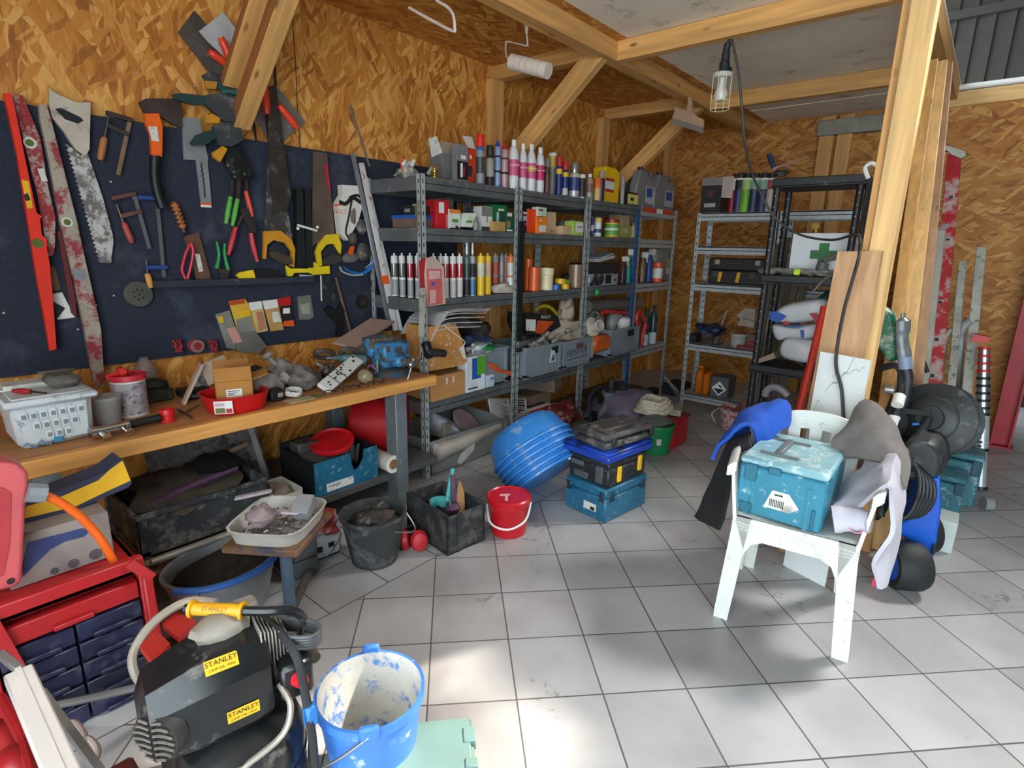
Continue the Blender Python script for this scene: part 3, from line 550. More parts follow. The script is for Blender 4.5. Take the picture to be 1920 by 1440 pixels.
b = MB(); b.tube(wp(A4((1300, 600), (1380, 580), (1450, 680), (1440, 800)), .08), .009, 8); b.tube(wp(A4((1320, 620), (1290, 780), (1270, 900), (1330, 980)), .075), .009, 8); b.tube(wp(A4((1215, 630), (1270, 650), (1330, 600), (1400, 640)), .08), .012, 8); b.build('headband', BLK, T)
b = MB(); flat(b, A4((1310, 1015), (1345, 1010), (1330, 1090), (1288, 1075)), .125, .004); b.build('label', ORANGE, T)
b = MB(); b.ball(onx(*A4((1310, 1110))[0], .08), .02, .06, .03, 14, .2, 3); b.ball(onx(*A4((1330, 760))[0], .07), .02, .026, .06, 12, .2, 4); b.build('pad', mat('6b6158', .9, 0, .2), T)
T = thing('safety_goggles', 'safety goggles with blue strap hanging under the ear defenders', 'goggles', mid(A4((1350, 1220)), .02))
b = MB(); b.tube(wp(A4((1255, 1195), (1330, 1235), (1420, 1245), (1480, 1200), (1510, 1130)), .09), .006, 6, flat=2); b.build('strap', mat('2372c4', .4), T)
b = MB(); b.tube(wp(A4((1220, 1190), (1250, 1235), (1340, 1262), (1420, 1255)), .11), .006, 6); b.tube(wp(A4((1440, 1200), (1500, 1150), (1515, 1110)), .11), .004, 6); b.build('lens', CLOUD, T)
# profile strips leaning in the corner
def strip(label, p, q, x0, x1, wd, th, m, tape=None):
    a = onx(*p, x0); c = onx(*q, x1); T = thing('profile_strip', label, 'strip', c); b = MB(); b.bar(a, c, wd, th, (1, 0, 0), .002); b.build('strip', m, T)
    if tape: b = MB(); b.bar(a.lerp(c, tape), a.lerp(c, tape + .05), wd + .008, th + .006, (1, 0, 0)); b.build('tape', ORANGE, T)
strip('metallic edging strip with blue film leaning left in the bundle by the shelves', A4((1330, 215))[0], A5((1640, 560))[0], .05, .2, .03, .012, mat('8d8f93', .35, .5, .15, 9, '4a78b0', .06, 5), None)
strip('white plastic trim strip with orange tape, middle of the bundle by the shelves', A4((1405, 300))[0], A5((1700, 640))[0], .07, .25, .034, .016, mat('c9c2bf', .4, 0, .1, 8, '8a3a44', .1), .66)
strip('pale plastic trim strip on the right of the bundle by the shelves', A4((1440, 420))[0], A5((1745, 640))[0], .06, .24, .028, .014, OFFW, None)
strip('dark perforated steel strip leaning below the goggles', A5((1480, 200))[0], A5((1650, 570))[0], .05, .16, .018, .005, mat('2f2f31', .5, .4))
strip('long thin perforated steel band hanging high right of the trowels', A3((1625, 900))[0], A4((1475, 330))[0], .01, .03, .016, .003, mat('8a7f70', .5, .4))
b = MB(); b.tube(wp(A3((1125, 0), (1140, 250), (1165, 600), (1178, 950)) + A4((880, 150), (895, 330), (905, 520)), .012), .0022, 6); solo('wall_string', 'thin dark cord hanging down the strand board wall', 'cord', b, INK, mid(A3((1160, 500)), .01))
# lower part of the board
b = MB(); flat(b, A5((1055, 165), (1115, 165), (1170, 260), (1165, 395), (1090, 395), (1060, 370)), .024, .02); flat(b, A5((1052, 165), (1064, 165), (1070, 390), (1058, 380)), .044, .001, 1); solo('file_pouch', 'black speckled tool pouch hanging below the ledge', 'pouch', b, [mat('1d1f22', .7, 0, .4, 40, '56575a', .15), OFFW], mid(A5((1110, 280)), .02))
b = MB(); P = wp(A5((1185, 180), (1310, 640)), .04); b.tube([P[0], P[0].lerp(P[1], .5), P[1]], .0085, 8); solo('wooden_stick', 'bare worn wooden stick hanging right of the black pouch', 'stick', b, mat('6b5140', .7, 0, .2), mid(A5((1250, 400)), .03))
T = thing('pipe_wrench', 'dark adjustable wrench hanging jaw up above the bench', 'wrench', mid(A5((1190, 540)), .02))
b = MB(); flat(b, A5((1080, 450), (1120, 420), (1150, 470), (1180, 470), (1215, 400), (1250, 470), (1215, 540), (1160, 550), (1110, 500)), .03, .02); b.build('jaw', mat('2c2a29', .45, .5, .2), T)
b = MB(); flat(b, A5((1150, 545), (1255, 550), (1235, 575), (1240, 690), (1180, 690), (1185, 575)), .032, .016); b.build('handle', mat('2c2a29', .45, .5, .2), T)
T = thing('toothed_disc', 'round dark toothed wheel screwed to the board beside the shelves', 'wheel', mid(A5((1405, 390)), .02)); c = onx(*A5((1405, 390))[0], .022)
b = MB()
for k in range(18): a = k * PI / 9; u = V((0, cos(a), sin(a))); b.bar(c + u * .016 + V((.008, 0, 0)), c + u * .046 + V((.012, 0, 0)), .008, .014, (1, 0, 0))
b.build('teeth', mat('2a211c', .6, .2, .3), T); b = MB(); b.cyl(c, c + V((.02, 0, 0)), .018); b.build('hub', mat('3b302a', .5, .3), T)
# hanging packets
def packet(label, pts, cols, x=.024, th=.008, name='hanging_packet', extra=()):
    T = thing(name, label, 'packet', mid(pts, .02)); b = MB(); flat(b, pts, x, th); b.build('card', cols[0], T)
    for i, (e, m) in enumerate(extra): b = MB(); flat(b, e, x + th, .002 + .001 * i); b.build('print' if i == 0 else 'print', m, T)
packet('cloudy plastic bag with yellow insert, leftmost of the hanging packets', A5((150, 500), (270, 465), (330, 640), (380, 800), (250, 790)), [mat('8b8b80', .3, 0, .2, 9, alpha=.85)], extra=((A5((170, 520), (215, 515), (225, 570), (190, 575)), YEL),))
packet('yellow and orange blister card of hooks, second of the hanging packets', A5((265, 385), (405, 365), (440, 430), (495, 640), (350, 670), (290, 470)), [mat('cfa437', .5, 0, .15)], .034, extra=((A5((265, 385), (405, 366), (410, 405), (275, 425)), mat('b2471f', .5)), (A5((330, 545), (455, 515), (490, 640), (355, 665)), mat('807f79', .3, 0, .2)), (A5((360, 470), (440, 455), (455, 510), (375, 525)), YEL)))
packet('white topped blister card of brown plugs, third of the hanging packets', A5((435, 400), (545, 385), (600, 640), (500, 660)), [mat('c3a76a', .5, 0, .15)], .028, extra=((A5((437, 400), (545, 386), (555, 450), (450, 470)), PAPER), (A5((505, 480), (555, 475), (590, 620), (530, 640)), mat('b5795a', .5))))
packet('white and ochre blister card of plugs, fourth of the hanging packets', A5((555, 385), (680, 370), (735, 630), (625, 645)), [mat('b98d55', .5, 0, .15)], .03, extra=((A5((557, 385), (680, 371), (690, 440), (575, 460)), PAPER), (A5((640, 480), (690, 475), (720, 560), (650, 570)), OFFW)))
packet('red and black blister card with a white disc, right of the plug packets', A5((688, 365), (795, 345), (832, 600), (735, 605)), [INK], .028, extra=((A5((688, 366), (795, 346), (802, 420), (700, 430)), RED), (A5((735, 450), (790, 445), (792, 490), (735, 495)), WHITE), (A5((740, 560), (820, 550), (830, 600), (738, 602)), ORANGE)))
packet('small grey plastic pouch hanging alone right of the blister cards', A5((855, 345), (965, 335), (995, 520), (950, 545), (870, 545)), [mat('77756c', .35, 0, .2, alpha=.9)], extra=((A5((880, 420), (960, 400), (970, 490), (900, 500)), mat('9a978a', .5)),))
packet('grey plastic bag with a pink card hanging below the yellow blister card', A5((300, 650), (480, 640), (585, 770), (520, 830), (330, 815)), [mat('77746c', .3, 0, .25, 8, alpha=.9)], .03, .02, extra=((A5((250, 625), (325, 605), (385, 735), (310, 750)), mat('c98f86', .5)),))
# red cord bundles
CORD = mat('8e1b24', .7, 0, .3)
for i, (p, lab) in enumerate((((333, 648), 'small red cord bundle, leftmost of three hung low on the board'), ((367, 648), 'round red cord spool, middle of three hung low on the board'), ((400, 648), 'small red cord bundle, rightmost of three hung low on the board'))):
    c = onx(*p, .045); b = MB()
    if i == 1:
        b.T = MT(c) @ MR(PI / 2, 4, 'Y'); b.lathe([(.034, -.015, 1), (.034, -.01), (.026, -.008), (.026, .02), (.034, .022, 1), (.034, .027, 1), (.02, .027), (.001, .024)], n=20)
    else:
        for k in range(9): b.tube([c + V((-.012 + .003 * k, .018 * sin(k * 2.1), .03)), c + V((.012 * cos(k * 1.3), .017 * cos(k * 1.7), 0)), c + V((.01, .016 * sin(k), -.032))], .004, 5)
    solo('cord_bundle', lab, 'cord', b, [CORD, mat('8d6a62', .5)], c)
# ------------------------------------------------------------ on the bench
ZB = .744
def bp(x, y): return onz(x, y, ZB)
# white storage tub with a lid
T = thing('storage_tub', 'white plastic tub with printed lid, leftmost on the bench', 'tub', (.49, .41, ZB))
WT = mat('c6cbcd', .42, 0, .06, 6, '8e9498', .08); PRN = mat('7f8a90', .5); CY = mat('3b86ad', .45)
b = MB(); b.box(.355, .292, ZB, .62, .532, .915, .02, .007)
F = Tm((.617, .41, .83), (0, 1, 0), (.06, 0, .998), (.998, 0, -.06))
for r, zz in enumerate((.04, .0, -.04)):
    for i in range(7 - r * 2):
        y = -.085 + (i + r) * .028 + .004 * r; P = lambda u, v: F @ V((y + u, zz + v, .0035))
        b.raw([P(-.011, -.015), P(.011, -.015), P(.011, .009), P(.004, .016), P(-.004, .016), P(-.011, .009)], [(0, 1, 2, 3, 4, 5)], 3)
        b.raw([F @ V((y - .007, zz - .011, .005)), F @ V((y + .007, zz - .011, .005)), F @ V((y + .007, zz + .006, .005)), F @ V((y - .007, zz + .006, .005))], [(0, 1, 2, 3)], 1)
b.mi = 2; b.cbox(F @ V((0, -.065, .006)), (.004, .024, .02)); b.tube([F @ V((-.1 + k * .009, -.07 + .012 * sin(k * 1.4), .006)) for k in range(10)], .002, 5)
b.build('body', [WT, PRN, CY, mat('d9dddd', .4)], T)
b = MB(); b.box(.34, .275, .905, .64, .55, .93, .008); b.box(.36, .3, .93, .62, .53, .936, .004); b.build('lid', [WT], T)
b = MB(); b.box(.36, .29, .937, .47, .46, .943, .002); b.cbox((.42, .37, .95), (.1, .13, .012)); solo('leaflet', 'folded printed card lying on the lid of the white tub', 'card', b, OFFW, (.42, .37, .937))
b = MB(); b.box(.43, .42, .938, .56, .525, .985, .018); b.box(.42, .415, .98, .45, .53, .99, .004); solo('felt_pouch', 'grey-brown soft pouch lying on the lid of the white tub', 'pouch', b, mat('5d5751', .95, 0, .2, 30), (.5, .47, .937))
T = thing('screwdriver', 'screwdriver with red grip lying on the lid of the white tub', 'screwdriver', (.57, .36, .937)); b = MB(); b.tube([(.52, .325, .947), (.55, .345, .948), (.575, .365, .947)], [.008, .011, .009], 8); b.build('grip', mat('a52a2e', .4), T)
b = MB(); b.cyl((.575, .365, .947), (.62, .4, .944), .004, n=6); b.build('shaft', DSTEEL, T)
# clear cup and red-lidded paint tin
b = MB(); c = (.465, .605, ZB); b.lathe([(.045, 0), (.055, .1), (.059, .105), (.059, .12), (.054, .12), (.052, .1), (.041, .004), (.001, .003)], c, 28); solo('mixing_cup', 'cloudy clear plastic cup between the white tub and the red-lidded tin', 'cup', b, mat('b5b3ae', .25, 0, .12, 20, alpha=.55), c)
T = thing('paint_tin', 'tall tin with red lid and blurred pale label on the bench', 'tin', (.385, .715, ZB)); c = (.385, .715, ZB)
TINL = mat('a89f9f', .5, 0, .3, 26, '6d5a74', .25, 40)
b = MB(); b.lathe([(.064, 0, 1), (.064, .012, 0), (.066, .15, 1), (.066, .165)], c, 26); b.build('body', [TINL, OFFW], T)
b = MB(); b.lathe([(.068, .158), (.072, .162), (.072, .182), (.066, .184), (.064, .176), (.001, .176)], c, 26); b.build('lid', mat('c8283a', .4), T)
b = MB(); b.box(.355, .665, .921, .385, .735, .935, .005); b.box(.33, .69, .921, .40, .72, .953, .008); b.cyl((.40, .64, .928), (.37, .7, .932), .009); solo('orange_clip', 'orange-red plastic buckle and strap lying on the red tin lid', 'buckle', b, mat('d9362a', .45), (.37, .69, .921))
# chrome shower bar valve
T = thing('thermostatic_tap', 'chrome bar tap with two inlets and black grip at the bench front', 'tap', (.66, .6, ZB)); CH = mat('c9c7c4', .15, .95, .05)
P, Q, R = V((.655, .5, .772)), V((.64, .63, .772)), V((.625, .745, .772))
b = MB(); b.cyl(P, Q, .02); b.cyl(P, P.lerp(Q, .2), .024); b.build('body', CH, T); b = MB(); b.cyl(Q, R, .017); b.build('grip', BLK, T)
for t in (.25, .85):
    b = MB(); p = P.lerp(Q, t); b.cyl(p, p + V((.055, .008, -.012)), .013); b.cyl(p + V((.035, .005, -.0075)), p + V((.055, .008, -.012)), .0155); b.build('inlet', CH, T)
c = (.6, .782, ZB); b = MB(); b.lathe([(.03, 0), (.03, .008), (.027, .01), (.027, .03), (.03, .032), (.03, .05), (.028, .055), (.018, .055), (.018, .002), (.001, .002)], c, 18); solo('red_beaker', 'small bright red ribbed cap standing at the bench front', 'cap', b, mat('d01f22', .4), c)
b = MB(); b.tube([bp(333, 770) + V((0, 0, .006)), bp(345, 776) + V((0, 0, .006)), bp(356, 783) + V((0, 0, .005)), bp(360, 788) + V((0, 0, .005))], .004, 6); b.tube([bp(346, 776) + V((0, 0, .006)), bp(372, 762) + V((0, 0, .006))], .0025, 6, False)
solo('hook_key', 'small bent steel hook lying beside the red cap', 'hook', b, DSTEEL, bp(350, 778))
# back row on the bench
c = (.13, .86, ZB); b = MB(); b.lathe([(.04, 0), (.05, .03), (.05, .12), (.04, .16), (.02, .19), (.016, .2)], c, 16); solo('plastic_bottle', 'cloudy clear plastic bottle against the board behind the red-lidded tin', 'bottle', b, mat('8e8a88', .2, 0, .2, 12, alpha=.5), c)
b = MB(); b.box(.15, .78, ZB, .25, .93, .80, .006); b.ball((.2, .85, .81), .06, .08, .035, 14, .25, 8); solo('parts_tray', 'green tray heaped with dark fittings behind the red cap', 'tray', b, mat('2c302b', .6, .1, .4, 30, '6a6660', .15), (.2, .85, ZB))
T = thing('battery_charger', 'black battery charger on the bench left of the carton', 'charger', (.27, 1.0, ZB)); b = MB(); b.box(.2, .95, ZB, .33, 1.08, .79, .012); b.build('body', BLK, T); b = MB(); b.box(.3305, .98, .755, .332, 1.05, .77); b.build('label', mat('55585a', .5), T)
b = MB(); b.T = MT((.24, 1.06, .82)) @ MR(PI / 2, 4, 'Y'); b.lathe([(.02, 0), (.045, 0), (.045, .02), (.02, .02), (.02, 0)], n=20); solo('tape_roll', 'roll of greyish tape standing on the black charger', 'tape', b, mat('8e8782', .5, 0, .2), (.24, 1.06, .79))
# red basin with a carton in it
T = thing('basin', 'low red plastic basin with a plant label at the bench front', 'basin', (.62, 1.06, ZB)); RD = mat('c4161c', .3, 0, .08)
b = MB(); c = V((.6, 1.065, ZB))
def rr(hx, hy, z, n=32, k=3.2):
    out = []
    for i in range(n): a = 2 * PI * (i + .5) / n; ca, sa = cos(a), sin(a); d = (abs(ca) ** k + abs(sa) ** k) ** (-1 / k); out.append(c + V((ca * d * hx, sa * d * hy, z)))
    return out
def loft(b, rings, mi=0, close=True):
    n = len(rings[0]); vs = [p for r in rings for p in r]; fs = [(i * n + k, i * n + (k + 1) % n, (i + 1) * n + (k + 1) % n, (i + 1) * n + k) for i in range(len(rings) - 1) for k in range(n)]
    if close: fs.append(tuple(range(n))[::-1]); fs.append(tuple(range((len(rings) - 1) * n, len(rings) * n)))
    b.raw(vs, fs, mi)
loft(b, [rr(.105, .115, 0), rr(.125, .135, .075), rr(.128, .138, .08), rr(.122, .132, .08), rr(.1, .11, .006)]); b.build('body', RD, T)
b = MB(); F = Tm((.7, .995, ZB + .04), (.55, .83, 0), (.1, -.07, .99), (.83, -.55, .1)); p = lambda u, v: F @ V((u, v, .02))
b.raw([p(-.055, -.03), p(.02, -.03), p(.02, .03), p(-.055, .03)], [(0, 1, 2, 3)], 0)
for u0, u1, v0, v1, m in ((-.05, -.012, -.026, -.002, 1), (-.008, .016, -.026, -.006, 2), (-.05, -.012, .006, .022, 3)): q = lambda u, v: F @ V((u, v, .0215)); b.raw([q(u0, v0), q(u1, v0), q(u1, v1), q(u0, v1)], [(0, 1, 2, 3)], m)
b.build('label', [PAPER, mat('5f6b3a', .6), mat('a8242c', .5), mat('b89aa8', .5)], T)
T = thing('carton', 'small open brown carton standing in the red basin', 'carton', (.6, 1.06, ZB + .01)); CB = mat('ab7434', .8, 0, .1, 8)
R = MR(-.35, 4, 'Z'); b = MB(); b.T = MT((.6, 1.065, ZB + .01)) @ R; X = .07; Y = .075; Zt = .13
for s in ((-X, -Y, 0, X, -Y + .003, Zt), (-X, Y - .003, 0, X, Y, Zt), (X - .003, -Y, 0, X, Y, Zt), (-X, -Y, 0, -X + .003, Y, Zt), (-X, -Y, 0, X, Y, .003)): b.box(*s)
F2 = b.T; b.build('body', CB, T)
b = MB(); b.T = F2; b.prism([(X - .003, -Y, Zt), (X - .003, Y, Zt), (X - .035, Y, Zt + .055), (X - .035, -Y, Zt + .055)], (.003, 0, .002)); b.build('flap', CB, T)
b = MB(); b.T = F2; b.prism([(-X, -Y, Zt), (-X, Y, Zt), (-X - .02, Y, Zt + .07), (-X - .02, -Y, Zt + .07)], (.003, 0, 0)); b.build('flap', mat('96622a', .8), T)
b = MB(); b.T = F2; b.prism([(-X, Y, Zt), (X, Y, Zt), (X, Y + .07, Zt + .02), (-X, Y + .07, Zt + .02)], (0, 0, .003)); b.build('flap', CB, T)
b = MB(); b.T = F2; b.box(X + .0005, -.035, .06, X + .0015, .03, .095)
for k, z in enumerate((.085, .076, .068)): b.mi = 1; b.box(X + .0015, -.028, z, X + .002, .02 - k * .012, z + .003)
b.build('label', [PAPER, INK], T)
b = MB(); b.prism([(.33, .93, ZB), (.38, .92, ZB), (.38, 1.02, .92), (.33, 1.03, .92)], (.012, .008, 0)); b.cbox((.36, 1.09, .88), (.005, .12, .11), 0, MR(.3, 3, 'X')); solo('board_offcut', 'pale board offcut leaning behind the carton', 'offcut', b, mat('b49c8a', .8, 0, .12), (.36, .97, ZB))
b = MB(); c = V((.3, 1.30, ZB + .06)); b.T = MT(c) @ MR(1.2, 4, 'Y'); b.lathe([(.03, -.03), (.055, -.03), (.058, -.01), (.055, .03), (.03, .03), (.03, -.03)], n=18); solo('cable_coil', 'dark coil of cable standing behind the carton', 'coil', b, mat('2d2a2a', .6, 0, .3, 60), c - V((0, 0, .058)))
# plastic bags of parts
BAG = mat('97908c', .18, 0, .2, 18, alpha=.72)
def bag(label, c, r, seed, m=BAG, name='plastic_bag', jit=.22, neck=None):
    b = MB(); b.ball(c, r[0], r[1], r[2], 22, jit, seed, flat=-r[2] * .75)
    if neck: b.tube([V(c) + V((0, 0, r[2] * .6)), V(c) + V(neck) * .6, V(c) + V(neck)], [r[0] * .5, r[0] * .22, r[0] * .45], 10)
    return solo(name, label, 'bag', b, m, V(c) - V((0, 0, r[2] * .75)))
bag('crumpled clear bag just right of the carton', (.52, 1.25, ZB + .05), (.07, .08, .065), 3, mat('b3aaa6', .15, 0, .15, 20, alpha=.7), neck=(-.02, .12, .03))
bag('tall clear plastic bag of fittings behind the black camera', (.38, 1.42, ZB + .06), (.07, .08, .08), 5, neck=(-.05, -.06, .12))
bag('clear bag of grey metal parts beside the circuit board strip', (.5, 1.46, ZB + .05), (.08, .09, .066), 9, mat('77716e', .2, 0, .4, 30, alpha=.85))
T = thing('laser_level', 'small black gadget with pale sticker between the basin and the cord ball', 'gadget', (.6, 1.25, ZB)); b = MB(); b.box(.55, 1.215, ZB, .64, 1.285, .805, .01); b.box(.56, 1.285, ZB, .63, 1.30, .79, .006); b.build('body', BLK, T); b = MB(); b.box(.6405, 1.25, .765, .642, 1.275, .785); b.build('sticker', mat('a48d7d', .5), T)
b = MB(); c = V((.635, 1.335, ZB + .032))
for k in range(14): a = k * 1.1; u = V((cos(a), sin(a), .3 * sin(k))); v = u.cross(V((.3, .2, 1))).normalized(); b.tube([c + (u * cos(t) * .038 + v * sin(t) * .036) * V((1, 1, .8)).length / 1.62 for t in [2 * PI * i / 10 for i in range(10)]], .0035, 5, closed=True, sub=2)
solo('cord_ball', 'ball of white cord flecked with black at the bench front', 'cord', b, mat('cfcac5', .7, 0, .3, 60, '2a2725', .15, 60), c - V((0, 0, .032)))
b = MB(); b.box(.655, 1.27, ZB, .72, 1.40, ZB + .004); b.mi = 1; b.box(.66, 1.40, ZB, .70, 1.46, ZB + .002); solo('paper_scrap', 'yellowish paper scrap with green edge lying under the cord ball', 'paper', b, [mat('a89d7c', .8), mat('5b7a3e', .8)], (.69, 1.34, ZB))
# tangle of taps, motor and circuit board
T = thing('tap_fittings', 'heap of chromed pipe fittings behind the circuit board strip', 'fittings', (.4, 1.6, ZB))
for k in range(9):
    random.seed(k); b = MB(); p = V((.32 + rnd() * .16, 1.5 + rnd() * .2, ZB + .02 + rnd() * .06)); d = V((random.uniform(-1, 1), random.uniform(-1, 1), random.uniform(-.3, .5))).normalized() * .04; b.cyl(p - d, p + d, .013 + .006 * rnd()); b.cyl(p + d * .6, p + d, .021, n=6); b.build('fitting', CH if k % 2 else mat('6b6560', .35, .7, .2), T)
T = thing('circuit_board', 'long white circuit board strip propped on the fittings', 'circuit board', (.55, 1.6, ZB)); p, q = V((.63, 1.5, ZB + .016)), V((.46, 1.83, ZB + .10))
b = MB(); b.bar(p, q, .075, .022, (.5, .25, .85), .002); b.build('board', mat('d6d3ce', .45, 0, .05), T); d = (q - p).normalized(); n = V((.5, .25, .85)); n = (n - d * n.dot(d)).normalized(); x = d.cross(n)
for k in range(14):
    random.seed(k + 40); c = p.lerp(q, .08 + .88 * rnd()) + x * random.uniform(-.03, .03) + n * .0115; R = Matrix((x, d, n)).transposed(); b = MB(); b.cbox(c, (.006 + .012 * rnd(), .006 + .014 * rnd(), .003), 0, R); b.build('chip', INK, T)
for t in (.25, .45): b = MB(); c = p.lerp(q, t); b.tube([c + x * .04 + n * .012, c + n * .015, c - x * .04 + n * .012, c - x * .042 - n * .012], .002, 5); b.build('wire', INK, T)
T = thing('small_motor', 'round beige motor with coloured wires beside the vise', 'motor', (.62, 1.77, ZB)); b = MB(); b.T = MT((.61, 1.77, ZB + .035)) @ MR(.9, 4, 'X'); b.lathe([(.03, -.03), (.036, -.025), (.036, .02), (.03, .028), (.012, .03), (.01, .04)], n=18); b.build('case', mat('9d8f74', .4, .3, .15), T)
for k, m in enumerate((mat('8c4c8e', .5), mat('3d62a8', .5), mat('b0453c', .5))): b = MB(); b.tube([(.6, 1.79, .80 + k * .006), (.58, 1.82 + k * .01, .83), (.6, 1.85, .80), (.63, 1.84 - k * .01, .79)], .002, 5); b.build('wire', m, T)
b = MB()
for k in range(8): a = k * .7; b.tube([(.7 + .01 * k % .03, 1.46 + k * .05, ZB + .006), (.66, 1.5 + k * .05, ZB + .012), (.69 - .02 * (k % 3), 1.55 + k * .045, ZB + .006)], .003, 5)
solo('wire_offcuts', 'loose dark cable offcuts scattered along the bench front', 'wires', b, INK, (.68, 1.6, ZB), kind='stuff')
T = thing('cable_ring', 'thick brown cable ring lying on the fittings below the brown board', 'cable', (.38, 1.72, ZB + .09))
for k, (c, r) in enumerate((((.36, 1.68, ZB + .135), .055), ((.42, 1.80, ZB + .14), .05))):
    b = MB(); b.tube([V(c) + V((.5 * r * cos(a), r * sin(a), .55 * r * cos(a + .5) * .9)) for a in [2 * PI * i / 12 for i in range(12)]], .014, 8, closed=True, sub=3); b.build('loop', mat('4a4039', .5, 0, .2), T)
b = MB(); P = [onx(625, 645, .40), onx(695, 600, .28), onx(740, 605, .30), onx(665, 655, .44)]; b.prism(P, (0, 0, .012)); solo('board_offcut', 'flat brown board propped over the fittings towards the vise', 'offcut', b, mat('8d7264', .8, 0, .1), P[0])
T = thing('hand_drill', 'greenish power tool lying between the fittings and the vise', 'power tool', (.42, 1.88, ZB)); b = MB(); b.tube([(.36, 1.74, .85), (.42, 1.8, .85), (.46, 1.88, .83)], [.02, .03, .035], 10); b.build('body', mat('47605c', .5, 0, .2), T); b = MB(); b.cyl((.34, 1.7, .85), (.36, 1.75, .85), .012); b.build('chuck', STEEL, T)
# vise
VB = mat('3a7fae', .5, .1, .2, 12, '4a463f', .3, 18); T = thing('bench_vise', 'worn blue bench vise bolted at the right end of the bench', 'vise', (.5, 2.0, ZB)); c = V((.53, 2.0, ZB))
b = MB(); b.lathe([(.125, 0), (.105, .02), (.085, .028), (.06, .035)], c, 26); b.build('swivel_base', mat('2d4f66', .5, .1, .3, 10, '57544e', .3), T)
b = MB(); b.box(.44, 1.93, ZB + .03, .56, 2.06, ZB + .13, .02); b.box(.37, 1.9, ZB + .1, .50, 2.09, ZB + .21, .015); b.ball((.40, 2.0, ZB + .14), .07, .09, .08); b.build('fixed_jaw', VB, T)
b = MB(); b.box(.52, 1.96, ZB + .06, .66, 2.04, ZB + .12, .015); b.box(.515, 1.9, ZB + .09, .62, 2.09, ZB + .2, .012); b.build('sliding_jaw', VB, T)
for x in (.492, .508): b = MB(); b.box(x, 1.89, ZB + .16, x + .012, 2.1, ZB + .215, .002); b.build('jaw_plate', RUST, T)
b = MB(); b.cyl((.66, 2.0, ZB + .085), (.715, 2.0, ZB + .085), .015); b.ball((.725, 2.0, ZB + .085), .022); b.build('screw', STEEL, T)
b = MB(); b.cyl((.725, 2.02, ZB + .11), (.735, 1.93, ZB - .09), .006); b.ball((.735, 1.93, ZB - .09), .01); b.ball((.725, 2.02, ZB + .11), .01); b.build('handle', STEEL, T)
b = MB(); b.cyl((.53, 1.91, ZB + .02), (.53, 1.915, ZB + .10), .009); b.build('clamp_rod', mat('6f8f80', .4, .4), T)
T = thing('caulking_tool', 'black pistol grip tool sticking out beside the vise, in front of the shelves', 'power tool', (.6, 2.12, ZB)); b = MB(); b.bar(onx(800, 660, .62), onx(836, 663, .66), .05, .045, (0, 0, 1), .012); b.bar(onx(798, 640, .6), onx(806, 672, .62), .05, .05, (1, 0, 0), .012); b.build('body', BLK, T)
b = MB(); b.cyl(onx(790, 672, .64), onx(770, 690, .68), .009); b.build('rod', STEEL, T)
# ------------------------------------------------------------ shelving along the left wall
B5, B6, B7, B8 = crop(700, 220, 300), crop(980, 220, 300), crop(700, 360, 300), crop(980, 360, 300)
C1, C2, C3, C4 = crop(780, 540, 300), crop(1020, 540, 300), crop(780, 720, 300), crop(1020, 720, 300)
XF, XR = .565, .05
TIERS = (1.88, 1.59, 1.165, .51)
def angle_post(b, x, y, sx, sy, z1):       # slotted angle: two thin flanges with slots
    wd = .036
    b.box(x, y, 0, x + sx * wd, y + sy * .003, z1); b.box(x, y, 0, x + sx * .003, y + sy * wd, z1)
    for k in range(int(z1 / .06)):
        z = .04 + k * .06; b.mi = 1; b.box(x + sx * .014, y - sy * .0006, z, x + sx * .022, y + sy * .0036, z + .022); b.box(x - sx * .0006, y + sy * .014, z, x + sx * .0036, y + sy * .022, z + .022); b.mi = 0
SLOT = mat('26282a', .8)
def unit(label, y0, y1, tiers, m_rail, m_post, m_pr=None):
    T = thing('shelving_unit', label, 'shelving', (.3, (y0 + y1) / 2, 0), 'metal shelving along the left wall')
    zt = max(tiers) + .012
    for x, sx in ((XF, -1), (XR, 1)):
        for y, sy in ((y0, 1), (y1, -1)):
            b = MB(); angle_post(b, x, y, sx, sy, zt); o = b.build('post', [m_pr if (m_pr and x == XF and sy == -1) else m_post, SLOT], T)
            if m_pr and x == XF and sy == -1: o['label'] = 'blue painted post'
    for z in tiers:
        b = MB(); e = .004
        for x in (XF - .003, XR + .003): s = -1 if x > .3 else 1; b.box(x, y0 + e, z - .078, x + s * .022, y1 - e, z); b.mi = 1; b.box(x - s * .0006, y0 + .04, z - .042, x, y1 - .04, z - .036); b.mi = 0
        for y in (y0 + .005, y1 - .005): s = 1 if y < (y0 + y1) / 2 else -1; b.box(XR + .03, y, z - .078, XF - .03, y + s * .02, z)
        b.box(XR + .004, y0 + .006, z - .012, XF - .004, y1 - .006, z - .003); b.build('shelf', [m_rail, SLOT], T)
    return T
PB2 = mat('2d5f9e', .45, .2, .2, 12)
unit('first grey metal shelving bay, next to the workbench', 2.235, 3.125, TIERS, RAIL, GALV)
unit('second grey metal shelving bay, holding the first two grey crates', 3.13, 4.02, TIERS, RAIL, GALV)
unit('third grey metal shelving bay, ending at the blue painted post', 4.025, 4.90, TIERS, RAIL, GALV, PB2)
unit('last galvanised shelving bay in the corner with the silver oil bottles', 4.91, 5.73, (1.88, 1.585, 1.16, .505), GALV, GALV)
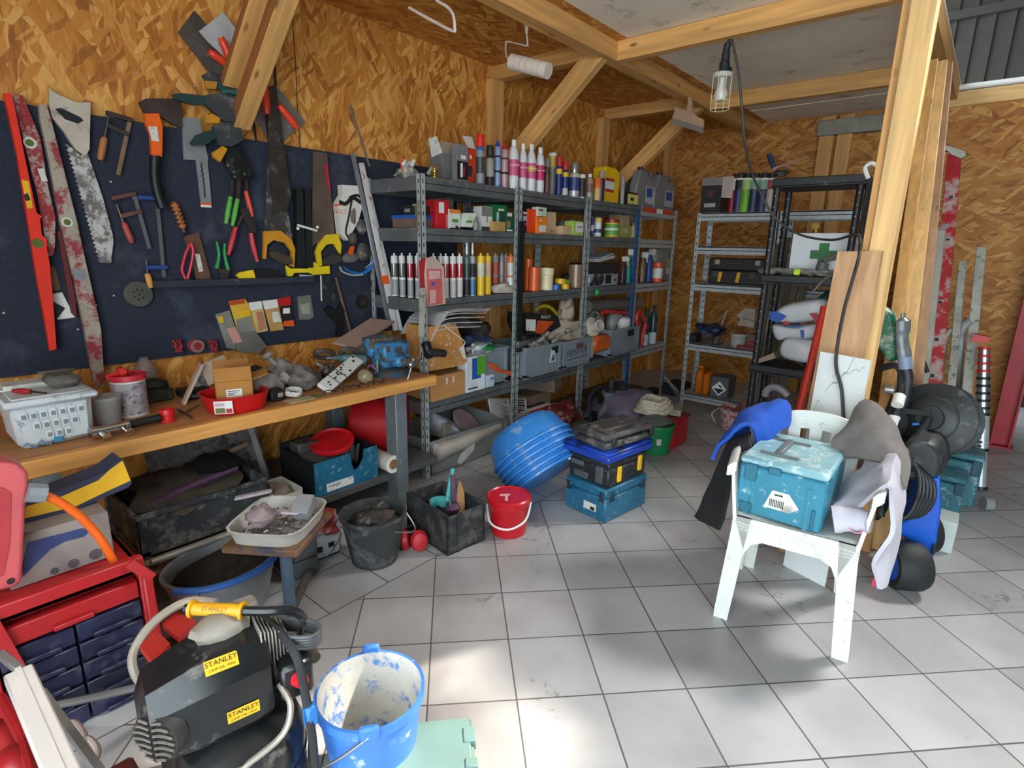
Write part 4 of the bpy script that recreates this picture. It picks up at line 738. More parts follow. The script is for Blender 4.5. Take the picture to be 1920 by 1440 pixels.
# helpers for the goods
def dist(p): return (p - CAM).dot(FWD)
def sy(px, py, x): return onx(px, py, x).y
def sbox(name, label, cat, cr, l, r, t, bt, z, xf, dep, m, mside=None, prints=(), group=None, bev=.002, lid=None):
    """a carton on a shelf; l, r, t, bt read off the enlarged view cr; prints = (u0,u1,v0,v1,material) as shares of its front"""
    (pl, pt), (pr, pb) = cr((l, t), (r, bt)); y0 = sy(pl, (pt + pb) / 2, xf); y1 = sy(pr, (pt + pb) / 2, xf); z1 = onx((pl + pr) / 2, pt, xf).z
    T = thing(name, label, cat, (xf - dep / 2, (y0 + y1) / 2, z), group); b = MB(); b.box(xf - dep, y0, z, xf, y1, z1, bev); b.build('box', m, T)
    for i, (u0, u1, v0, v1, pm) in enumerate(prints):
        b = MB(); b.box(xf, y0 + (y1 - y0) * u0, z + (z1 - z) * v0, xf + .0008 + i * .0003, y0 + (y1 - y0) * u1, z + (z1 - z) * v1); b.build('print', pm, T)
    return T, y0, y1, z1
def can(name, label, cat, cr, l, r, t, bt, z, xc, body, cap, mats, group=None, n=18, sx=1):
    (pl, pt), (pr, pb) = cr((l, t), (r, bt)); c = onx((pl + pr) / 2, (pt + pb) / 2, xc); rad = (pr - pl) / 2 * dist(c) / FPX; h = onx((pl + pr) / 2, pt, xc).z - z
    c = V((xc, c.y, z)); T = thing(name, label, cat, c, group)
    f = lambda pr_: [(p[0] * rad, p[1] * h) + tuple(p[2:]) for p in pr_]
    b = MB(); b.lathe(f(body), c, n, sx); b.build('body', mats, T)
    if cap: b = MB(); b.lathe(f(cap), c, n, sx); b.build('cap', mats, T)
    return T, c, rad, h
SPRAY = lambda lo, mi_, hi: [(.9, 0, 3), (1, .02, lo), (1, .22, mi_), (1, .55, hi), (1, .68, 3), (.86, .745, 3), (.82, .75)]
SCAP = lambda m: [(.84, .75, m), (.94, .755, m), (.93, .97, m), (.85, 1, m), (.02, 1)]
BOT = lambda a, bb, c: [(.92, 0, a), (1, .03, a), (1, .27, bb), (1, .62, c), (.98, .68, c), (.8, .78, c), (.42, .87, c), (.38, .88)]
BCAP = lambda m: [(.4, .88, m), (.46, .885, m), (.46, .99, m), (.4, 1, m), (.02, 1)]
Z1, Z2, Z3, Z4 = [t + .001 for t in TIERS]
# ---- top shelf, first bay
T = thing('work_gloves', 'heap of grey and white work gloves at the near end of the top shelf', 'gloves', (.4, 2.3, Z1)); GL = mat('9a948b', .85, 0, .2, 14); GLW = mat('c9c4bd', .8, 0, .15)
b = MB()
for k in range(3): b.ball((.42 - .08 * k, 2.27 + .05 * k, Z1 + .03), .05, .06, .03, 14, .3, k)
b.build('palm', GL, T)
random.seed(5)
for k in range(8):
    p = V((.46 - .05 * rnd(), 2.22 + .26 * rnd(), Z1 + .03)); d = V((.4 * rnd(), random.uniform(-.7, .7), rnd())).normalized() * .075
    b = MB(); b.tube([p, p + d * .5 + V((0, 0, .008)), p + d], [.013, .012, .009], 8); b.build('finger', [GLW, GL, mat('c4552c', .8)][0 if k % 3 else (2 if k == 3 else 1)], T)
c = V((.50, sy(*B5((735, 640))[0], .50), Z1)); b = MB(); b.lathe([(.018, 0), (.018, .012), (.01, .018), (.012, .03), (.02, .036), (.02, .045), (.009, .05), (.009, .062), (.013, .066), (.008, .078), (.001, .08)], c, 14); solo('brass_fitting', 'small brass pipe fitting standing on the top shelf beside the torn grey box', 'fitting', b, mat('b08a3e', .3, .8), c)
T, y0, y1, z1 = sbox('screw_box', 'torn grey box with raised flap at the near end of the top shelf', 'box', B5, 830, 1010, 420, 690, Z1, .44, .12, mat('6e6a68', .7), None, ((.1, .9, 0, .12, mat('8f3b2e', .6)),))
b = MB(); b.prism([(.44, y0, z1 - .01), (.44, y1 - .02, z1), (.46, y1, z1 + .05), (.45, y0 - .02, z1 + .055)], (-.003, 0, 0)); b.build('flap', mat('8f7d6c', .8), T)
b = MB(); b.prism([(.34, y0, z1 - .03), (.44, y0, z1 - .01), (.43, y0 - .04, z1 + .08), (.36, y0 - .04, z1 + .07)], (0, .003, 0)); b.build('flap', OFFW, T)
sbox('narrow_carton', 'narrow grey and black carton with white lettering beside the torn grey box', 'carton', B5, 1005, 1135, 330, 720, Z1, .53, .05, mat('77777a', .6), None, ((0, 1, .06, .56, INK), (.3, .5, .12, .5, PAPER), (.55, .7, .15, .42, mat('8a2d36', .6)), (.35, .8, .62, .72, PAPER)))
T, y0, y1, z1 = sbox('narrow_carton', 'orange and white carton with torn open top on the top shelf', 'carton', B5, 1135, 1225, 370, 740, Z1, .49, .06, mat('c8401e', .5), None, ((0, .6, .2, .5, mat('3a2f2c', .5)), (.5, 1, .05, .3, mat('a43a22', .5)), (.2, .5, .7, .8, PAPER)))
b = MB(); b.prism([(.49, y0, z1), (.49, y1, z1), (.46, y1, z1 + .075), (.46, y0 - .02, z1 + .07)], (-.003, 0, 0)); b.build('flap', mat('d0c7bd', .7), T)
DKB = mat('1d2733', .4, 0, .15)
can('spray_can', 'dark blue spray can with tall red cap, near end of the top shelf', 'spray can', B5, 1232, 1335, 205, 770, Z1, .52, SPRAY(1, 2, 1), SCAP(4), [DKB, GREY, mat('3a3f46', .4), mat('1f5fa8', .4), mat('d0221c', .35)])
can('spray_can', 'black spray can with pale label next to the red-capped one', 'spray can', B5, 1350, 1450, 340, 790, Z1, .53, SPRAY(0, 2, 2), SCAP(3), [INK, GREY, mat('8a8680', .5), mat('22201f', .5)])
def clearbot(label, l, r, t, bt, col, capc):
    can('squeeze_bottle', label, 'bottle', B5, l, r, t, bt, Z1, .52, [(.92, 0, 0), (1, .02, 0), (1, .3, 1), (1, .35, 0), (1, .62, 1), (1, .66, 0), (1, .8, 0), (.7, .84, 0), (.6, .85)], [(.62, .85, 2), (.8, .86, 2), (.6, .92, 2), (.2, .95, 2), (.16, 1, 2), (.02, 1)], [col, INK, capc])
clearbot('pale blue squeeze bottle with blue nozzle cap', 1450, 1530, 265, 810, mat('7d93b8', .3, 0, .08), mat('27369a', .4)); clearbot('pinkish squeeze bottle with red nozzle cap', 1532, 1618, 300, 815, mat('b08890', .3, 0, .08), mat('b01e2c', .4))
WB = mat('cfcdd0', .4, 0, .05); PK = mat('c9527e', .45, 0, .08); YO = mat('d9a33c', .5)
for i, (cr, l, r, t, bt, yo, lab) in enumerate(((B5, 1620, 1745, 270, 845, 0, 'white solvent bottle with pink label, first of four from the bench side'), (B5, 1745, 1845, 315, 860, 0, 'white solvent bottle with pink label, second of four from the bench side'), (B6, 45, 160, 325, 880, 1, 'white solvent bottle with pink and yellow label, third of four from the bench side'), (B6, 155, 262, 360, 890, 0, 'white solvent bottle with deep pink label, last of four from the bench side'))):
    T, c, rad, h = can('solvent_bottle', lab, 'bottle', cr, l, r, t, bt, Z1, .52, [(.92, 0, 0), (1, .03, 0), (1, .27, 1), (1, .42, 2 if yo else 1), (1, .54, 1), (1, .6, 0), (.98, .68, 0), (.8, .78, 0), (.42, .87, 0), (.38, .88)], BCAP(3), [WB, PK if i < 3 else mat('c22a62', .45), YO, WHITE], 'white solvent bottles on the top shelf')
    b = MB(); b.text('ACETONE', Tm(c + V((rad * .8, -rad * .62, h * .48)), (.6, .8, 0), (0, 0, 1), (.8, -.6, 0)), rad * .42, 0); b.build('lettering', WHITE, T)
BRN = mat('5e3a33', .45, 0, .15)
can('spray_can', 'brown spray can right of the white solvent bottles', 'spray can', B6, 258, 330, 495, 880, Z1, .52, SPRAY(0, 0, 2), SCAP(1), [BRN, mat('6f6d6c', .4), mat('4b2a26', .5), BRN])
can('foam_can', 'tall grey foam can with white top standing behind the brown spray can', 'can', B6, 300, 405, 432, 870, Z1, .44, [(.95, 0, 0), (1, .02, 0), (1, .62, 0), (1, .66, 1), (1, .93, 2), (.9, .94)], [(.9, .93, 2), (1, .94, 2), (1, 1, 2), (.02, 1)], [mat('7d7a76', .4), mat('b9a23a', .45), mat('cfcfcb', .4)])
WDB = mat('1f2c6e', .4, 0, .1)
for i, (l, r, t, bt, lab) in enumerate(((400, 475, 470, 925, 'navy and yellow oil spray with red cap, left of the pair'), (470, 550, 525, 940, 'navy and yellow oil spray with red cap, right of the pair'))):
    can('oil_spray', lab, 'spray can', B6, l, r, t, bt, Z1, .53, SPRAY(0 if i == 0 else 2, 0, 1), SCAP(4), [WDB, YEL, mat('b9b6b0', .5), WDB, mat('b3242e', .4)])
can('spray_gun_can', 'silver can with trigger sprayer and blue label', 'spray can', B6, 550, 685, 545, 960, Z1, .50, [(.95, 0, 0), (1, .02, 0), (1, .2, 1), (1, .58, 2), (1, .66, 0), (.9, .7, 0), (.66, .71)], [(.66, .7, 3), (.7, .72, 3), (.68, .96, 3), (.5, 1, 3), (.02, 1)], [mat('b4b3b3', .35, .3), mat('2c3f77', .45), mat('c7b68e', .5), mat('a3a09c', .3, .6)])
can('paint_can', 'black and white striped can behind the metal post on the top shelf', 'can', B6, 675, 750, 670, 970, Z1, .53, [(.95, 0, 1), (1, .06, 0), (1, .8, 1), (1, .95, 0), (.9, .96)], [(.9, .95, 0), (.96, .96, 0), (.9, 1, 0), (.02, 1)], [mat('2d2726', .5), OFFW])
can('small_bottle', 'small clear bottle with white cap beside the yellow jerrycan', 'bottle', B6, 755, 850, 680, 985, Z1, .53, BOT(0, 1, 0), BCAP(2), [mat('a4998c', .2, 0, .1, alpha=.75), mat('7a5a4b', .5), WHITE])
can('spray_can', 'orange labelled can in front of the yellow jerrycan', 'spray can', B6, 850, 940, 730, 1000, Z1, .54, [(.95, 0, 0), (1, .03, 0), (1, .55, 1), (1, .97, 1), (.9, 1, 1), (.02, 1)], None, [mat('c7a46a', .5), mat('e06a28', .45)])
can('spray_can', 'purple can with clear cap in front of the yellow jerrycan', 'spray can', B6, 905, 985, 640, 1005, Z1, .51, SPRAY(0, 0, 0), SCAP(1), [mat('2b2050', .45), mat('b09a80', .2, 0, .1, alpha=.8), GREY, mat('2b2050', .45)])
# jerrycan
def jerry(name, label, cr, l, r, t, bt, z, xf, dep, m, mcap, prints):
    (pl, pt), (pr, pb) = cr((l, t), (r, bt)); y0 = sy(pl, (pt + pb) / 2, xf); y1 = sy(pr, (pt + pb) / 2, xf); z1 = onx((pl + pr) / 2, pt, xf).z; h = z1 - z; w_ = y1 - y0
    T = thing(name, label, 'jerrycan', (xf - dep / 2, (y0 + y1) / 2, z)); b = MB()
    sec = [(y0, z), (y1, z), (y1, z + h * .82), (y1 - w_ * .12, z + h * .93), (y1 - w_ * .3, z1), (y0 + w_ * .08, z1), (y0, z + h * .94)]
    b.prism([(xf, y, zz) for y, zz in sec], (-dep, 0, 0)); o = b.build('body', m, T); md = o.modifiers.new('bevel', 'BEVEL'); md.width = min(.012, w_ * .1); md.segments = 2
    b = MB(); b.cyl((xf - dep / 2, y1 - w_ * .14, z + h * .9), (xf - dep / 2, y1 - w_ * .04, z + h * .98), min(.025, dep * .3)); b.build('cap', mcap, T)
    for i, (u0, u1, v0, v1, pm) in enumerate(prints): b = MB(); b.box(xf, y0 + w_ * u0, z + h * v0, xf + .001 + i * .0004, y0 + w_ * u1, z + h * v1); b.build('print', pm, T)
jerry('jerrycan', 'yellow plastic jerrycan with red and white label on the top shelf', B6, 985, 1165, 595, 1030, Z1, .50, .13, mat('e2b212', .4, 0, .06), mat('b3302c', .4), ((.03, .6, .3, .68, OFFW), (.03, .6, .6, .68, mat('a8302a', .5)), (.03, .6, .3, .38, mat('a8302a', .5))))
can('cartridge', 'slim grey cartridge standing right of the yellow jerrycan', 'cartridge', B6, 1172, 1225, 710, 1035, Z1, .52, [(1, 0, 0), (1, .96, 0), (.9, 1, 0), (.02, 1)], None, [mat('8e8a84', .45)])
T, y0, y1, z1 = sbox('oil_tin', 'black tin with pale yellow label left of the silver oil bottles', 'tin', B6, 1260, 1385, 900, 1050, Z1, .53, .07, BLK, None, ((.02, .98, .1, .85, mat('d6bd6a', .5)), (.25, .6, .35, .6, INK)), bev=.006)
can('marker_tube', 'thin black tube standing left of the black tin', 'tube', B6, 1225, 1270, 775, 1045, Z1, .50, [(1, 0, 0), (1, .97, 0), (.9, 1, 0), (.02, 1)], None, [INK])
def oilb(label, l, r, t, bt, xf):
    (pl, pt), (pr, pb) = B6((l, t), (r, bt)); y0 = sy(pl, (pt + pb) / 2, xf); y1 = sy(pr, (pt + pb) / 2, xf); z1 = onx((pl + pr) / 2, pt, xf).z; z = Z1 + .0; h = z1 - z; w_ = y1 - y0
    T = thing('oil_bottle', label, 'bottle', (xf - .04, (y0 + y1) / 2, z), 'silver engine oil bottles'); G = mat('85868a', .35, .25, .08)
    sec = [(0, 0), (1, 0), (1, .6), (.93, .8), (.78, .84), (.7, .78), (.62, .8), (.5, .92), (.22, .92), (.1, .7), (0, .5)]
    b = MB(); b.prism([(xf, y0 + u * w_, z + v * h) for u, v in sec], (-.085, 0, 0)); o = b.build('body', G, T); md = o.modifiers.new('bevel', 'BEVEL'); md.width = .012; md.segments = 2
    b = MB(); b.tube([(xf - .04, y0 + w_ * u, z + h * v) for u, v in ((.6, .86), (.8, .93), (.95, .84), (.96, .7))], .014, 8); b.build('handle', G, T)
    b = MB(); b.cyl((xf - .045, y0 + w_ * .34, z + h * .91), (xf - .045, y0 + w_ * .34, z + h), .026); b.build('cap', mat('221d2e', .4), T)
    b = MB(); b.box(xf, y0 + w_ * .5, z + h * .12, xf + .001, y0 + w_ * .95, z + h * .55); b.mi = 1; b.box(xf, y0 + w_ * .55, z + h * .28, xf + .0016, y0 + w_ * .85, z + h * .5); b.build('label', [mat('a9abae', .4), mat('2e4d9c', .45)], T)
oilb('silver engine oil bottle with blue label, the taller left one of two', 1370, 1590, 595, 1080, .50); oilb('silver engine oil bottle with blue label, the lower right one of two', 1590, 1830, 660, 1110, .50)
b = MB(); P = B6((1450, 1090), (1815, 1150)); y0 = sy(*P[0], .57); y1 = sy(*P[1], .57); b.box(.566, y0, 1.835, .5675, y1, 1.878); b.mi = 1; b.box(.566, y0 + (y1 - y0) * .42, 1.835, .568, y0 + (y1 - y0) * .62, 1.878); solo('warning_tape', 'strip of red and white tape stuck along the last top shelf edge', 'tape', b, [mat('c8432e', .5), WHITE], (.566, y0, 1.835))
# ---- second shelf
xa, xb = ony(735, 405, 2.27).x, ony(776, 405, 2.27).x; z1 = ony(755, 404, 2.27).z; T = thing('carton', 'brown carton with blue lid edge on the second shelf behind the slotted post', 'carton', ((xa + xb) / 2, 2.37, Z2)); b = MB(); b.box(xa, 2.27, Z2, xb, 2.46, z1, .003); b.build('box', mat('6a5549', .75), T)
b = MB(); b.box(xa - .002, 2.268, z1 - .018, xb + .002, 2.462, z1 + .003); b.build('lid', mat('1d4fa0', .5), T)
b = MB(); b.box(xa + .08, 2.29, z1 + .004, xb - .02, 2.45, z1 + .06, .003); b.mi = 1; b.box(xa + .1, 2.2895, z1 + .02, xa + .15, 2.29, z1 + .04); solo('black_box', 'black box with a pale label on top of the blue-edged carton', 'box', b, [INK, GREY], ((xa + xb) / 2, 2.37, z1 + .004))
T = thing('sliding_gauge', 'brass-coloured sliding gauge hanging from the first shelf post', 'gauge', (.575, 2.24, 1.5)); P = [onx(*p, .575) for p in B7((510, 160), (525, 480), (470, 155), (545, 150))]
b = MB(); b.bar(P[0], P[1], .014, .004, (1, 0, 0)); b.build('rule', mat('a08b66', .35, .6), T); b = MB(); b.bar(P[2], P[3], .012, .006, (1, 0, 0)); b.build('head', mat('b5a78e', .35, .6), T)
sbox('carton', 'bright red carton with white barcode label on the second shelf', 'carton', B7, 755, 910, 95, 415, Z2, .50, .17, mat('c01c22', .45), None, ((.2, .6, .55, .92, OFFW), (.75, 1, .02, .5, mat('c87a7c', .5))))
b = MB(); b.box(.2, sy(837, 400, .3), Z2, .3, sy(850, 380, .3), 1.80); solo('grey_box', 'grey box standing behind the bright red carton', 'box', b, mat('76716b', .7), (.25, 2.6, Z2))
b = MB(); b.prism([(.475, 2.47, Z2), (.475, 2.43, Z2), (.475, 2.43, Z2 + .14), (.475, 2.47, Z2 + .13)], (-.1, 0, 0)); solo('flat_carton', 'slim white carton standing at the near side of the bright red carton', 'carton', b, OFFW, (.42, 2.45, Z2))
sbox('screw_box', 'white screw box with orange top and green panel, upright on the second shelf', 'box', B7, 912, 1045, 210, 415, Z2, .51, .07, mat('cfd0c8', .6), None, ((0, 1, .8, 1, mat('d98032', .5)), (.25, .8, .36, .52, mat('4d8a2e', .5)), (.55, .8, .08, .18, INK), (0, 1, 0, .08, INK)))
def tilted(label, pts, x, th, m, pr):
    T = thing('screw_box', label, 'box', mid(pts, x)); b = MB(); b.prism(wp(pts, x), (-th, 0, 0)); b.build('box', m, T); b = MB(); b.prism(wp(pr, x + .0015), (-.001, 0, 0)); b.build('print', mat('4d8a2e', .5), T)
tilted('white and green screw box tilted to the right on the second shelf', B7((1060, 415), (1110, 250), (1240, 255), (1185, 425)), .52, .06, mat('cfd3c4', .6), B7((1110, 370), (1120, 340), (1190, 342), (1180, 372)))
can('small_bottle', 'small grey bottle in front of the tilted screw box', 'bottle', B7, 1195, 1265, 330, 440, Z2, .54, [(.9, 0), (1, .03), (1, .75), (.6, .85), (.5, 1), (.02, 1)], None, [mat('7d7e7c', .4)])
sbox('hardware_box', 'grey and white hardware box with dark band on the second shelf', 'box', B7, 1300, 1430, 175, 410, Z2, .51, .08, mat('d0cec6', .6), None, ((0, 1, .6, .98, mat('77736c', .6)), (.45, .52, .35, .62, INK), (0, 1, 0, .18, mat('3b3634', .6))))
sbox('screw_box', 'dark screw box with pale spots behind the grey and white hardware box', 'box', B7, 1190, 1300, 190, 420, Z2, .44, .07, mat('35413b', .6), None, ((.1, .8, .7, .78, OFFW), (.1, .8, .85, .92, OFFW)))
sbox('screw_box', 'green screw box with white lettering behind the small tan box', 'box', B7, 1435, 1610, 155, 430, Z2, .47, .09, mat('1c7440', .5), None, ((.35, .75, .78, .86, WHITE), (.25, .9, .3, .72, mat('c9ddd0', .6)), (.45, .75, .45, .55, INK)))
sbox('small_carton', 'small tan carton in front of the green screw box', 'carton', B7, 1440, 1585, 355, 450, Z2, .545, .06, mat('b08a4e', .75))
sbox('screw_box', 'dark green screw box with picture of wooden pegs by the second post', 'box', B7, 1595, 1690, 240, 455, Z2, .55, .07, mat('20462f', .5), None, ((.1, .7, .78, .95, OFFW), (.1, .5, .2, .55, mat('8d7a45', .6)), (.1, .8, .04, .12, WHITE)))
sbox('screw_box', 'black, white and pink box just right of the second post', 'box', B8, 0, 55, 200, 480, Z2, .52, .07, INK, None, ((.1, .9, .78, .86, OFFW), (.1, .9, .5, .7, mat('a7a3a8', .5)), (.1, .9, .3, .42, PINK)))
sbox('screw_box', 'tall plain orange-red box on the second shelf', 'box', B8, 62, 172, 205, 490, Z2, .53, .09, mat('e2451a', .45))
sbox('screw_box', 'orange box with white label in front of the orange-red one', 'box', B8, 178, 292, 300, 490, Z2, .55, .07, mat('e07a22', .45), None, ((.15, .9, .1, .5, OFFW), (.2, .4, .75, .82, OFFW)))
sbox('screw_box', 'pale green and white box stacked on the orange one', 'box', B8, 182, 288, 182, 300, onx(1020, 406, .55).z, .545, .06, mat('bcc7ae', .6), None, ((.1, .6, .6, .75, INK),))
sbox('kraft_box', 'upright kraft box on the second shelf', 'box', B8, 298, 400, 240, 420, Z2 + .0, .50, .06, KRAFT, None, ((.3, .8, .1, .2, mat('b0784f', .7)),))
sbox('kraft_box', 'low tan box at the front of the second shelf', 'box', B8, 480, 600, 410, 515, Z2, .545, .1, KRAFT)
sbox('screw_box', 'lime green and white box at the front of the second shelf', 'box', B8, 600, 728, 350, 525, Z2, .55, .08, mat('a9c455', .5), None, ((.3, .95, .2, .9, OFFW), (.5, .9, .55, .65, PINK)))
c = (.42, sy(1074, 405, .42), Z2 + .06); b = MB(); b.ball(c, .12, .16, .07, 18, .3, 6, flat=-.06); solo('plastic_bag', 'crumpled grey plastic bag behind the lime green box', 'bag', b, mat('8d9090', .3, 0, .2, 14), (c[0], c[1], Z2))
c = (.36, sy(1052, 412, .36), Z2 + .04); b = MB(); b.ball(c, .1, .1, .05, 14, .25, 16, flat=-.04); solo('cloth_bundle', 'greenish bundle lying behind the kraft boxes on the second shelf', 'cloth', b, mat('4d5a4a', .85), (c[0], c[1], Z2))
can('wax_tin', 'blue and cream tin beside the yellow jar on the second shelf', 'tin', B8, 815, 870, 310, 530, Z2, .47, [(1, 0, 0), (1, .3, 1), (1, .6, 0), (1, .97, 0), (.9, 1), (.02, 1)], None, [mat('39437a', .45), OFFW])
can('glue_tin', 'cream capped glue tin with blue stripes left of the yellow jar', 'tin', B8, 860, 945, 310, 525, Z2, .53, [(1, 0, 1), (1, .2, 0), (1, .4, 1), (1, .75, 2), (1, .97, 2), (.9, 1), (.02, 1)], None, [mat('39437a', .45), OFFW, mat('d8b674', .5)])
can('filler_jar', 'yellow jar with dark red lid and green label on the second shelf', 'jar', B8, 978, 1155, 325, 540, Z2, .50, [(.95, 0, 0), (1, .03, 0), (1, .1, 1), (1, .38, 2), (1, .5, 1), (1, .72, 0), (1, .8)], [(1.0, .79, 3), (1.04, .8, 3), (1.04, .97, 3), (.98, 1, 3), (.02, 1)], [mat('dcae1e', .45), mat('5c9440', .5), OFFW, mat('8c2320', .4)])
b = MB(); b.cbox((.32, sy(1162, 415, .32), Z2 + .12), (.14, .16, .22), .004, MR(.12, 3, 'X')); solo('kraft_bag', 'creased kraft bag behind the yellow jar', 'bag', b, KRAFT, (.32, sy(1162, 415, .32), Z2))
T, y0, y1, z1 = sbox('folded_carton', 'olive green flattened carton right of the yellow jar', 'carton', B8, 1185, 1310, 405, 545, Z2, .53, .05, mat('8f8a45', .65), None, ((.15, .6, .4, .75, mat('a8a58c', .6)),))
b = MB(); b.prism([(.53, y1, Z2 + .005), (.53, y1 + .07, Z2 + .01), (.53, y1 + .04, z1 + .02), (.53, y1, z1)], (-.004, 0, 0)); b.build('flap', mat('c4bd85', .65), T)
# ---- third shelf: sealant cartridges
def tube(label, cr, l, r, t, bt, xc, mats, group, nozzle=True, tip=False):
    (pl, pt), (pr, pb) = cr((l, t), (r, bt)); xc = xc or ony((pl + pr) / 2, (pt + pb) / 2, 2.3).x; c = onx((pl + pr) / 2, (pt + pb) / 2, xc); rad = (pr - pl) / 2 * dist(c) / FPX; h = onx((pl + pr) / 2, pt, xc).z - Z3; c = V((xc, c.y, Z3))
    T = thing('sealant_cartridge', label, 'cartridge', c, group); b = MB(); b.lathe([(rad, 0, 2), (rad, .03 * h, 0), (rad, .42 * h, 2), (rad, .48 * h, 1), (rad, .82 * h, 2), (rad, .97 * h, 2), (rad * .9, h, 2), (rad * .3, h * 1.0, 2), (rad * .3, h * 1.06, 2), (.001, h * 1.07)], c, 16); b.build('body', mats, T)
    if nozzle: p = c + V((rad * .75, -rad * .85, h * .97)); b = MB(); b.cyl(p, p + V((.004, -.004, -h * .46)), rad * .36, rad * .12, 10); b.build('nozzle', WHITE, T)
    if tip: b = MB(); b.cyl(c + V((0, 0, h * 1.06)), c + V((0, 0, h * 1.36)), rad * .36, rad * .2, 10); b.build('nozzle', WHITE, T)
    return T
TG = [mat('8e8e8f', .4), mat('4f5052', .45), mat('d3d0cd', .4)]; TR = [mat('b8b0ae', .4), mat('b01d24', .45), mat('d3d0cd', .4)]
xs = [(215, 300, 'first'), (310, 385, 'second'), (408, 480, 'third'), (500, 560, 'fourth')]
for i, (l, r, o_) in enumerate(xs): tube('sealant cartridge with dark label and white nozzle, %s left of the slotted post' % o_, B7, l, r, 765, 1255, None, [TG[0], TG[1] if i < 2 else mat('a21e24', .45), TG[2]], 'red and white sealant cartridges')
for i, (l, r, o_) in enumerate(((690, 760, 'first'), (775, 850, 'second'), (835, 905, 'third'), (915, 995, 'fourth'), (995, 1075, 'fifth'))): tube('red and white sealant cartridge, %s right of the hanging pink sachet post' % o_, B7, l, r, 770, 1250, .52 if i != 1 else .47, TR, 'red and white sealant cartridges')
tube('black sealant cartridge with tall white nozzle, left of the pair', B7, 1080, 1165, 775, 1225, .52, [INK, mat('2c3a34', .4), mat('55585a', .4)], None, False, True)
tube('black and blue sealant cartridge with tall white nozzle, right of the pair', B7, 1150, 1230, 770, 1225, .53, [mat('3c6a8c', .4), INK, mat('8a8d90', .4)], None, False, True)
tube('yellow sealant cartridge with white label, left of the two', B7, 1240, 1335, 765, 1240, .53, [mat('e0b41e', .42), mat('cfc7b0', .5), mat('e0b41e', .42)], None, False)
tube('yellow sealant cartridge with white label, right of the two', B7, 1325, 1415, 765, 1225, .50, [mat('e0b41e', .42), mat('c9a888', .5), mat('e0b41e', .42)], None, False)
for i, (l, r, m, lab) in enumerate(((1420, 1505, mat('c4583f', .45), 'red printed cartridge behind the white rag'), (1510, 1565, mat('a5a09f', .4), 'silver cartridge behind the white rag'), (1560, 1620, mat('b96a52', .45), 'orange and silver cartridge behind the white rag'))): tube(lab, B7, l, r, 760, 1090, .40, [m, m, mat('8b8987', .4)], None, False)
tube('white cartridge with orange top beside the black strap', B7, 1600, 1690, 770, 1195, .50, [mat('d2d0cc', .4), mat('c9c6c0', .4), mat('d9682c', .4)], None, False)
b = MB(); c = (.5, sy(945, 545, .5), Z3 + .03); b.ball(c, .05, .1, .045, 16, .3, 12, flat=-.03); solo('rag', 'crumpled white rag in front of the cartridges on the third shelf', 'rag', b, mat('b3a79c', .9, 0, .12), (c[0], c[1], Z3))
# hanging sachet and board on the first post
T = thing('sachet', 'pink and white paper sachet hanging in front of the first shelf post', 'sachet', onx(*B7((730, 1070))[0], .58)); b = MB(); P = wp(B7((620, 790), (700, 775), (820, 900), (840, 1340), (650, 1370), (600, 1000)), .583); b.prism(P, (.02, 0, 0)); b.build('paper', mat('b9a293', .75, 0, .12), T)
b = MB(); b.prism(wp(B7((640, 925), (815, 925), (835, 1335), (655, 1365)), .6035), (.001, 0, 0)); b.mi = 1; b.prism(wp(B7((665, 945), (800, 945), (805, 1040), (670, 1050)), .6046), (.0006, 0, 0)); b.prism(wp(B7((675, 1180), (750, 1175), (755, 1330), (680, 1345)), .6046), (.0006, 0, 0)); b.mi = 2; b.prism(wp(B7((690, 1080), (745, 1080), (740, 1120), (695, 1125)), .6046), (.0006, 0, 0)); b.build('print', [mat('c25a55', .6), mat('cf9f9a', .6), mat('4a4f9a', .6)], T)
b = MB(); b.prism(wp(B7((550, 830), (600, 790), (625, 800), (600, 1100), (600, 1190), (560, 1160)), .578), (.012, 0, 0)); solo('sachet', 'dark red sachet half hidden behind the pink and white one', 'sachet', b, mat('a01e22', .6), onx(*B7((580, 950))[0], .578))
b = MB(); P = [onx(*p, .59) for p in C1((90, 0), (60, 590))]; b.bar(P[0], P[1], .035, .012, (1, 0, 0)); solo('painted_batten', 'white painted wooden batten hanging down the first shelf post', 'batten', b, mat('a9a596', .7, 0, .15, 9, '6d665c', .2), P[1])
# ---- third shelf, bays two to four
def pipe(label, cr, l, r, t, bt, m, rim, xc=.5):
    (pl, pt), (pr, pb) = cr((l, t), (r, bt)); c = onx((pl + pr) / 2, (pt + pb) / 2, xc); rad = (pr - pl) / 2 * dist(c) / FPX; h = onx((pl + pr) / 2, pt, xc).z - Z3; c = V((xc, c.y, Z3))
    b = MB(); k = .9; b.lathe([(rad * k, 0), (rad * k, h * .68), (rad, h * .7), (rad, h), (rad * .85, h), (rad * .8, .01), (.001, .01)] if rim else [(rad, 0), (rad, h), (rad * .88, h), (rad * .86, .01), (.001, .01)], c, 22); solo('plastic_pipe', label, 'pipe', b, m, c)
ORP = mat('dc5a22', .35, 0, .06)
pipe('orange plastic pipe piece standing by the black strap', B8, 20, 110, 805, 1205, ORP, False, .44); pipe('orange plastic pipe piece left of the cream one', B8, 65, 205, 905, 1200, ORP, False, .5); pipe('cream plastic pipe socket on the third shelf', B8, 195, 375, 910, 1190, mat('d8c9a4', .4), True, .5)
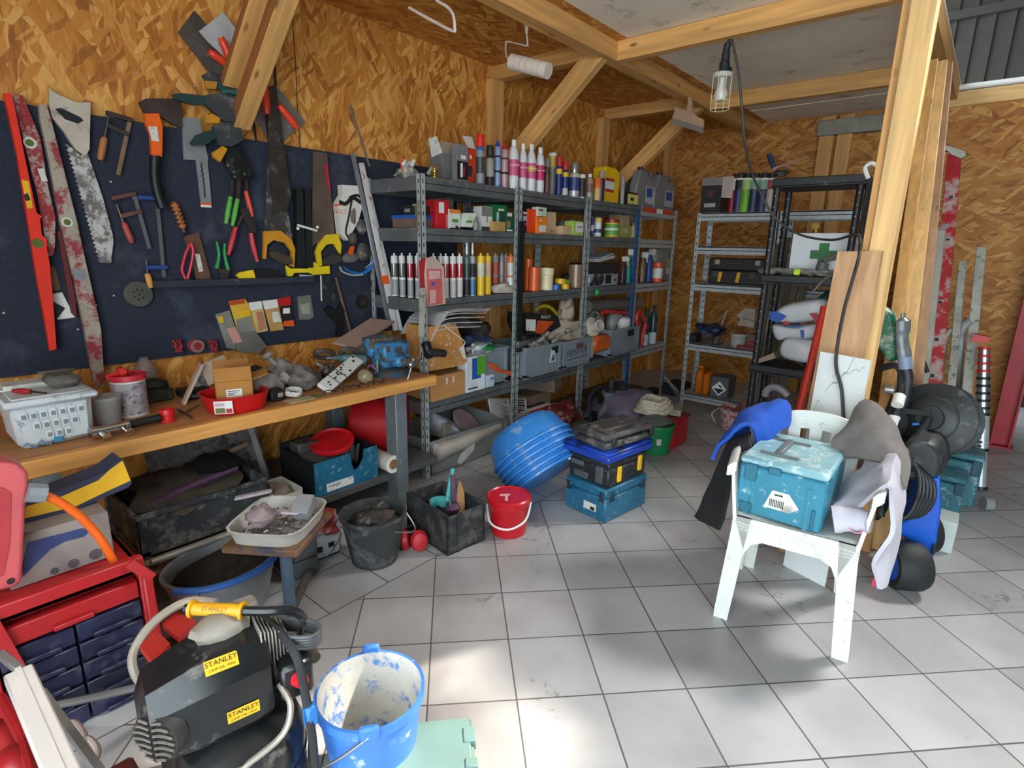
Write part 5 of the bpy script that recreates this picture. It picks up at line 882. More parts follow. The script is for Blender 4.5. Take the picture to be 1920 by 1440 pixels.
for lab, l, r, t, bt, zz, m in (('roll of blue tape lying on the third shelf', 340, 450, 1110, 1185, 0, mat('2f5fae', .4)), ('roll of yellow tape, lower of two stacked', 455, 560, 1100, 1170, 0, mat('dca81f', .4)), ('roll of yellow tape, upper of two stacked', 420, 555, 1030, 1105, 1, mat('dca81f', .4))):
    (pl, pt), (pr, pb) = B8((l, t), (r, bt)); c = onx((pl + pr) / 2, (pt + pb) / 2, .53); rad = (pr - pl) / 2 * dist(c) / FPX; z = Z3 + zz * .042; c = V((.53 - .03 * zz, c.y, z)); b = MB(); b.lathe([(rad * .6, 0), (rad, 0), (rad, .04), (rad * .6, .04), (rad * .6, 0)], c, 20); solo('tape_roll', lab, 'tape', b, m, c)
b = MB(); c = V((.42, sy(1060, 510, .42), Z3 + .06)); b.ball(c, .04, .04, .06, 12, .2, 3); b.mi = 1; b.ball(c + V((.035, -.01, -.01)), .02, .03, .02); solo('mask', 'dark object with a lime green patch behind the tape rolls', 'mask', b, [INK, LIME], (c.x, c.y, Z3))
b = MB(); (pl, pt), (pr, pb) = B8((545, 870), (725, 1150)); c = onx((pl + pr) / 2, 520, .48); rad = (pr - pl) / 2 * dist(c) / FPX; h = onx(1080, pt, .48).z - Z3; c = V((.48, c.y, Z3)); b.lathe([(rad, 0), (rad, h), (rad * .5, h), (rad * .5, h * .9), (.001, h * .9)], c, 24); solo('parcel_tape', 'tall stack of brown parcel tape on the third shelf', 'tape', b, mat('866a50', .18, 0, .1), c)
T = thing('power_inverter', 'silver and black electrical charger with clamps on the third shelf', 'charger', (.45, sy(1135, 510, .5), Z3)); y0, y1 = sy(*B8((800, 1050))[0], .54), sy(*B8((1140, 1050))[0], .54); z1 = onx(*B8((960, 980))[0], .54).z
b = MB(); b.box(.34, y0, Z3, .54, y1, z1, .006); b.mi = 1; b.box(.5405, y0 + (y1 - y0) * .55, Z3 + .02, .542, y0 + (y1 - y0) * .75, z1 - .01); b.cyl((.54, y1 - .05, Z3 + .05), (.545, y1 - .05, Z3 + .05), .012); b.cyl((.54, y1 - .05, Z3 + .11), (.545, y1 - .05, Z3 + .11), .012); b.build('case', [mat('a7a8ab', .35, .4), INK], T)
b = MB(); b.box(.32, y0 - .0, z1, .53, y1 + .03, z1 + .09, .006); b.build('top_box', mat('242323', .5), T)
for k, yy in enumerate((y0 + .06, y0 + .16)): b = MB(); b.tube([(.55, yy - .05, Z3 + .02), (.56, yy, Z3 + .05), (.555, yy + .02, Z3 + .12)], [.015, .022, .012], 8); b.build('clamp', INK, T)
b = MB(); b.cbox((.43, (y0 + y1) / 2 + .08, z1 + .13), (.16, .28, .03), .002, MR(.12, 3, 'X')); b.cbox((.43, (y0 + y1) / 2 + .1, z1 + .155), (.15, .22, .012), .001, MR(.2, 3, 'X')); solo('manual', 'tilted grey and white booklets on top of the charger', 'booklet', b, mat('a3a6a8', .6, 0, .12), (.43, (y0 + y1) / 2 + .08, z1 + .1))
def trig(label, cr, l, r, t, bt, xc, mb, mh, z=None):
    z = Z3 if z is None else z; (pl, pt), (pr, pb) = cr((l, t), (r, bt)); c = onx((pl + pr) / 2, (pt + pb) / 2, xc); rad = (pr - pl) / 2 * dist(c) / FPX; h = onx((pl + pr) / 2, pt, xc).z - z; c = V((xc, c.y, z))
    T = thing('trigger_sprayer', label, 'spray bottle', c); b = MB(); b.lathe([(rad * .9, 0), (rad, .02), (rad, h * .5), (rad * .7, h * .66), (rad * .3, h * .76), (rad * .3, h * .8)], c, 16, .7); b.build('body', mb, T)
    b = MB(); b.box(c.x - .02, c.y - .015, z + h * .8, c.x + .055, c.y + .015, z + h, .008); b.bar((c.x + .035, c.y, z + h * .84), (c.x + .05, c.y, z + h * .66), .014, .01, (1, 0, 0)); b.build('trigger', mh, T); return T
trig('teal trigger sprayer with white head beside the blue post', B8, 1235, 1320, 680, 1110, .46, mat('17867f', .4), OFFW); trig('burgundy trigger sprayer left of the teal one', B8, 1165, 1250, 770, 1105, .48, mat('4b2530', .4), mat('c9c5c2', .4))
trig('clear trigger sprayer with white head just right of the blue post', B8, 1400, 1480, 720, 1085, .46, mat('9a7a62', .3, 0, .2, alpha=.9), OFFW); trig('blue trigger sprayer in the last bay', B8, 1480, 1570, 680, 1080, .48, mat('23448e', .4), mat('a8a3a3', .4))
can('canister', 'white and orange canister in the last bay of the third shelf', 'canister', B8, 1560, 1680, 845, 1080, Z3, .53, [(.95, 0, 1), (1, .04, 1), (1, .2, 0), (1, .7, 1), (1, .75)], [(1, .74, 1), (1.02, .76, 1), (1.0, .97, 1), (.9, 1, 1), (.02, 1)], [mat('d3cfc6', .45), mat('d9522a', .4)])
jerry('clear_jug', 'large cloudy jug with small label in the last bay', B8, 1600, 1805, 680, 1080, Z3, .46, .16, mat('8f8d8b', .3, 0, .1, alpha=.85), WHITE, ((.6, .95, .48, .7, mat('b5a95e', .5)), (.6, .95, .2, .42, OFFW)))
b = MB(); p = onx(*B8((870, 1200))[0], .57); b.tube([p + V((.01, 0, .03)), p + V((.014, .008, 0)), p + V((.01, 0, -.03))], [.006, .02, .008], 8); solo('green_tag', 'small bright green tag hanging on the third shelf edge', 'tag', b, mat('1f9a44', .4), p)
# black ratchet strap on the second post
T = thing('ratchet_strap', 'wide black strap hanging down the second shelf post', 'strap', (.585, 3.13, 1.2)); P = [onx(*p, .585) for p in ((979, 415), (976, 520), (974, 640))]
b = MB(); b.bar(P[0], P[1], .055, .006, (1, 0, 0)); b.bar(P[1], P[2], .055, .006, (1, 0, 0)); b.build('webbing', mat('0e0e10', .7, 0, .3), T)
for p in C1((1240, 545), (1235, 745)): b = MB(); q = onx(*p, .595); b.bar(q - V((0, .035, 0)), q + V((0, .035, 0)), .03, .014, (1, 0, 0), .004); b.build('buckle', mat('222224', .5, .2), T)
b = MB(); P = [onx(*p, .58) for p in B8((760, 375), (780, 540))]; b.bar(P[0], P[1], .02, .012, (1, 0, 0), .003); solo('hand_scraper', 'small pale tool hanging on the third shelf post', 'scraper', b, mat('b7b3b1', .4, .3), P[1])
# ---- fourth shelf
T = thing('wooden_crate', 'closed pale wooden crate at the near end of the fourth shelf', 'crate', (.45, 2.45, Z4)); (pl, pt), (pr, pb) = C1((200, 1000), (600, 1330)); y0 = sy(pl, 720, .575); y1 = sy(pr, 720, .575); z1 = onx((pl + pr) / 2, pt, .575).z - .02
b = MB(); b.box(.25, y0, Z4, .565, y1, z1, .004); b.build('box', mat('bd8550', .7, 0, .14, 4, stretch=(1, 1, 8)), T)
for u in (.42, .62): b = MB(); b.box(.5655, y0 + (y1 - y0) * u, Z4 + .1, .567, y0 + (y1 - y0) * u + .012, z1 - .02); b.build('paint_mark', OFFW, T)
T = thing('carton', 'battered open carton tilted on the wooden crate', 'carton', (.45, 2.4, z1)); P = wp(C1((165, 1000), (155, 470), (480, 430), (580, 700), (615, 880), (530, 935)), .57); b = MB(); b.prism(P, (-.22, 0, 0)); b.build('box', mat('b87d3f', .8, 0, .1, 8, 'd8cbb8', .12, 26), T)
b = MB(); p = wp(C1((520, 720), (570, 690), (600, 860), (560, 830)), .571); b.prism(p, (.001, 0, 0)); b.build('print', OFFW, T)
b = MB(); p = wp(C1((340, 450), (450, 540), (580, 640), (570, 690)), .575); b.tube(p, .003, 6); solo('white_string', 'thin white string hanging over the battered carton', 'cord', b, WHITE, p[0])
T = thing('foil_envelopes', 'stack of padded silver-white envelopes on the battered carton', 'envelopes', (.45, 2.5, 1.0)); zc = onx(845, 600, .5).z
for k in range(6):
    b = MB(); y = sy(850 + k * 2, 600, .5) + .02 * k; zz = onx(850, 612 - k * 6, .5).z; f = lambda u, v, zz=zz, k=k: V((.28 + .3 * v, 2.29 + .02 * k + .44 * u, zz + .03 * sin(u * 3) * (1 - u) + .012 * sin(v * 5 + k) - .05 * (u < .08))); b.sheet(f, 10, 6, .006); b.build('envelope', mat('b9b5b2', .35, .1, .1, 8), T)
T = thing('storage_crate', 'open grey crate full of blue cloth behind the second shelf post', 'crate', (.33, 2.95, Z4)); GC = mat('7e858d', .45, 0, .07)
def crate(T, x0, y0, x1, y1, z, h, m, handles=True):
    t = .004; b = MB(); b.box(x0, y0, z, x1, y1, z + .006)
    for s in ((x0, y0, x0 + t, y1), (x1 - t, y0, x1, y1), (x0, y0, x1, y0 + t), (x0, y1 - t, x1, y1)): b.box(s[0], s[1], z, s[2], s[3], z + h)
    b.build('body', m, T); b = MB(); e = .012
    for s in ((x0 - e, y0 - e, x0, y1 + e), (x1, y0 - e, x1 + e, y1 + e), (x0, y0 - e, x1, y0), (x0, y1, x1, y1 + e)): b.box(s[0], s[1], z + h - .022, s[2], s[3], z + h, .002)
    b.build('rim', m, T)
    for x, y in ((x0, y0), (x1, y0), (x0, y1), (x1, y1)):
        b = MB(); sx_ = 1 if x == x1 else -1; sy_ = 1 if y == y1 else -1; b.box(x - .03 * sx_, y, z, x + .008 * sx_, y + .008 * sy_, z + h - .022, .002); b.box(x, y - .03 * sy_, z, x + .008 * sx_, y + .008 * sy_, z + h - .022, .002); b.build('corner_rib', m, T)
    b = MB(); b.box(x0 - .008, y0 - .008, z + .012, x1 + .008, y1 + .008, z + .03); b.build('base_band', m, T)
crate(T, .12, 2.78, .52, 3.08, Z4, .27, GC)
b = MB(); b.ball((.33, 2.93, Z4 + .27), .16, .12, .08, 18, .25, 4, flat=-.05); solo('cloth_bundle', 'dusty blue cloth bundle heaped in the crate behind the second post', 'cloth', b, mat('2c3c5e', .95, 0, .35, 14, '6b6760', .2), (.33, 2.93, Z4 + .24))
b = MB(); b.ball((.3, 2.98, Z4 + .37), .12, .1, .07, 16, .4, 14); solo('rubble_bag', 'dark brown heap of odds and ends on top of the blue cloth', 'scrap', b, mat('3a322d', .9, 0, .5, 20), (.3, 2.98, Z4 + .31))
T = thing('printed_box', 'blue, green and white carton at the front of the fourth shelf', 'box', (.52, 2.66, Z4)); y0 = sy(875, 720, .565); y1 = sy(911, 715, .565); z1 = onx(893, 668, .565).z; b = MB(); b.box(.47, y0, Z4, .56, y1, z1, .003); b.build('box', mat('cfd2d6', .5), T)
ym = (y1 - y0)
for u0, u1, v0, v1, m in ((.3, .75, .35, .95, mat('2052a8', .45)), (.55, 1, .45, .98, mat('5aa02e', .45)), (.1, .6, .08, .12, INK)): b = MB(); b.box(.5605, y0 + ym * u0, Z4 + (z1 - Z4) * v0, .5615 + .0004 * (u0 > .5), y0 + ym * u1, Z4 + (z1 - Z4) * v1); b.build('print', m, T)
b = MB(); b.box(.47, y1 + .02, Z4, .555, y1 + .1, Z4 + .09, .003); b.mi = 1; b.box(.555, y1 + .06, Z4 + .05, .556, y1 + .09, Z4 + .07); solo('small_box', 'small white and pale blue box beside the blue and green carton', 'box', b, [mat('c3cad2', .5), mat('3b83b8', .5)], (.5, y1 + .05, Z4))
b = MB(); f = lambda u, v: V((.56 - .2 * v, sy(912, 700, .55) + .03 + .26 * u, Z4 + .05 + .12 * (1 - u) * (1 - .3 * v) + .015 * sin(9 * u + 5 * v))); b.sheet(f, 14, 8, .012); solo('orange_cloth', 'orange cloth slumped on the fourth shelf beside the small white box', 'cloth', b, mat('d4552a', .85, 0, .12), (.5, 2.9, Z4))
b = MB(); c = V((.46, sy(900, 640, .46), onx(900, 665, .46).z)); b.ball(c + V((0, 0, .05)), .08, .11, .05, 18, .25, 21, flat=-.045); b.mi = 1; b.ball(c + V((.03, .02, .055)), .062, .09, .028, 16, .2, 22, flat=-.02); solo('plastic_bag', 'white and green plastic bag wedged above the printed carton', 'bag', b, [mat('c6c8c4', .3), mat('2a7d46', .35)], c)
b = MB(); b.box(.40, sy(875, 660, .5), Z4, .46, sy(905, 660, .5), c.z, .004); solo('black_box', 'black box under the white and green bag', 'box', b, mat('25262a', .5), (.43, sy(890, 660, .5), Z4))
# euro crates
def front_crate(label, l, r, zt_px, xf=.60, dep=.42):
    y0 = sy(l, 680, xf); y1 = sy(r, 670, xf); h = onx((l + r) / 2, zt_px, xf).z - Z4; T = thing('storage_crate', label, 'crate', (xf - dep / 2, (y0 + y1) / 2, Z4), 'grey plastic crates'); crate(T, xf - dep, y0 + .012, xf, y1 - .012, Z4, h, GC); return T, y0, y1, h, xf
T, y0, y1, h, xf = front_crate('grey plastic crate with triangular sticker on the fourth shelf', 985, 1052, 647)
b = MB(); ym = (y0 + y1) / 2 + .04; b.box(xf + .0004, ym + .06, Z4 + h - .085, xf + .001, ym + .17, Z4 + h - .03); b.build('handle_slot', INK, T)
b = MB(); b.prism([(xf + .001, ym + .03, Z4 + .09), (xf + .001, ym + .12, Z4 + .09), (xf + .001, ym + .10, Z4 + .18), (xf + .001, ym + .05, Z4 + .19)], (.0006, 0, 0)); b.mi = 1; b.prism([(xf + .0018, ym + .05, Z4 + .1), (xf + .0018, ym + .105, Z4 + .1), (xf + .0018, ym + .085, Z4 + .16)], (.0004, 0, 0)); b.build('sticker', [OFFW, mat('3b4a5a', .5)], T)
TA = (T, y0, y1, h, xf)
T = thing('tool_carton', 'orange, black and white product box stuffed in the first grey crate', 'box', (.44, (y0 + y1) / 2, Z4 + .02)); P = wp(C1((1290, 300), (1700, 330), (1740, 460), (1560, 560), (1330, 560), (1285, 420)), .53); b = MB(); zc = Z4 + .12; b.prism([(p.x, p.y, p.z) for p in P], (-.16, 0, 0)); b.build('box', mat('1d1b1c', .45), T)
b = MB(); b.prism(wp(C1((1320, 375), (1440, 380), (1430, 520), (1320, 510)), .5305), (.001, 0, 0)); b.build('barcode', OFFW, T); b = MB(); b.prism(wp(C1((1460, 390), (1660, 400), (1520, 550), (1430, 540)), .5305), (.001, 0, 0)); b.build('print', mat('c2491f', .45), T)
b = MB(); c = onx(*C1((1560, 350))[0], .532); b.text('PIVAL.FT', Tm(c, (0, .98, -.05), (0, 0, 1), (1, 0, 0)), .035, 0); b.build('lettering', OFFW, T)
b = MB(); p = wp(C1((1440, 260), (1530, 215), (1620, 240), (1700, 330)), .42); b.tube(p, .014, 8); solo('yellow_hose', 'yellow hose arching up out of the first grey crate', 'hose', b, mat('b3a42a', .4), p[0])
b = MB()
for k in range(6): p = V((.53 + .02 * (k % 2), y0 + .12 + .09 * k, Z4 + h - .01 + .03 * (k % 3))); b.cyl(p, p + V((.02, .05, .03)), .018, .015, 10)
b.ball((.48, y0 + .3, Z4 + h - .02), .1, .25, .05, 16, .3, 31); solo('tool_parts', 'white and black tool parts heaped along the front of the first grey crate', 'parts', b, mat('a09c98', .45, 0, .5, 18, '2a2a2c', .3, 18), (.5, y0 + .3, Z4 + h - .05), kind='stuff')
T, y0, y1, h, xf = front_crate('grey plastic crate lettered PEINTURE in marker, second on the fourth shelf', 1056, 1106, 637)
b = MB(); c = V((xf + .001, (y0 + y1) / 2 + .02, Z4 + .13)); b.text('PEINTURE', Tm(c, (0, 1, .06), (0, .05, 1), (1, 0, 0)), .08, 0); b.bar(c + V((0, -.17, -.06)), c + V((0, .17, -.045)), .006, .001, (1, 0, 0)); b.build('lettering', INK, T)
b = MB(); b.box(xf + .0004, (y0 + y1) / 2 - .02, Z4 + h - .08, xf + .001, (y0 + y1) / 2 + .09, Z4 + h - .03); b.build('handle_slot', mat('6b4b4a', .7), T)
b = MB(); c = V((.42, (y0 + y1) / 2 - .0, Z4 + h + .03)); b.ball(c, .13, .25, .13, 22, .3, 41, flat=-.06); b.ball(c + V((.0, .07, .16)), .06, .1, .13, 16, .3, 42); solo('plastic_bag', 'big crumpled clear bag bulging out of the PEINTURE crate', 'bag', b, mat('b3a292', .25, 0, .2, 12, 'c9a35e', .12, 10), c - V((0, 0, .08)))
b = MB(); c = V((.5, sy(1108, 614, .5), onx(1108, 614, .5).z)); b.T = MT(c) @ MR(PI / 2 - .3, 4, 'Y') @ MR(.2, 4, 'X'); b.lathe([(.09, 0), (.09, .02), (.05, .03), (.05, .12), (.04, .12), (.04, .0), (.09, 0)], n=22); solo('pipe_collar', 'white plastic pipe flange poking out between the crates', 'flange', b, mat('c2b9ad', .4), c)
b = MB(); b.T = MT((.5, sy(1120, 605, .5) + .03, onx(1120, 600, .5).z)) @ MR(1.2, 4, 'X'); b.lathe([(.05, 0), (.05, .1), (.04, .1), (.04, 0), (.05, 0)], n=18); solo('pipe_piece', 'grey pipe offcut behind the white flange', 'pipe', b, mat('76726f', .45), (.5, sy(1120, 605, .5) + .03, onx(1120, 600, .5).z))
y0 = sy(1118, 650, .62); y1 = sy(1143, 650, .62); zc = Z4 + .09; T = thing('caulk_gun_box', 'orange and white boxed tool jutting out between the crates', 'tool', (.56, (y0 + y1) / 2, Z4)); b = MB(); b.box(.45, y0 + .02, Z4 + .07, .60, y1 + .1, Z4 + .22, .03); b.build('cover', mat('c25a1e', .4), T); b = MB(); b.box(.42, y0 - .1, Z4 + .03, .585, y0 + .02, Z4 + .22, .01); b.build('sleeve', mat('b3aca4', .5), T)
T = thing('storage_crate', 'grey plastic crate with red handles of tools, farthest on the fourth shelf', 'crate', (.42, 4.75, Z4), 'grey plastic crates'); ya = sy(1140, 650, .60) ; yb = sy(1198, 640, .60); h = onx(1170, 615, .60).z - Z4; crate(T, .17, ya + .05, .60, yb - .02, Z4, h, GC); b = MB(); b.box(.6004, yb - .24, Z4 + h - .09, .601, yb - .12, Z4 + h - .03); b.build('handle_slot', INK, T)
RT = mat('c22f34', .4)
b = MB(); p = wp(C2((690, 380), (690, 310), (760, 285), (1000, 305), (1060, 350), (1060, 440)), .5); b.tube(p, .018, 8, True); solo('red_tube', 'bent red tube handle sticking up out of the farthest grey crate', 'handle', b, RT, p[-1])
b = MB(); p = wp(C2((1120, 440), (1110, 370), (1140, 285), (1200, 360), (1215, 440), (1185, 560), (1175, 690)), .61); b.tube(p, .016, 8); solo('red_tubing', 'red tubular frame hanging over the end of the farthest grey crate', 'frame', b, RT, p[3])
b = MB(); c = V((.48, sy(1168, 605, .48), Z4 + h - .06)); b.lathe([(.07, 0), (.07, .06), (.082, .062), (.082, .13), (.072, .13), (.06, .01), (.001, .01)], c, 22); solo('pipe_socket', 'white pipe socket standing in the farthest grey crate', 'pipe', b, mat('c9c5c1', .4), c)
b = MB(); b.tube([(.44, c.y - .16, Z4 + h - .08), (.44, c.y - .15, Z4 + h + .06), (.44, c.y - .05, Z4 + h + .09)], .055, 14); solo('pipe_elbow', 'grey pipe elbow beside the white socket in the farthest crate', 'pipe', b, mat('8d8c8c', .4), (.44, c.y - .16, Z4 + h - .08))
b = MB(); P = [onx(*p, .38) for p in C2((510, 225), (1130, 175))]; d = (P[1] - P[0]) / 46
for i in range(46): q = P[0] + d * i; b.cyl(q, q + d * .55, .062, n=18, cap=i in (0, 45)); b.cyl(q + d * .5, q + d, .058, n=18, cap=False)
solo('flexible_duct', 'silver corrugated duct lying across the crates under the third shelf', 'duct', b, mat('a5a09c', .3, .6, .1), P[0])
for i, (l, r, t, lab) in enumerate(((1180, 1265, 235, 'dark green cleaner bottle with black top, left of two in the last bay'), (1265, 1360, 205, 'dark green cleaner bottle with black top, right of two in the last bay'))):
    T, c, rad, hh = can('cleaner_bottle', lab, 'bottle', C2, l, r, t, 600, Z4 + .0, .5, [(.92, 0, 1), (1, .03, 1), (1, .3, 0), (1, .66, 0), (.7, .8, 0), (.4, .86, 0), (.36, .87)], BCAP(2), [mat('1c4144', .35), mat('b9c2c9', .4), INK], 'dark green cleaner bottles')
    b = MB(); b.cbox(c + V((rad * .95, -rad * .3, hh * .5)), (.004, rad, hh * .1)); b.build('print', mat('b0303e', .4), T)
# ------------------------------------------------------------ floor in front of and under the shelving
def rot(x, y, a, z=0): return MT((x, y, z)) @ MR(a, 4, 'Z')
T = thing('storage_bin', 'long cloudy plastic bin on the floor under the first shelving bay', 'bin', (.34, 2.68, 0)); BN = mat('8b8d8b', .3, 0, .15, 6, alpha=.8)
crate(T, .1, 2.3, .55, 3.06, .0, .24, BN)
b = MB(); P = wp(C3((180, 430), (300, 480), (420, 560), (480, 620), (560, 640)), .42); b.tube(P, .06, 14)
for i, p in enumerate(spline(P, False, 8)): q = p; b.ball(q, .066, .02, .066, 10)
solo('flexible_hose', 'grey ribbed flexible hose curled in the cloudy bin', 'hose', b, mat('85878c', .5, 0, .25, 30), P[2] - V((0, 0, .06)))
c = onx(875, 797, .3); b = MB(); b.T = MT(c) @ MR(.75, 4, 'Y') @ MR(-.3, 4, 'X'); b.lathe([(.001, 0, 0), (.13, 0, 0), (.145, .0, 1), (.15, .01, 1), (.14, .02, 1), (.001, .015, 0)], n=26); solo('red_disc', 'round red lid with white rim lying tilted in the cloudy bin', 'lid', b, [mat('8e1f26', .4), mat('c9a7a5', .5)], c)
b = MB(); P = [onx(*p, x) for p, x in zip(C3((210, 830), (560, 700), (860, 560), (1100, 450), (1320, 340)), (.56, .55, .52, .5, .48))]; b.tube(P, [.085, .07, .055, .04, .035], 12, flat=.7); solo('rolled_film', 'long roll of dusty white plastic film lying across the bin rim', 'roll', b, mat('bdb2a6', .35, 0, .12, 8), P[2] - V((0, 0, .05)))
b = MB(); b.prism(wp(C3((490, 930), (540, 830), (700, 700), (690, 790), (520, 970)), .585), (.006, 0, 0)); solo('film_scrap', 'loose flap of whitish film hanging over the front of the bin', 'film', b, mat('b9b5ae', .35), onx(*C3((600, 850))[0], .585))
b = MB(); b.box(.2, 2.46, .2, .5, 2.54, .31, .01); solo('timber_block', 'short dusty offcut standing in the near end of the bin', 'offcut', b, mat('6f675d', .8, 0, .2), (.35, 2.5, .2))
# wire rack and red containers
T = thing('wire_rack', 'white wire shelf rack leaning under the second shelving bay', 'rack', onx(955, 780, .5)); WR = mat('c4c2c2', .4); A_, B_, C_, D_ = [onx(*p, .5) for p in C3((870, 180), (1310, 180), (1350, 570), (900, 340))]
for k in range(13): t = k / 12; b = MB(); b.cyl(A_.lerp(D_, t), B_.lerp(C_, t), .004, n=6); b.build('wire', WR, T)
for p, q in ((A_, D_), (B_, C_), (A_.lerp(B_, .5), D_.lerp(C_, .5))): b = MB(); b.cyl(p, q, .006, n=6); b.build('frame', WR, T)
T = thing('red_box', 'orange-red open box streaked with paint beside the wire rack', 'box', (.5, 3.35, 0)); OB = mat('b23a1e', .5, 0, .15, 9, 'b9aea8', .12, 10); p = [onx(*q, .5) for q in C3((1340, 570), (1580, 560), (1590, 300), (1340, 390))]
b = MB(); y0, y1 = p[0].y, p[1].y; b.box(.2, y0, 0, .5, y1, .21, .004); b.build('body', OB, T); b = MB(); b.box(.195, y0 - .004, .2, .506, y1 + .004, .222, .002); b.mi = 1; b.box(.21, y0 + .01, .2225, .49, y1 - .01, .2232); b.build('rim', [mat('c9b9b3', .5), INK], T)
c = V((.6, sy(1047, 800, .6), 0)); T = thing('paint_pail', 'dark red pail with white paint runs behind the blue tubs', 'pail', c); b = MB(); b.lathe([(.1, 0), (.125, .19), (.13, .2), (.12, .2), (.095, .01), (.001, .01)], c, 22); b.build('body', mat('93191f', .45, 0, .12, 8, 'c9b5b2', .25, 24), T)
b = MB(); b.tube([c + V((.05, -.12, .19)), c + V((.15, 0, .15)), c + V((.05, .12, .19))], .003, 5); b.build('handle', STEEL, T)
b = MB(); b.cbox((.35, sy(1015, 758, .35), .36), (.3, .2, .12), .004, MR(.3, 3, 'Z')); b.box(.25, 3.45, 0, .45, 3.75, .3); solo('timber_block', 'brown boxed offcuts stacked under the second grey crate', 'offcut', b, mat('7d6a58', .8, 0, .2), (.35, 3.5, 0))
b = MB()
for k in range(6): random.seed(k + 9); b.ball((.45 + .12 * rnd(), 3.62 + .5 * rnd(), .07 + .1 * rnd()), .05, .06, .05, 10, .3, k)
solo('floor_clutter', 'dark jumble of rags and wire on the floor behind the blue tubs', 'clutter', b, mat('2e2725', .8, 0, .5, 14), (.5, 3.8, 0), kind='stuff')
b = MB(); b.cbox((.62, 3.75, .14), (.2, .28, .02), .002, MR(.9, 3, 'Y')); solo('red_tray', 'small brown-red tray propped among the clutter under the second bay', 'tray', b, mat('6d2a24', .5), (.62, 3.75, .03))
# nested blue tubs tipped against the bin
ax = V((-.70, .02, .70)).normalized(); base = V((1.23, 2.58, .215)); R3 = ax.to_track_quat('Z', 'Y').to_matrix().to_4x4()
TB = mat('2f7bc4', .42, 0, .08, 5, '7f9fb8', .14, 9)
ordn = ('topmost', 'second', 'third', 'fourth', 'fifth', 'lowest')
for k in range(6):
    c = base + ax * (.085 - .036 * k); b = MB(); b.T = MT(c) @ R3; r = 1 - .012 * k
    b.lathe([(.262 * r, -.012), (.274 * r, -.01), (.276 * r, .004), (.262 * r, .012), (.235 * r, .12), (.19 * r, .16), (.001, .165), ] if k == 0 else [(.256 * r, -.012), (.274 * r, -.01), (.276 * r, .004), (.262 * r, .01), (.256 * r, .03), (.25 * r, .03)], n=40)
    solo('plastering_tub', '%s of six nested blue plastering tubs tipped on the floor' % ordn[k], 'tub', b, TB, c - ax * .0, 'nested blue plastering tubs')
# stack of tool cases
def case(name, label, x, y, a, sx, sy_, z, h, m, mt=None, bev=.01):
    T = thing(name, label, 'tool case', (x, y, z), None, a); F = rot(x, y, a); b = MB(); b.T = F; b.box(0, 0, z, -sx, sy_, z + h * .72, bev); b.build('body', m, T)
    b = MB(); b.T = F; b.box(.002, -.002, z + h * .73, -sx - .002, sy_ + .002, z + h, bev); b.build('lid', mt or m, T)
    return T, F
a = -.13; X, Y = 1.755, 2.50
T, F = case('systainer', 'dusty teal tool case at the bottom of the stack beside the blue tubs', X, Y, a, .30, .39, 0, .20, mat('1f5f7d', .45, 0, .12, 9, '8097a0', .1, 36))
def latch(b, F, c, d): b.cbox(F @ V(c), d, .003, F.to_3x3())
for c, d in (((-.03, -.003, .15), (.03, .012, .055)), ((-.27, -.003, .15), (.03, .012, .055)), ((.003, .05, .15), (.012, .03, .055)), ((.003, .34, .15), (.012, .03, .055))): b = MB(); latch(b, F, c, d); b.build('latch', mat('15323f', .5), T)
b = MB(); b.cbox(F @ V((-.11, -.001, .07)), (.09, .002, .045), 0, F.to_3x3()); b.mi = 1; b.cbox(F @ V((-.09, -.0025, .062)), (.03, .002, .02), 0, F.to_3x3()); b.build('sticker', [OFFW, INK], T)
T, F = case('toolbox', 'black toolbox with yellow catches on the dusty teal case', X - .005, Y + .02, a, .29, .35, .201, .15, mat('202327', .5, 0, .25, 10, '55585a', .1, 30))
for c in ((.006, .09, .27), (.006, .28, .29)): b = MB(); latch(b, F, c, (.014, .03, .09)); b.build('catch', YEL, T)
for c, d in (((-.06, -.006, .27), (.05, .014, .1)), ((-.22, -.006, .30), (.09, .014, .03)), ((-.19, -.006, .235), (.1, .014, .04))): b = MB(); latch(b, F, c, d); b.build('catch', mat('4b5054', .5), T)
b = MB(); latch(b, F, (-.285, -.008, .31), (.02, .012, .03)); b.build('hasp', WHITE, T)
T, F = case('tool_case', 'black case with bright blue lid edge under the dusty drill case', X + .005, Y - .005, a, .34, .42, .352, .06, mat('1b3fa0', .4, 0, .1), mat('1746b8', .38, 0, .12, 8, '1c2438', .2, 12))
T = thing('drill_case', 'dusty dark grey power tool case lying on top of the stack', 'tool case', (1.6, 2.72, .413), None, -.2); F = rot(1.72, 2.52, -.2); DC = mat('3c3c3d', .55, 0, .3, 9, '6e6863', .2, 16)
b = MB(); b.T = F; b.box(0, 0, .413, -.25, .42, .455, .012); b.build('body', DC, T); b = MB(); b.T = F; b.box(.001, -.001, .457, -.251, .421, .50, .02); b.box(-.06, .05, .495, -.2, .3, .512, .008); b.build('lid', DC, T)
b = MB(); b.T = F; b.box(.035, .13, .44, .0, .16, .47, .006); b.box(.035, .29, .44, .0, .32, .47, .006); b.box(.022, .13, .44, .04, .32, .47, .01); b.build('handle', DC, T)
for y in (.05, .37): b = MB(); b.T = F; b.box(.012, y, .43, 0, y + .035, .485, .004); b.build('latch', mat('2a2a2c', .5), T)
b = MB(); b.T = F; b.box(-.02, .04, .5005, -.12, .1, .506, .003); b.build('badge', mat('5b4644', .5), T)
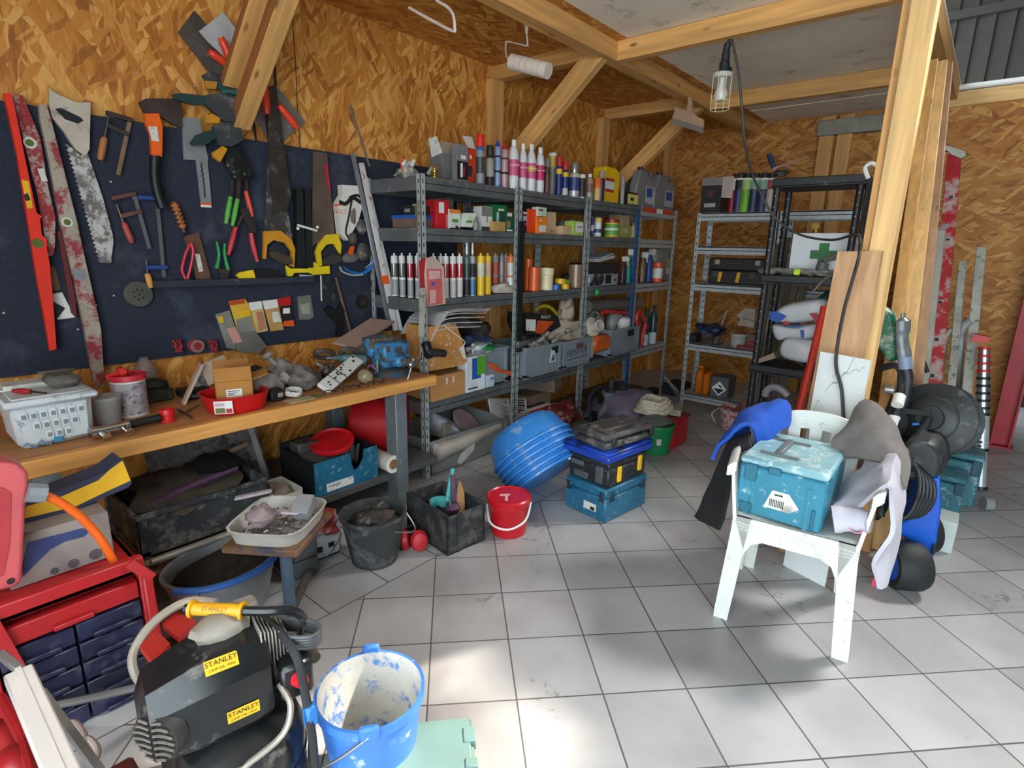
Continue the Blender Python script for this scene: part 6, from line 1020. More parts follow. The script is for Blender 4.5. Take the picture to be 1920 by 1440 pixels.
# red lidded bucket
c = V((1.405, 2.085, 0)); T = thing('bucket', 'bright red lidded bucket with white handle on the floor', 'bucket', c); RB = mat('bf1220', .32, 0, .06)
b = MB(); b.lathe([(.088, 0), (.094, .004), (.108, .165), (.112, .17), (.112, .185), (.105, .19)], c, 32); b.build('body', RB, T)
b = MB(); b.lathe([(.116, .185), (.119, .19), (.119, .205), (.112, .212), (.106, .206), (.001, .206)], c, 32); b.mi = 1; b.cbox(c + V((-.02, -.01, .208)), (.055, .016, .003), 0, MR(.9, 3, 'Z')); b.cbox(c + V((.012, -.035, .208)), (.055, .016, .003), 0, MR(2.3, 3, 'Z')); b.build('lid', [RB, mat('d9b0b0', .5)], T)
b = MB(); d = V((.62, -.78, 0)); e = V((.78, .62, 0)); b.tube([c + e * -.118 + V((0, 0, .15)), c + e * -.09 + d * .1 + V((0, 0, .095)), c + d * .128 + V((0, 0, .075)), c + e * .09 + d * .1 + V((0, 0, .115)), c + e * .118 + V((0, 0, .17))], .0055, 8); b.build('handle', WHITE, T)
# dark open crate
T = thing('open_crate', 'dusty black open crate on the floor left of the red bucket', 'crate', (1.2, 1.82, 0)); F = rot(1.35, 1.69, -.11); DK = mat('2b2d2f', .6, 0, .25, 8, '4d4d4c', .3, 14); t = .01
b = MB(); b.T = F
for s in ((-.36, 0, 0, 0, t, .215), (-.36, .24, 0, 0, .24 - t, .215), (-t, 0, 0, 0, .24, .205), (-.36, 0, 0, -.36 + t, .24, .215), (-.36, 0, 0, 0, .24, t)): b.box(*s)
b.build('body', DK, T); b = MB(); b.T = F; b.box(-.002, .17, .0, .006, .24, .05, .003); b.box(-.002, .06, -.0, .004, .075, .2); b.build('foot', DK, T)
T = thing('scoop', 'pale teal plastic scoop standing in the black open crate', 'scoop', (1.22, 1.79, .012)); SCO = mat('4fa3a4', .4, 0, .08); p = onz(835, 955, .15)
b = MB(); b.sheet(lambda u, v: V((1.2 + .055 * cos(PI * (.15 + 1.25 * u)), 1.80 + .055 * sin(PI * (.15 + 1.25 * u)) - .02 * v, .06 + .16 * v)), 12, 5, .004); b.ball((1.2, 1.8, .06), .055, .055, .04, 14); b.build('bowl', SCO, T)
b = MB(); b.tube([(1.2, 1.83, .2), (1.19, 1.86, .27), (1.17, 1.9, .35)], [.013, .015, .011], 8); b.build('handle', SCO, T)
b = MB(); b.prism([(1.27, 1.84, .02), (1.27, 1.9, .02), (1.26, 1.895, .24), (1.255, 1.875, .31), (1.255, 1.86, .25)], (-.015, 0, 0)); solo('wooden_stake', 'pointed wooden stake standing in the black open crate', 'stake', b, mat('a57c50', .7), (1.27, 1.87, .02))
b = MB(); b.tube([(1.24, 1.85, .03), (1.22, 1.86, .2), (1.2, 1.87, .33)], [.025, .02, .014], 8); b.ball((1.24, 1.83, .17), .04, .05, .03, 10, .2, 3); solo('brush', 'dusty purple handled brush standing in the black open crate', 'brush', b, mat('5a3d55', .6, 0, .25), (1.24, 1.85, .03))
b = MB(); F2 = F; b.T = F; b.box(-.34, .012, .01, -.02, .228, .10); b.ball((-.24, .1, .1), .1, .08, .07, 14, .3, 8); solo('rubble', 'dark dusty contents at the bottom of the black open crate', 'rubble', b, mat('2a2522', .9, 0, .4, 20), (1.2, 1.8, .01))
# red ear muffs
T = thing('ear_muffs', 'red and black ear muffs lying on the floor beside the black crate', 'ear muffs', (1.17, 1.62, 0)); 
for p, q in (((1.20, 1.635, .055), .5), ((1.12, 1.60, .04), -.6)):
    b = MB(); b.T = MT(p) @ MR(PI / 2 - .2, 4, 'Y') @ MR(q, 4, 'X'); b.lathe([(.04, 0), (.045, .012), (.035, .032), (.001, .036)], n=18, sx=1.25); b.build('cup', mat('c5202c', .35), T)
    b = MB(); b.T = MT(p) @ MR(PI / 2 - .2, 4, 'Y') @ MR(q, 4, 'X'); b.lathe([(.04, -.02), (.047, -.014), (.044, 0)], n=18, sx=1.25); b.build('cushion', BLK, T)
b = MB(); b.tube([(1.19, 1.64, .06), (1.14, 1.68, .1), (1.1, 1.64, .08), (1.1, 1.6, .05)], .008, 6, flat=2); b.build('headband', BLK, T)
# far end of the floor
c = V((1.43, 3.76, 0)); T = thing('pail', 'green pail with a white mark behind the stack of tool cases', 'pail', c); b = MB(); b.lathe([(.105, 0), (.135, .21), (.142, .215), (.142, .23), (.132, .23), (.1, .01), (.001, .01)], c, 28); b.build('body', mat('15804a', .42, 0, .1), T)
b = MB(); b.cbox(c + V((.075, -.095, .115)), (.035, .03, .05), .006, MR(.7, 3, 'Z')); b.build('sticker', OFFW, T)
b = MB(); b.ball(c + V((-.02, .02, .23)), .13, .13, .06, 18, .15, 9, flat=-.05); solo('rag', 'grey cloth filling the green pail', 'cloth', b, mat('5f625f', .9, 0, .25), c + V((0, 0, .18)))
T = thing('canister', 'bright red square canister right of the green pail', 'canister', (1.45, 4.0, 0)); b = MB(); b.box(1.33, 3.86, 0, 1.53, 4.13, .22, .012); b.build('body', mat('bd1a20', .4, 0, .1), T)
b = MB(); b.box(1.3, 3.84, .22, 1.54, 4.15, .24, .008); b.build('rim', mat('8b1a1c', .5), T)
b = MB(); b.cbox((1.44, 4.05, .27), (.12, .2, .05), .004, MR(.3, 3, 'Z')); solo('block', 'beige block lying on the red canister', 'block', b, mat('8e857a', .8), (1.44, 4.05, .245))
T = thing('rope_coil', 'thick coil of cream and black flecked rope lying on the green pail', 'rope', (1.34, 3.9, .27)); RP = mat('c7bda9', .85, 0, .35, 60)
for k in range(5):
    b = MB(); c2 = V((1.33 + .012 * (k % 2), 3.9, .285 + .018 * k)); b.tube([c2 + V(((.13 - .01 * k) * cos(t), (.17 - .012 * k) * sin(t), .01 * sin(3 * t))) for t in [2 * PI * i / 14 for i in range(14)]], .014, 8, closed=True, sub=3); b.build('turn', RP, T)
b = MB(); b.ball((1.1, 4.0, .2), .2, .25, .16, 20, .25, 11, flat=-.2); solo('tarpaulin', 'crumpled purple-grey plastic sheet behind the rope coil', 'sheet', b, mat('6d6478', .35, 0, .3, 8), (1.1, 4.0, 0))
c = V((.92, 3.95, 0)); T = thing('jug', 'grey-blue plastic jug with black spout behind the tool cases', 'jug', c); b = MB(); b.lathe([(.09, 0), (.1, .02), (.1, .16), (.06, .22), (.05, .28), (.075, .33), (.075, .34), (.06, .34)], c, 22); b.build('body', mat('7b858f', .4), T); b = MB(); b.lathe([(.05, .34), (.05, .36), (.03, .38), (.02, .45), (.001, .45)], c, 14); b.build('spout', INK, T)
b = MB(); b.tube([(.85, 3.8, .02), (.78, 3.84, .25), (.8, 3.95, .36), (.86, 4.02, .3)], .012, 8); b.ball((.74, 4.05, .12), .1, .14, .12, 14, .3, 2); b.ball((.95, 4.1, .3), .05, .08, .1, 12, .35, 6); solo('cable_clutter', 'dark tangle of cable and sprayer parts around the grey-blue jug', 'clutter', b, mat('232230', .6, 0, .4), (.8, 3.95, 0), kind='stuff')
b = MB(); b.box(.12, 4.3, 0, .6, 5.1, .02); b.box(.1, 4.5, .02, .5, 5.4, .05); solo('floor_boards', 'brown boards lying flat on the floor under the far shelving bays', 'boards', b, mat('6a5340', .8, 0, .2), (.3, 4.8, 0))
b = MB(); b.bar(onz(1274, 744, .02), onz(1248, 716, .12), .16, .02, (.7, .7, .5)); solo('leaning_board', 'narrow grey-white panel lying between the two rows of shelving', 'panel', b, mat('9b9ea1', .5), onz(1274, 744, .02))
b = MB(); b.box(.7, 5.4, .0, .9, 5.7, .12, .01); b.box(.6, 5.2, 0, .7, 5.35, .08, .01); solo('dark_box', 'dark box on the floor in the back left corner', 'box', b, mat('22201f', .7), (.75, 5.5, 0))
# ------------------------------------------------------------ under the bench and the left foreground
B1, B2, B3, B4 = crop(0, 820, 420), crop(0, 1100, 450 * 1920 / 1906), crop(220, 1100, 600), crop(400, 780, 420)
ZS = .216
T = thing('open_tool_crate', 'open teal and black tool crate on the lower bench shelf', 'tool case', (.54, 1.56, ZS)); TC = mat('1c5f7c', .42, 0, .14, 9, '7fa0aa', .12, 30); x0, x1, y0, y1, zt = .36, .70, 1.375, 1.76, .40
b = MB(); b.box(x0, y0, ZS, x1, y0 + .008, zt); b.box(x0, y1 - .008, ZS, x1, y1, zt); b.box(x0, y0, ZS, x0 + .008, y1, zt + .03); b.box(x0, y0, ZS, x1, y1, ZS + .006); b.build('body', mat('171a1c', .5), T)
P = lambda u, v: V((x1, y0 + (y1 - y0) * u, ZS + (zt - ZS) * v))
pts = [(0, 0), (1, 0), (1, 1), (.78, 1), (.76, .72), (.68, .48), (.60, .45), (.56, .7), (.55, 1), (0, 1)]
b = MB(); b.prism([P(*p) for p in pts], (.008, 0, 0)); b.build('front_panel', TC, T)
b = MB(); b.prism([P(.16, .06) + V((.0085, 0, 0)), P(.58, .06) + V((.0085, 0, 0)), P(.58, .3) + V((.0085, 0, 0)), P(.16, .3) + V((.0085, 0, 0))], (.0008, 0, 0)); b.text('makita', ywall(P(.28, .22) + V((.0096, 0, 0))), .028, 1); b.build('sticker', [OFFW, INK], T)
for u in (.04, .9): b = MB(); q = P(u, .5) + V((.008, 0, 0)); b.cbox(q, (.012, .02, .12), .003); b.build('latch', TC, T)
c = V((.55, 1.58, .42)); b = MB(); b.T = MT(c) @ MR(.22, 4, 'X') @ MR(.2, 4, 'Y'); b.lathe([(.11, 0), (.118, .004), (.118, .022), (.11, .026), (.106, .014), (.001, .012)], n=28); solo('red_dish', 'red round plastic lid lying on the open tool crate', 'lid', b, mat('b5161e', .38), c)
b = MB(); b.ball((.52, 1.55, .33), .13, .15, .09, 16, .25, 6, flat=-.1); b.cbox((.45, 1.47, .40), (.1, .12, .08), .006); solo('tool_parts', 'grey and black tools filling the open teal crate', 'parts', b, mat('4c4846', .5, .2, .4, 20), (.5, 1.55, .24), kind='stuff')
for k in range(3): b = MB(); b.bar((.62, 1.62 + .03 * k, .30), (.66, 1.60 + .035 * k, .42), .02, .004, (1, 0, 0)); solo('metal_strap', ('left', 'middle', 'right')[k] + ' of three bent steel straps sticking out of the open teal crate', 'strap', b, STEEL, (.62, 1.62, .3), 'steel straps in the teal crate')
c = V((.74, 1.845, .27)); T = thing('film_roll', 'roll of clear stretch film on the lower shelf beside the bench leg', 'roll', c); b = MB(); b.T = MT(c) @ MR(-PI / 2, 4, 'Y'); b.lathe([(.028, 0, 1), (.052, 0, 0), (.052, .42, 0), (.02, .42, 0)], n=24); b.build('film', [mat('c3bdb4', .3, 0, .06), mat('d8d4cd', .4)], T)
b = MB(); b.T = MT(c) @ MR(-PI / 2, 4, 'Y'); b.lathe([(.022, -.002), (.03, -.002), (.03, .3), (.022, .3), (.022, -.002)], n=20); b.build('core', mat('8a5a38', .8), T)
c = V((.43, 2.0, ZS + .20)); b = MB(); b.T = MT(c) @ MR(.7, 4, 'Z') @ MR(PI / 2, 4, 'Y'); b.lathe([(.001, -.16), (.15, -.16)] + [(.15 + .045 * t + (.006 if k % 2 else 0), -.16 + .3 * t) for k, t in enumerate([i / 10 for i in range(11)])] + [(.19, .14), (.001, .1)], n=36); solo('ribbed_tub', 'dark red ribbed tub standing on edge behind the bench leg', 'tub', b, mat('a3161d', .4, 0, .12), c - V((0, 0, .2)))
T = thing('carton', 'small white open carton on the left lower shelf', 'carton', (.62, 1.2, .2)); b = MB(); 
for s in ((.5, 1.16, .2, .71, 1.163, .30), (.5, 1.3, .2, .71, 1.303, .30), (.707, 1.16, .2, .71, 1.303, .29), (.5, 1.16, .2, .503, 1.303, .3), (.5, 1.16, .2, .71, 1.303, .203)): b.box(*s)
b.build('box', mat('c9bfb4', .7), T); b = MB(); b.ball((.6, 1.23, .26), .08, .06, .04, 12, .4, 3); b.build('contents', mat('8d7d70', .8), T)
T = thing('storage_crate', 'dusty black crate of rags on the left lower shelf', 'crate', (.45, .85, .2)); crate(T, .25, .6, .68, 1.13, .2, .2, mat('34373a', .6, 0, .3, 9, '74736f', .25, 12))
b = MB(); b.ball((.47, .86, .38), .2, .24, .06, 20, .3, 5); solo('rag', 'brown dusty rags heaped in the dusty black crate', 'rags', b, mat('4a4136', .95, 0, .35, 12), (.47, .86, .32)); b = MB(); b.tube([(.6, .68, .39), (.6, .85, .425), (.58, 1.05, .44)], [.02, .03, .02], 8, flat=.5); solo('rag', 'purple cloth strip lying over the brown rags', 'rags', b, mat('5c3a55', .95), (.6, .85, .39)); b = MB(); b.ball((.4, 1.02, .42), .12, .12, .05, 14, .35, 7); solo('bristle_brush', 'matted black bristles at the right end of the dusty black crate', 'brush', b, mat('14120f', .9, 0, .5, 50), (.4, 1.02, .37))
T = thing('framed_board', 'speckled grey panel with pale border leaning under the bench', 'panel', (.28, 1.05, .2)); b = MB(); b.prism([(.36, .78, .2), (.36, 1.32, .2), (.18, 1.32, .58), (.18, .78, .58)], (-.012, 0, -.006)); b.build('panel', mat('6d6a68', .8, 0, .35, 30, '3a3838', .25, 12), T)
b = MB()
for p, q in (((.365, .80, .22), (.365, 1.3, .22)), ((.187, .80, .57), (.187, 1.3, .57)), ((.365, 1.29, .22), (.187, 1.29, .57))): b.bar(p, q, .03, .004, (.9, 0, .43))
b.build('border', mat('9a9691', .7), T); b = MB(); b.cyl((.40, .85, .42), (.36, 1.2, .47), .014); solo('broom_stick', 'bare wooden stick lying across behind the dusty black crate', 'stick', b, mat('86705a', .7), (.4, .85, .42))
b = MB(); P0, P1 = V((.775, .60, .227)), V((.775, 1.0, .227)); b.cyl(P0, P1, .016, n=16); solo('metal_tube', 'thin silver tube lying along the front of the left lower shelf', 'tube', b, mat('b9b4ad', .3, .6), P0 - V((0, 0, .016)))
# boxed drill, yellow bag, red drawer rack
T = thing('printed_box', 'worn cardboard box printed with a blue power tool and round bits', 'box', (1.0, .3, .462)); b = MB(); b.box(.86, .16, .462, 1.085, .425, .625, .003); b.build('box', mat('857b76', .75, 0, .15, 6), T); b = MB()
b.prism([p + V((.0005, 0, 0)) for p in wp(B1((240, 900), (430, 850), (700, 780), (780, 790), (720, 850), (560, 890), (430, 960), (300, 1090), (200, 1190), (195, 1100)), 1.086)], (.001, 0, 0), 1)
for u, r in (((468, 1145), .011), ((630, 1080), .015), ((820, 1000), .018)): p = onx(*B1(u)[0], 1.085); b.cyl(p, p + V((.001, 0, 0)), r, n=20)
b.build('print', [mat('4a474c', .6, 0, .3, 40), mat('2f3a66', .6)], T)
T = thing('cement_bag', 'folded navy paper bag with wide yellow band under the bench front', 'bag', (.9, .4, .63))
b = MB(); b.prism(wp(B1((150, 740), (150, 600), (700, 380), (900, 300), (1040, 190), (1062, 200), (1130, 390), (1100, 430), (600, 640), (300, 720)), 1.0), (-.1, 0, 0)); b.build('paper', mat('2c2e48', .6, 0, .2), T)
b = MB(); b.prism(wp(B1((150, 700), (230, 590), (520, 510), (840, 370), (950, 270), (1050, 200), (1120, 370), (920, 460), (650, 590), (230, 690)), 1.0005), (.001, 0, 0)); b.build('band', mat('d8a41c', .5), T)
T = thing('drawer_rack', 'red framed rack of small blue drawers on the floor at far left', 'drawer rack', (1.05, .28, 0)); RM = mat('a51c20', .42, 0, .12); X1, Y0, Y1 = 1.22, .07, .47
b = MB(); b.box(.86, Y0, 0, X1, Y0 + .02, .46, .004); b.box(.86, Y1 - .02, 0, X1, Y1, .46, .004); b.box(.86, Y0, .44, X1, Y1, .46, .004); b.box(X1 - .03, Y0, .44, X1, Y1, .495, .004); b.bar((X1, Y1 - .04, .49), (X1 + .02, Y1 + .01, .42), .03, .02, (1, 0, 0)); b.box(X1, Y1 - .015, 0, X1 + .015, Y1 + .015, .43, .006); b.bar((X1 + .005, Y0 + .03, .47), (X1 + .02, Y0 + .08, .2), .025, .012, (1, 0, 0)); b.box(.86, Y0, 0, .875, Y1, .46); b.build('frame', RM, T)
DB = mat('20233c', .4, 0, .3, 8, '3f3c52', .15, 14)
for r in range(6):
    z = .355 - r * .07; n = 1 if r == 0 else 2
    for c_ in range(n):
        y0 = Y0 + .025 + c_ * .178; y1 = Y1 - .025 if n == 1 else y0 + .172; b = MB(); b.box(.9, y0, z, X1 - .005, y1, z + .06, .003); o = b.build('drawer', RM if r == 0 else DB, T); b = MB(); b.box(X1 - .005, (y0 + y1) / 2 - .05, z + .004, X1 + .012, (y0 + y1) / 2 + .05, z + .02, .003); b.build('handle', RM if r == 0 else DB, o)
# red hose reel case with orange hose
T = thing('hose_reel_case', 'faded pinkish-red plastic case at the far left with a grey hose coupling', 'case', (1.12, .17, .3)); q = lambda *p: [onx(*k, 1.15) for k in B1(*p)]
b = MB(); b.prism(q((-200, 240), (40, 215), (150, 230), (245, 300), (248, 400), (218, 700), (190, 1230), (140, 1290), (0, 1320), (-200, 1330)), (-.1, 0, 0)); o = b.build('case', mat('c4565a', .42, 0, .1, 4), T); md = o.modifiers.new('bevel', 'BEVEL'); md.width = .012; md.segments = 3
b = MB(); b.prism([p + V((.001, 0, 0)) for p in q((-200, 440), (20, 430), (95, 480), (80, 900), (30, 1180), (-200, 1250))], (.002, 0, 0)); b.build('recess', mat('a83338', .5), T)
b = MB(); A_, C_ = q((230, 475), (390, 480)); b.cyl(A_, C_, .028, n=8); b.build('coupling', GREY, T); b = MB(); b.cyl(*[p + V((.003, 0, 0)) for p in (q((90, 1230))[0], q((90, 1230))[0] + V((.002, 0, 0)))], .009); b.build('bolt_hole', INK, T)
b = MB(); P = q((370, 490), (520, 560), (700, 690), (860, 870), (970, 1060), (1040, 1250), (1060, 1420)) + [onx(*p, 1.15) for p in B2((985, 250), (985, 440))]; b.tube(P, .0125, 10); b.build('hose', mat('e0601a', .3, 0, .08), T); b = MB(); b.cyl(P[-1], P[-1] + V((0, .002, -.012)), .0135); b.build('hose_end', mat('b58a3a', .4, .5), T)
# grey trug under the shelf
c = V((.95, .80, 0)); T = thing('trug', 'grey tub of dark scraps with blue handle rim under the bench', 'tub', c); b = MB(); b.lathe([(.13, 0), (.17, .2), (.178, .205), (.178, .22), (.166, .22), (.126, .01), (.001, .01)], c, 30, 1, 1.25); b.build('body', mat('84878a', .45), T); b = MB(); b.tube([c + V((.185 * cos(t), .23 * sin(t), .215)) for t in (-1.1, -.5, 0, .5, 1.0)], .013, 8); b.build('rim', mat('2f62ac', .4), T)
b = MB(); b.ball(c + V((0, 0, .15)), .14, .18, .06, 18, .3, 8); solo('scraps', 'dark fibrous scraps filling the grey tub', 'scraps', b, mat('2b241e', .95, 0, .5, 30), c + V((0, 0, .1)))
for k in range(2): b = MB(); b.box(.80, 1.08 + .0, .0 + .09 * k, 1.0, 1.2, .085 + .09 * k, .006); solo('paver_block', ('lower', 'upper')[k] + ' of two dark grey blocks stacked behind the trestle leg', 'block', b, mat('4b4c4e', .8, 0, .2), (.9, 1.14, .09 * k))
# square white paint pail and black bucket of scrap
T = thing('square_pail', 'square white paint pail with black print beside the black bucket', 'pail', (.85, 1.29, 0)); F = rot(.93, 1.2, -.1); b = MB(); b.T = F; b.box(-.17, 0, 0, 0, .17, .125, .02, .006); b.build('body', mat('b9bcc0', .45), T); b = MB(); b.T = F; b.box(0.001, .03, .015, .002, .14, .022); b.box(.0, .03, .05, .002, .06, .08); b.box(0, .09, .06, .002, .12, .085); b.build('print', INK, T)
b = MB(); b.T = F; b.tube([(-.02, .0, .1), (.03, .05, .045), (.03, .1, .06), (-.02, .17, .1)], .003, 5); b.build('handle', STEEL, T); b = MB(); b.ball((.86, 1.29, .15), .08, .09, .05, 14, .35, 12); b.cbox((.88, 1.32, .19), (.06, .1, .05), .004, MR(.5, 3, 'Z')); solo('paint_bag', 'red printed bags and cords on top of the square white pail', 'bags', b, mat('9a2723', .5, 0, .3, 10, 'c4b8b6', .2, 14), (.86, 1.29, .125))
c = V((1.10, 1.44, 0)); T = thing('builders_bucket', 'dusty black rubber bucket full of scrap under the bench leg', 'bucket', c); b = MB(); b.lathe([(.105, 0), (.11, .004), (.15, .235), (.158, .238), (.158, .25), (.146, .25), (.105, .012), (.001, .012)], c, 32); b.build('body', mat('3a3c3d', .65, 0, .25, 8, '66686a', .2, 10), T)
b = MB(); b.tube([c + V((.1, -.115, .235)), c + V((.13, -.02, .2)), c + V((.16, .12, .16)), c + V((.1, .12, .235))], .0035, 6); b.build('handle', STEEL, T)
T = thing('scrap_heap', 'dark plastic and metal scraps filling the black rubber bucket', 'scraps', c + V((0, 0, .15))); b = MB(); b.ball(c + V((0, 0, .19)), .12, .12, .06, 18, .25, 4); b.build('heap', mat('332e2b', .8, 0, .5, 24, '77706a', .1, 20), T)
for k in range(9): random.seed(70 + k); a = rnd() * 6.3; b = MB(); b.cbox(c + V((.08 * cos(a), .08 * sin(a), .245)), (.02 + .05 * rnd(), .02 + .03 * rnd(), .012), .001, MR(a, 3, 'Z') @ MR(.5 * sin(k), 3, 'X')); b.build('scrap', [DGREY, mat('77746f', .5, .3), mat('4a4038', .6)][k % 3], T)
# trestle with tray of screws
T = thing('trestle_stand', 'small stand with worn wooden top and blue-grey steel leg', 'stand', (1.2, .95, 0)); b = MB(); R = rot(1.13, .97, .62); b.T = R; b.box(-.15, -.17, .335, .15, .17, .365, .006); b.build('top', mat('77563c', .7, 0, .3, 8, '3a3f52', .2, 9), T)
LG = mat('54687a', .5, .3, .2); b = MB(); b.cyl((1.24, .93, .335), (1.24, .93, .01), .023); b.build('leg', LG, T); b = MB(); b.cyl((1.24, .93, .05), (1.52, .87, .022), .02); b.build('foot', mat('5a5550', .6, .2), T); b = MB(); b.cyl((1.24, .93, .05), (1.0, 1.15, .022), .02); b.build('foot', mat('5a5550', .6, .2), T)
T = thing('screw_tray', 'white plastic tray of screws and brackets on the small stand', 'tray', (1.13, .97, .366)); b = MB(); c = V((1.13, .97, .366))
def rr2(hx, hy, z): return [R @ V(((p - c0).x * hx, (p - c0).y * hy, z)) for p in rrb]
c0 = V((0, 0, 0)); rrb = [V((cos(a) * (abs(cos(a)) ** 5 + abs(sin(a)) ** 5) ** -.2, sin(a) * (abs(cos(a)) ** 5 + abs(sin(a)) ** 5) ** -.2, 0)) for a in [2 * PI * (i + .5) / 32 for i in range(32)]]
loft(b, [rr2(.135, .15, .366), rr2(.15, .165, .42), rr2(.155, .17, .424), rr2(.146, .161, .424), rr2(.132, .147, .37)]); b.build('tray', mat('c3bfb8', .4, 0, .1), T)
random.seed(3); b = MB()
for k in range(130): p = R @ V((random.uniform(-.11, .11), random.uniform(-.12, .12), .375 + .035 * rnd())); d = V((random.uniform(-1, 1), random.uniform(-1, 1), random.uniform(-.4, .4))).normalized() * .02; b.cyl(p, p + d, .003, n=5); b.cyl(p + d * .85, p + d, .006, n=6)
solo('screws', 'loose steel screws and fittings heaped in the white tray', 'screws', b, mat('8f8f8c', .3, .8, .2), (1.13, .97, .37), kind='stuff')
b = MB(); q = lambda x, y, z=.43: onz(x, y, z); b.bar(q(440, 935, .45), q(510, 920, .47), .03, .012, (0, 0, 1), .004); b.bar(q(500, 958, .44), q(562, 962, .45), .03, .012, (0, 0, 1), .004); solo('plastic_brackets', 'pale lilac plastic brackets lying across the tray of screws', 'brackets', b, mat('a89da5', .4), q(500, 940, .43))
b = MB(); b.cbox(q(570, 950, .455), (.07, .09, .05), .003, MR(.6, 3, 'Z') @ MR(.5, 3, 'X')); solo('junction_box', 'small grey box tilted on the tray of screws', 'box', b, mat('86878a', .45), q(570, 950, .43)); b = MB(); c2 = q(490, 975, .43); b.ball(c2 + V((0, 0, .015)), .06, .05, .045, 14, .3, 7, flat=-.03); solo('plastic_bag', 'pinkish clear bag of plugs in the tray of screws', 'bag', b, mat('9b8a8c', .2, 0, .3, 20, alpha=.8), c2)
# blue bucket with dried plaster
c = V((2.045, .745, 0)); T = thing('bucket', 'blue bucket caked with white plaster at the front', 'bucket', c); BB = mat('3f78c8', .45, 0, .08, 6, 'c3cfe0', .12, 12); PLA = mat('d5d1c8', .85, 0, .1, 14, '5f8fd0', .2, 16)
b = MB(); b.lathe([(.105, 0, 0), (.11, .004, 0), (.139, .27, 0), (.149, .275, 0), (.149, .3, 0), (.14, .3, 1), (.134, .26, 1), (.106, .05, 1), (.06, .04, 1), (.001, .045, 1)], c, 44); b.build('body', [BB, PLA], T)
u = V((.8, -.6, 0)).normalized(); 
for s in (1, -1): b = MB(); b.cbox(c + u * (.15 * s) + V((0, 0, .30)), (.02, .05, .04), .006, MR(math.atan2(u.y, u.x), 3, 'Z')); b.build('ear', BB, T)
v = V((-.6, -.8, 0)); b = MB(); b.tube([c + u * .158 + V((0, 0, .295)), c + u * .14 + v * .09 + V((0, 0, .22)), c + u * .09 + v * .15 + V((0, 0, .165)), c + u * .0 + v * .165 + V((0, 0, .17)), c - u * .1 + v * .13 + V((0, 0, .21)), c - u * .158 + V((0, 0, .295))], .004, 8); b.build('handle', STEEL, T)
b = MB(); b.cbox(c + V((.03, .02, .075)), (.06, .08, .015), .002, MR(.6, 3, 'X')); solo('plaster_chunk', 'lump of dried plaster lying in the blue bucket', 'lump', b, mat('b9b5ae', .9), c + V((.03, .02, .05)))
# compressor
c = V((1.905, .455, 0)); T = thing('air_compressor', 'dusty black air compressor with yellow grip in the front left', 'compressor', c); CBK = mat('1c1d1f', .28, 0, .3, 9, '6d6860', .07, 9); DST = mat('8a8177', .6, .1, .25, 14)
b = MB(); b.lathe([(.10, .03), (.14, .06), (.148, .09), (.148, .2), (.151, .203), (.151, .212), (.148, .215), (.148, .27), (.135, .31), (.09, .34), (.001, .345)], c, 40); b.build('tank', CBK, T)
for a in (.5, 2.6, 4.7): b = MB(); b.cyl(c + V((.1 * cos(a), .1 * sin(a), .06)), c + V((.13 * cos(a), .13 * sin(a), 0)), .012, .016); b.build('foot', BLK, T)
H = MT(c + V((-.02, -.03, .35))) @ MR(1.36, 4, 'Z')     # local x: along the motor towards the right, y: away
b = MB(); b.T = H; secs = []
for x, sy_, z0, z1 in ((-.17, .045, .02, .13), (-.15, .085, .0, .17), (-.06, .1, -.01, .20), (.06, .1, -.01, .215), (.1, .09, 0, .2), (.11, .07, .03, .17)):
    zm = (z0 + z1) / 2; secs.append([V((x, yy * sy_, zm + zz * (z1 - z0) / 2)) for yy, zz in ((-1, -.7), (-.75, -1), (.75, -1), (1, -.7), (1, .45), (.6, 1), (-.6, 1), (-1, .45))])
loft(b, secs); b.build('housing', CBK, T, sharp=25)
HG = H @ MT((-.135, -.07, 0)) @ MR(.75, 4, 'Z') @ MT((.155, 0, 0)); b = MB(); b.T = HG
for k in range(-3, 4):
    for s in (-1, 1): b.tube([(-.176, s * .004, .075 + k * .016), (-.176, s * .025, .08 + k * .016), (-.172, s * math.sqrt(max(.0004, .05 ** 2 - (k * .016) ** 2)), .073 + k * .016)], .003, 5)
b.build('grille', mat('6a6258', .7), T); b = MB(); b.T = HG @ MT((-.168, 0, .075)) @ MR(PI / 2, 4, 'Y'); b.lathe([(.001, 0), (.055, 0), (.06, .01), (.06, .03)], n=22); b.build('fan_cover', mat('2a2624', .6), T)
for (x, y, z, n_, up) in ((.03, -.101, .065, 1, 0), (.0, -.072, .193, 1, 1)):
    Fm = H @ Tm((x, y, z), (1, 0, 0), (0, 0, 1) if not up else (0, .62, .78), (0, -1, 0) if not up else (0, -.78, .62)); b = MB(); q = lambda u, v: Fm @ V((u, v, .0015)); b.raw([q(-.035, -.016), q(.035, -.016), q(.035, .016), q(-.035, .016)], [(0, 1, 2, 3)], 0); b.text('STANLEY', Fm @ MT((0, .006, .003)), .0165, 1); b.text('2.0HP 24L 10bar', Fm @ MT((0, -.008, .003)), .0085, 1); b.build('badge', [YEL, INK], T)
b = MB(); b.T = H
for k in range(8): b.box(.09 + k * .009, -.06 + k * .004, .10, .094 + k * .009, .05, .225 - k * .006, .002)
b.build('cylinder_head', mat('a09a92', .5, .4, .15), T); b = MB(); b.T = H; b.ball((.02, .03, .22), .07, .05, .03, 12, .15, 4); b.cbox((.07, .05, .235), (.08, .05, .04), .008); b.build('intake', DST, T)
b = MB(); b.T = H; b.box(.12, -.09, .02, .2, .0, .12, .01); b.build('pressure_switch', CBK, T); b = MB(); b.T = H; b.cyl((.16, -.09, .08), (.165, -.115, .085), .02, .016); b.build('switch_knob', mat('c4202c', .35), T)
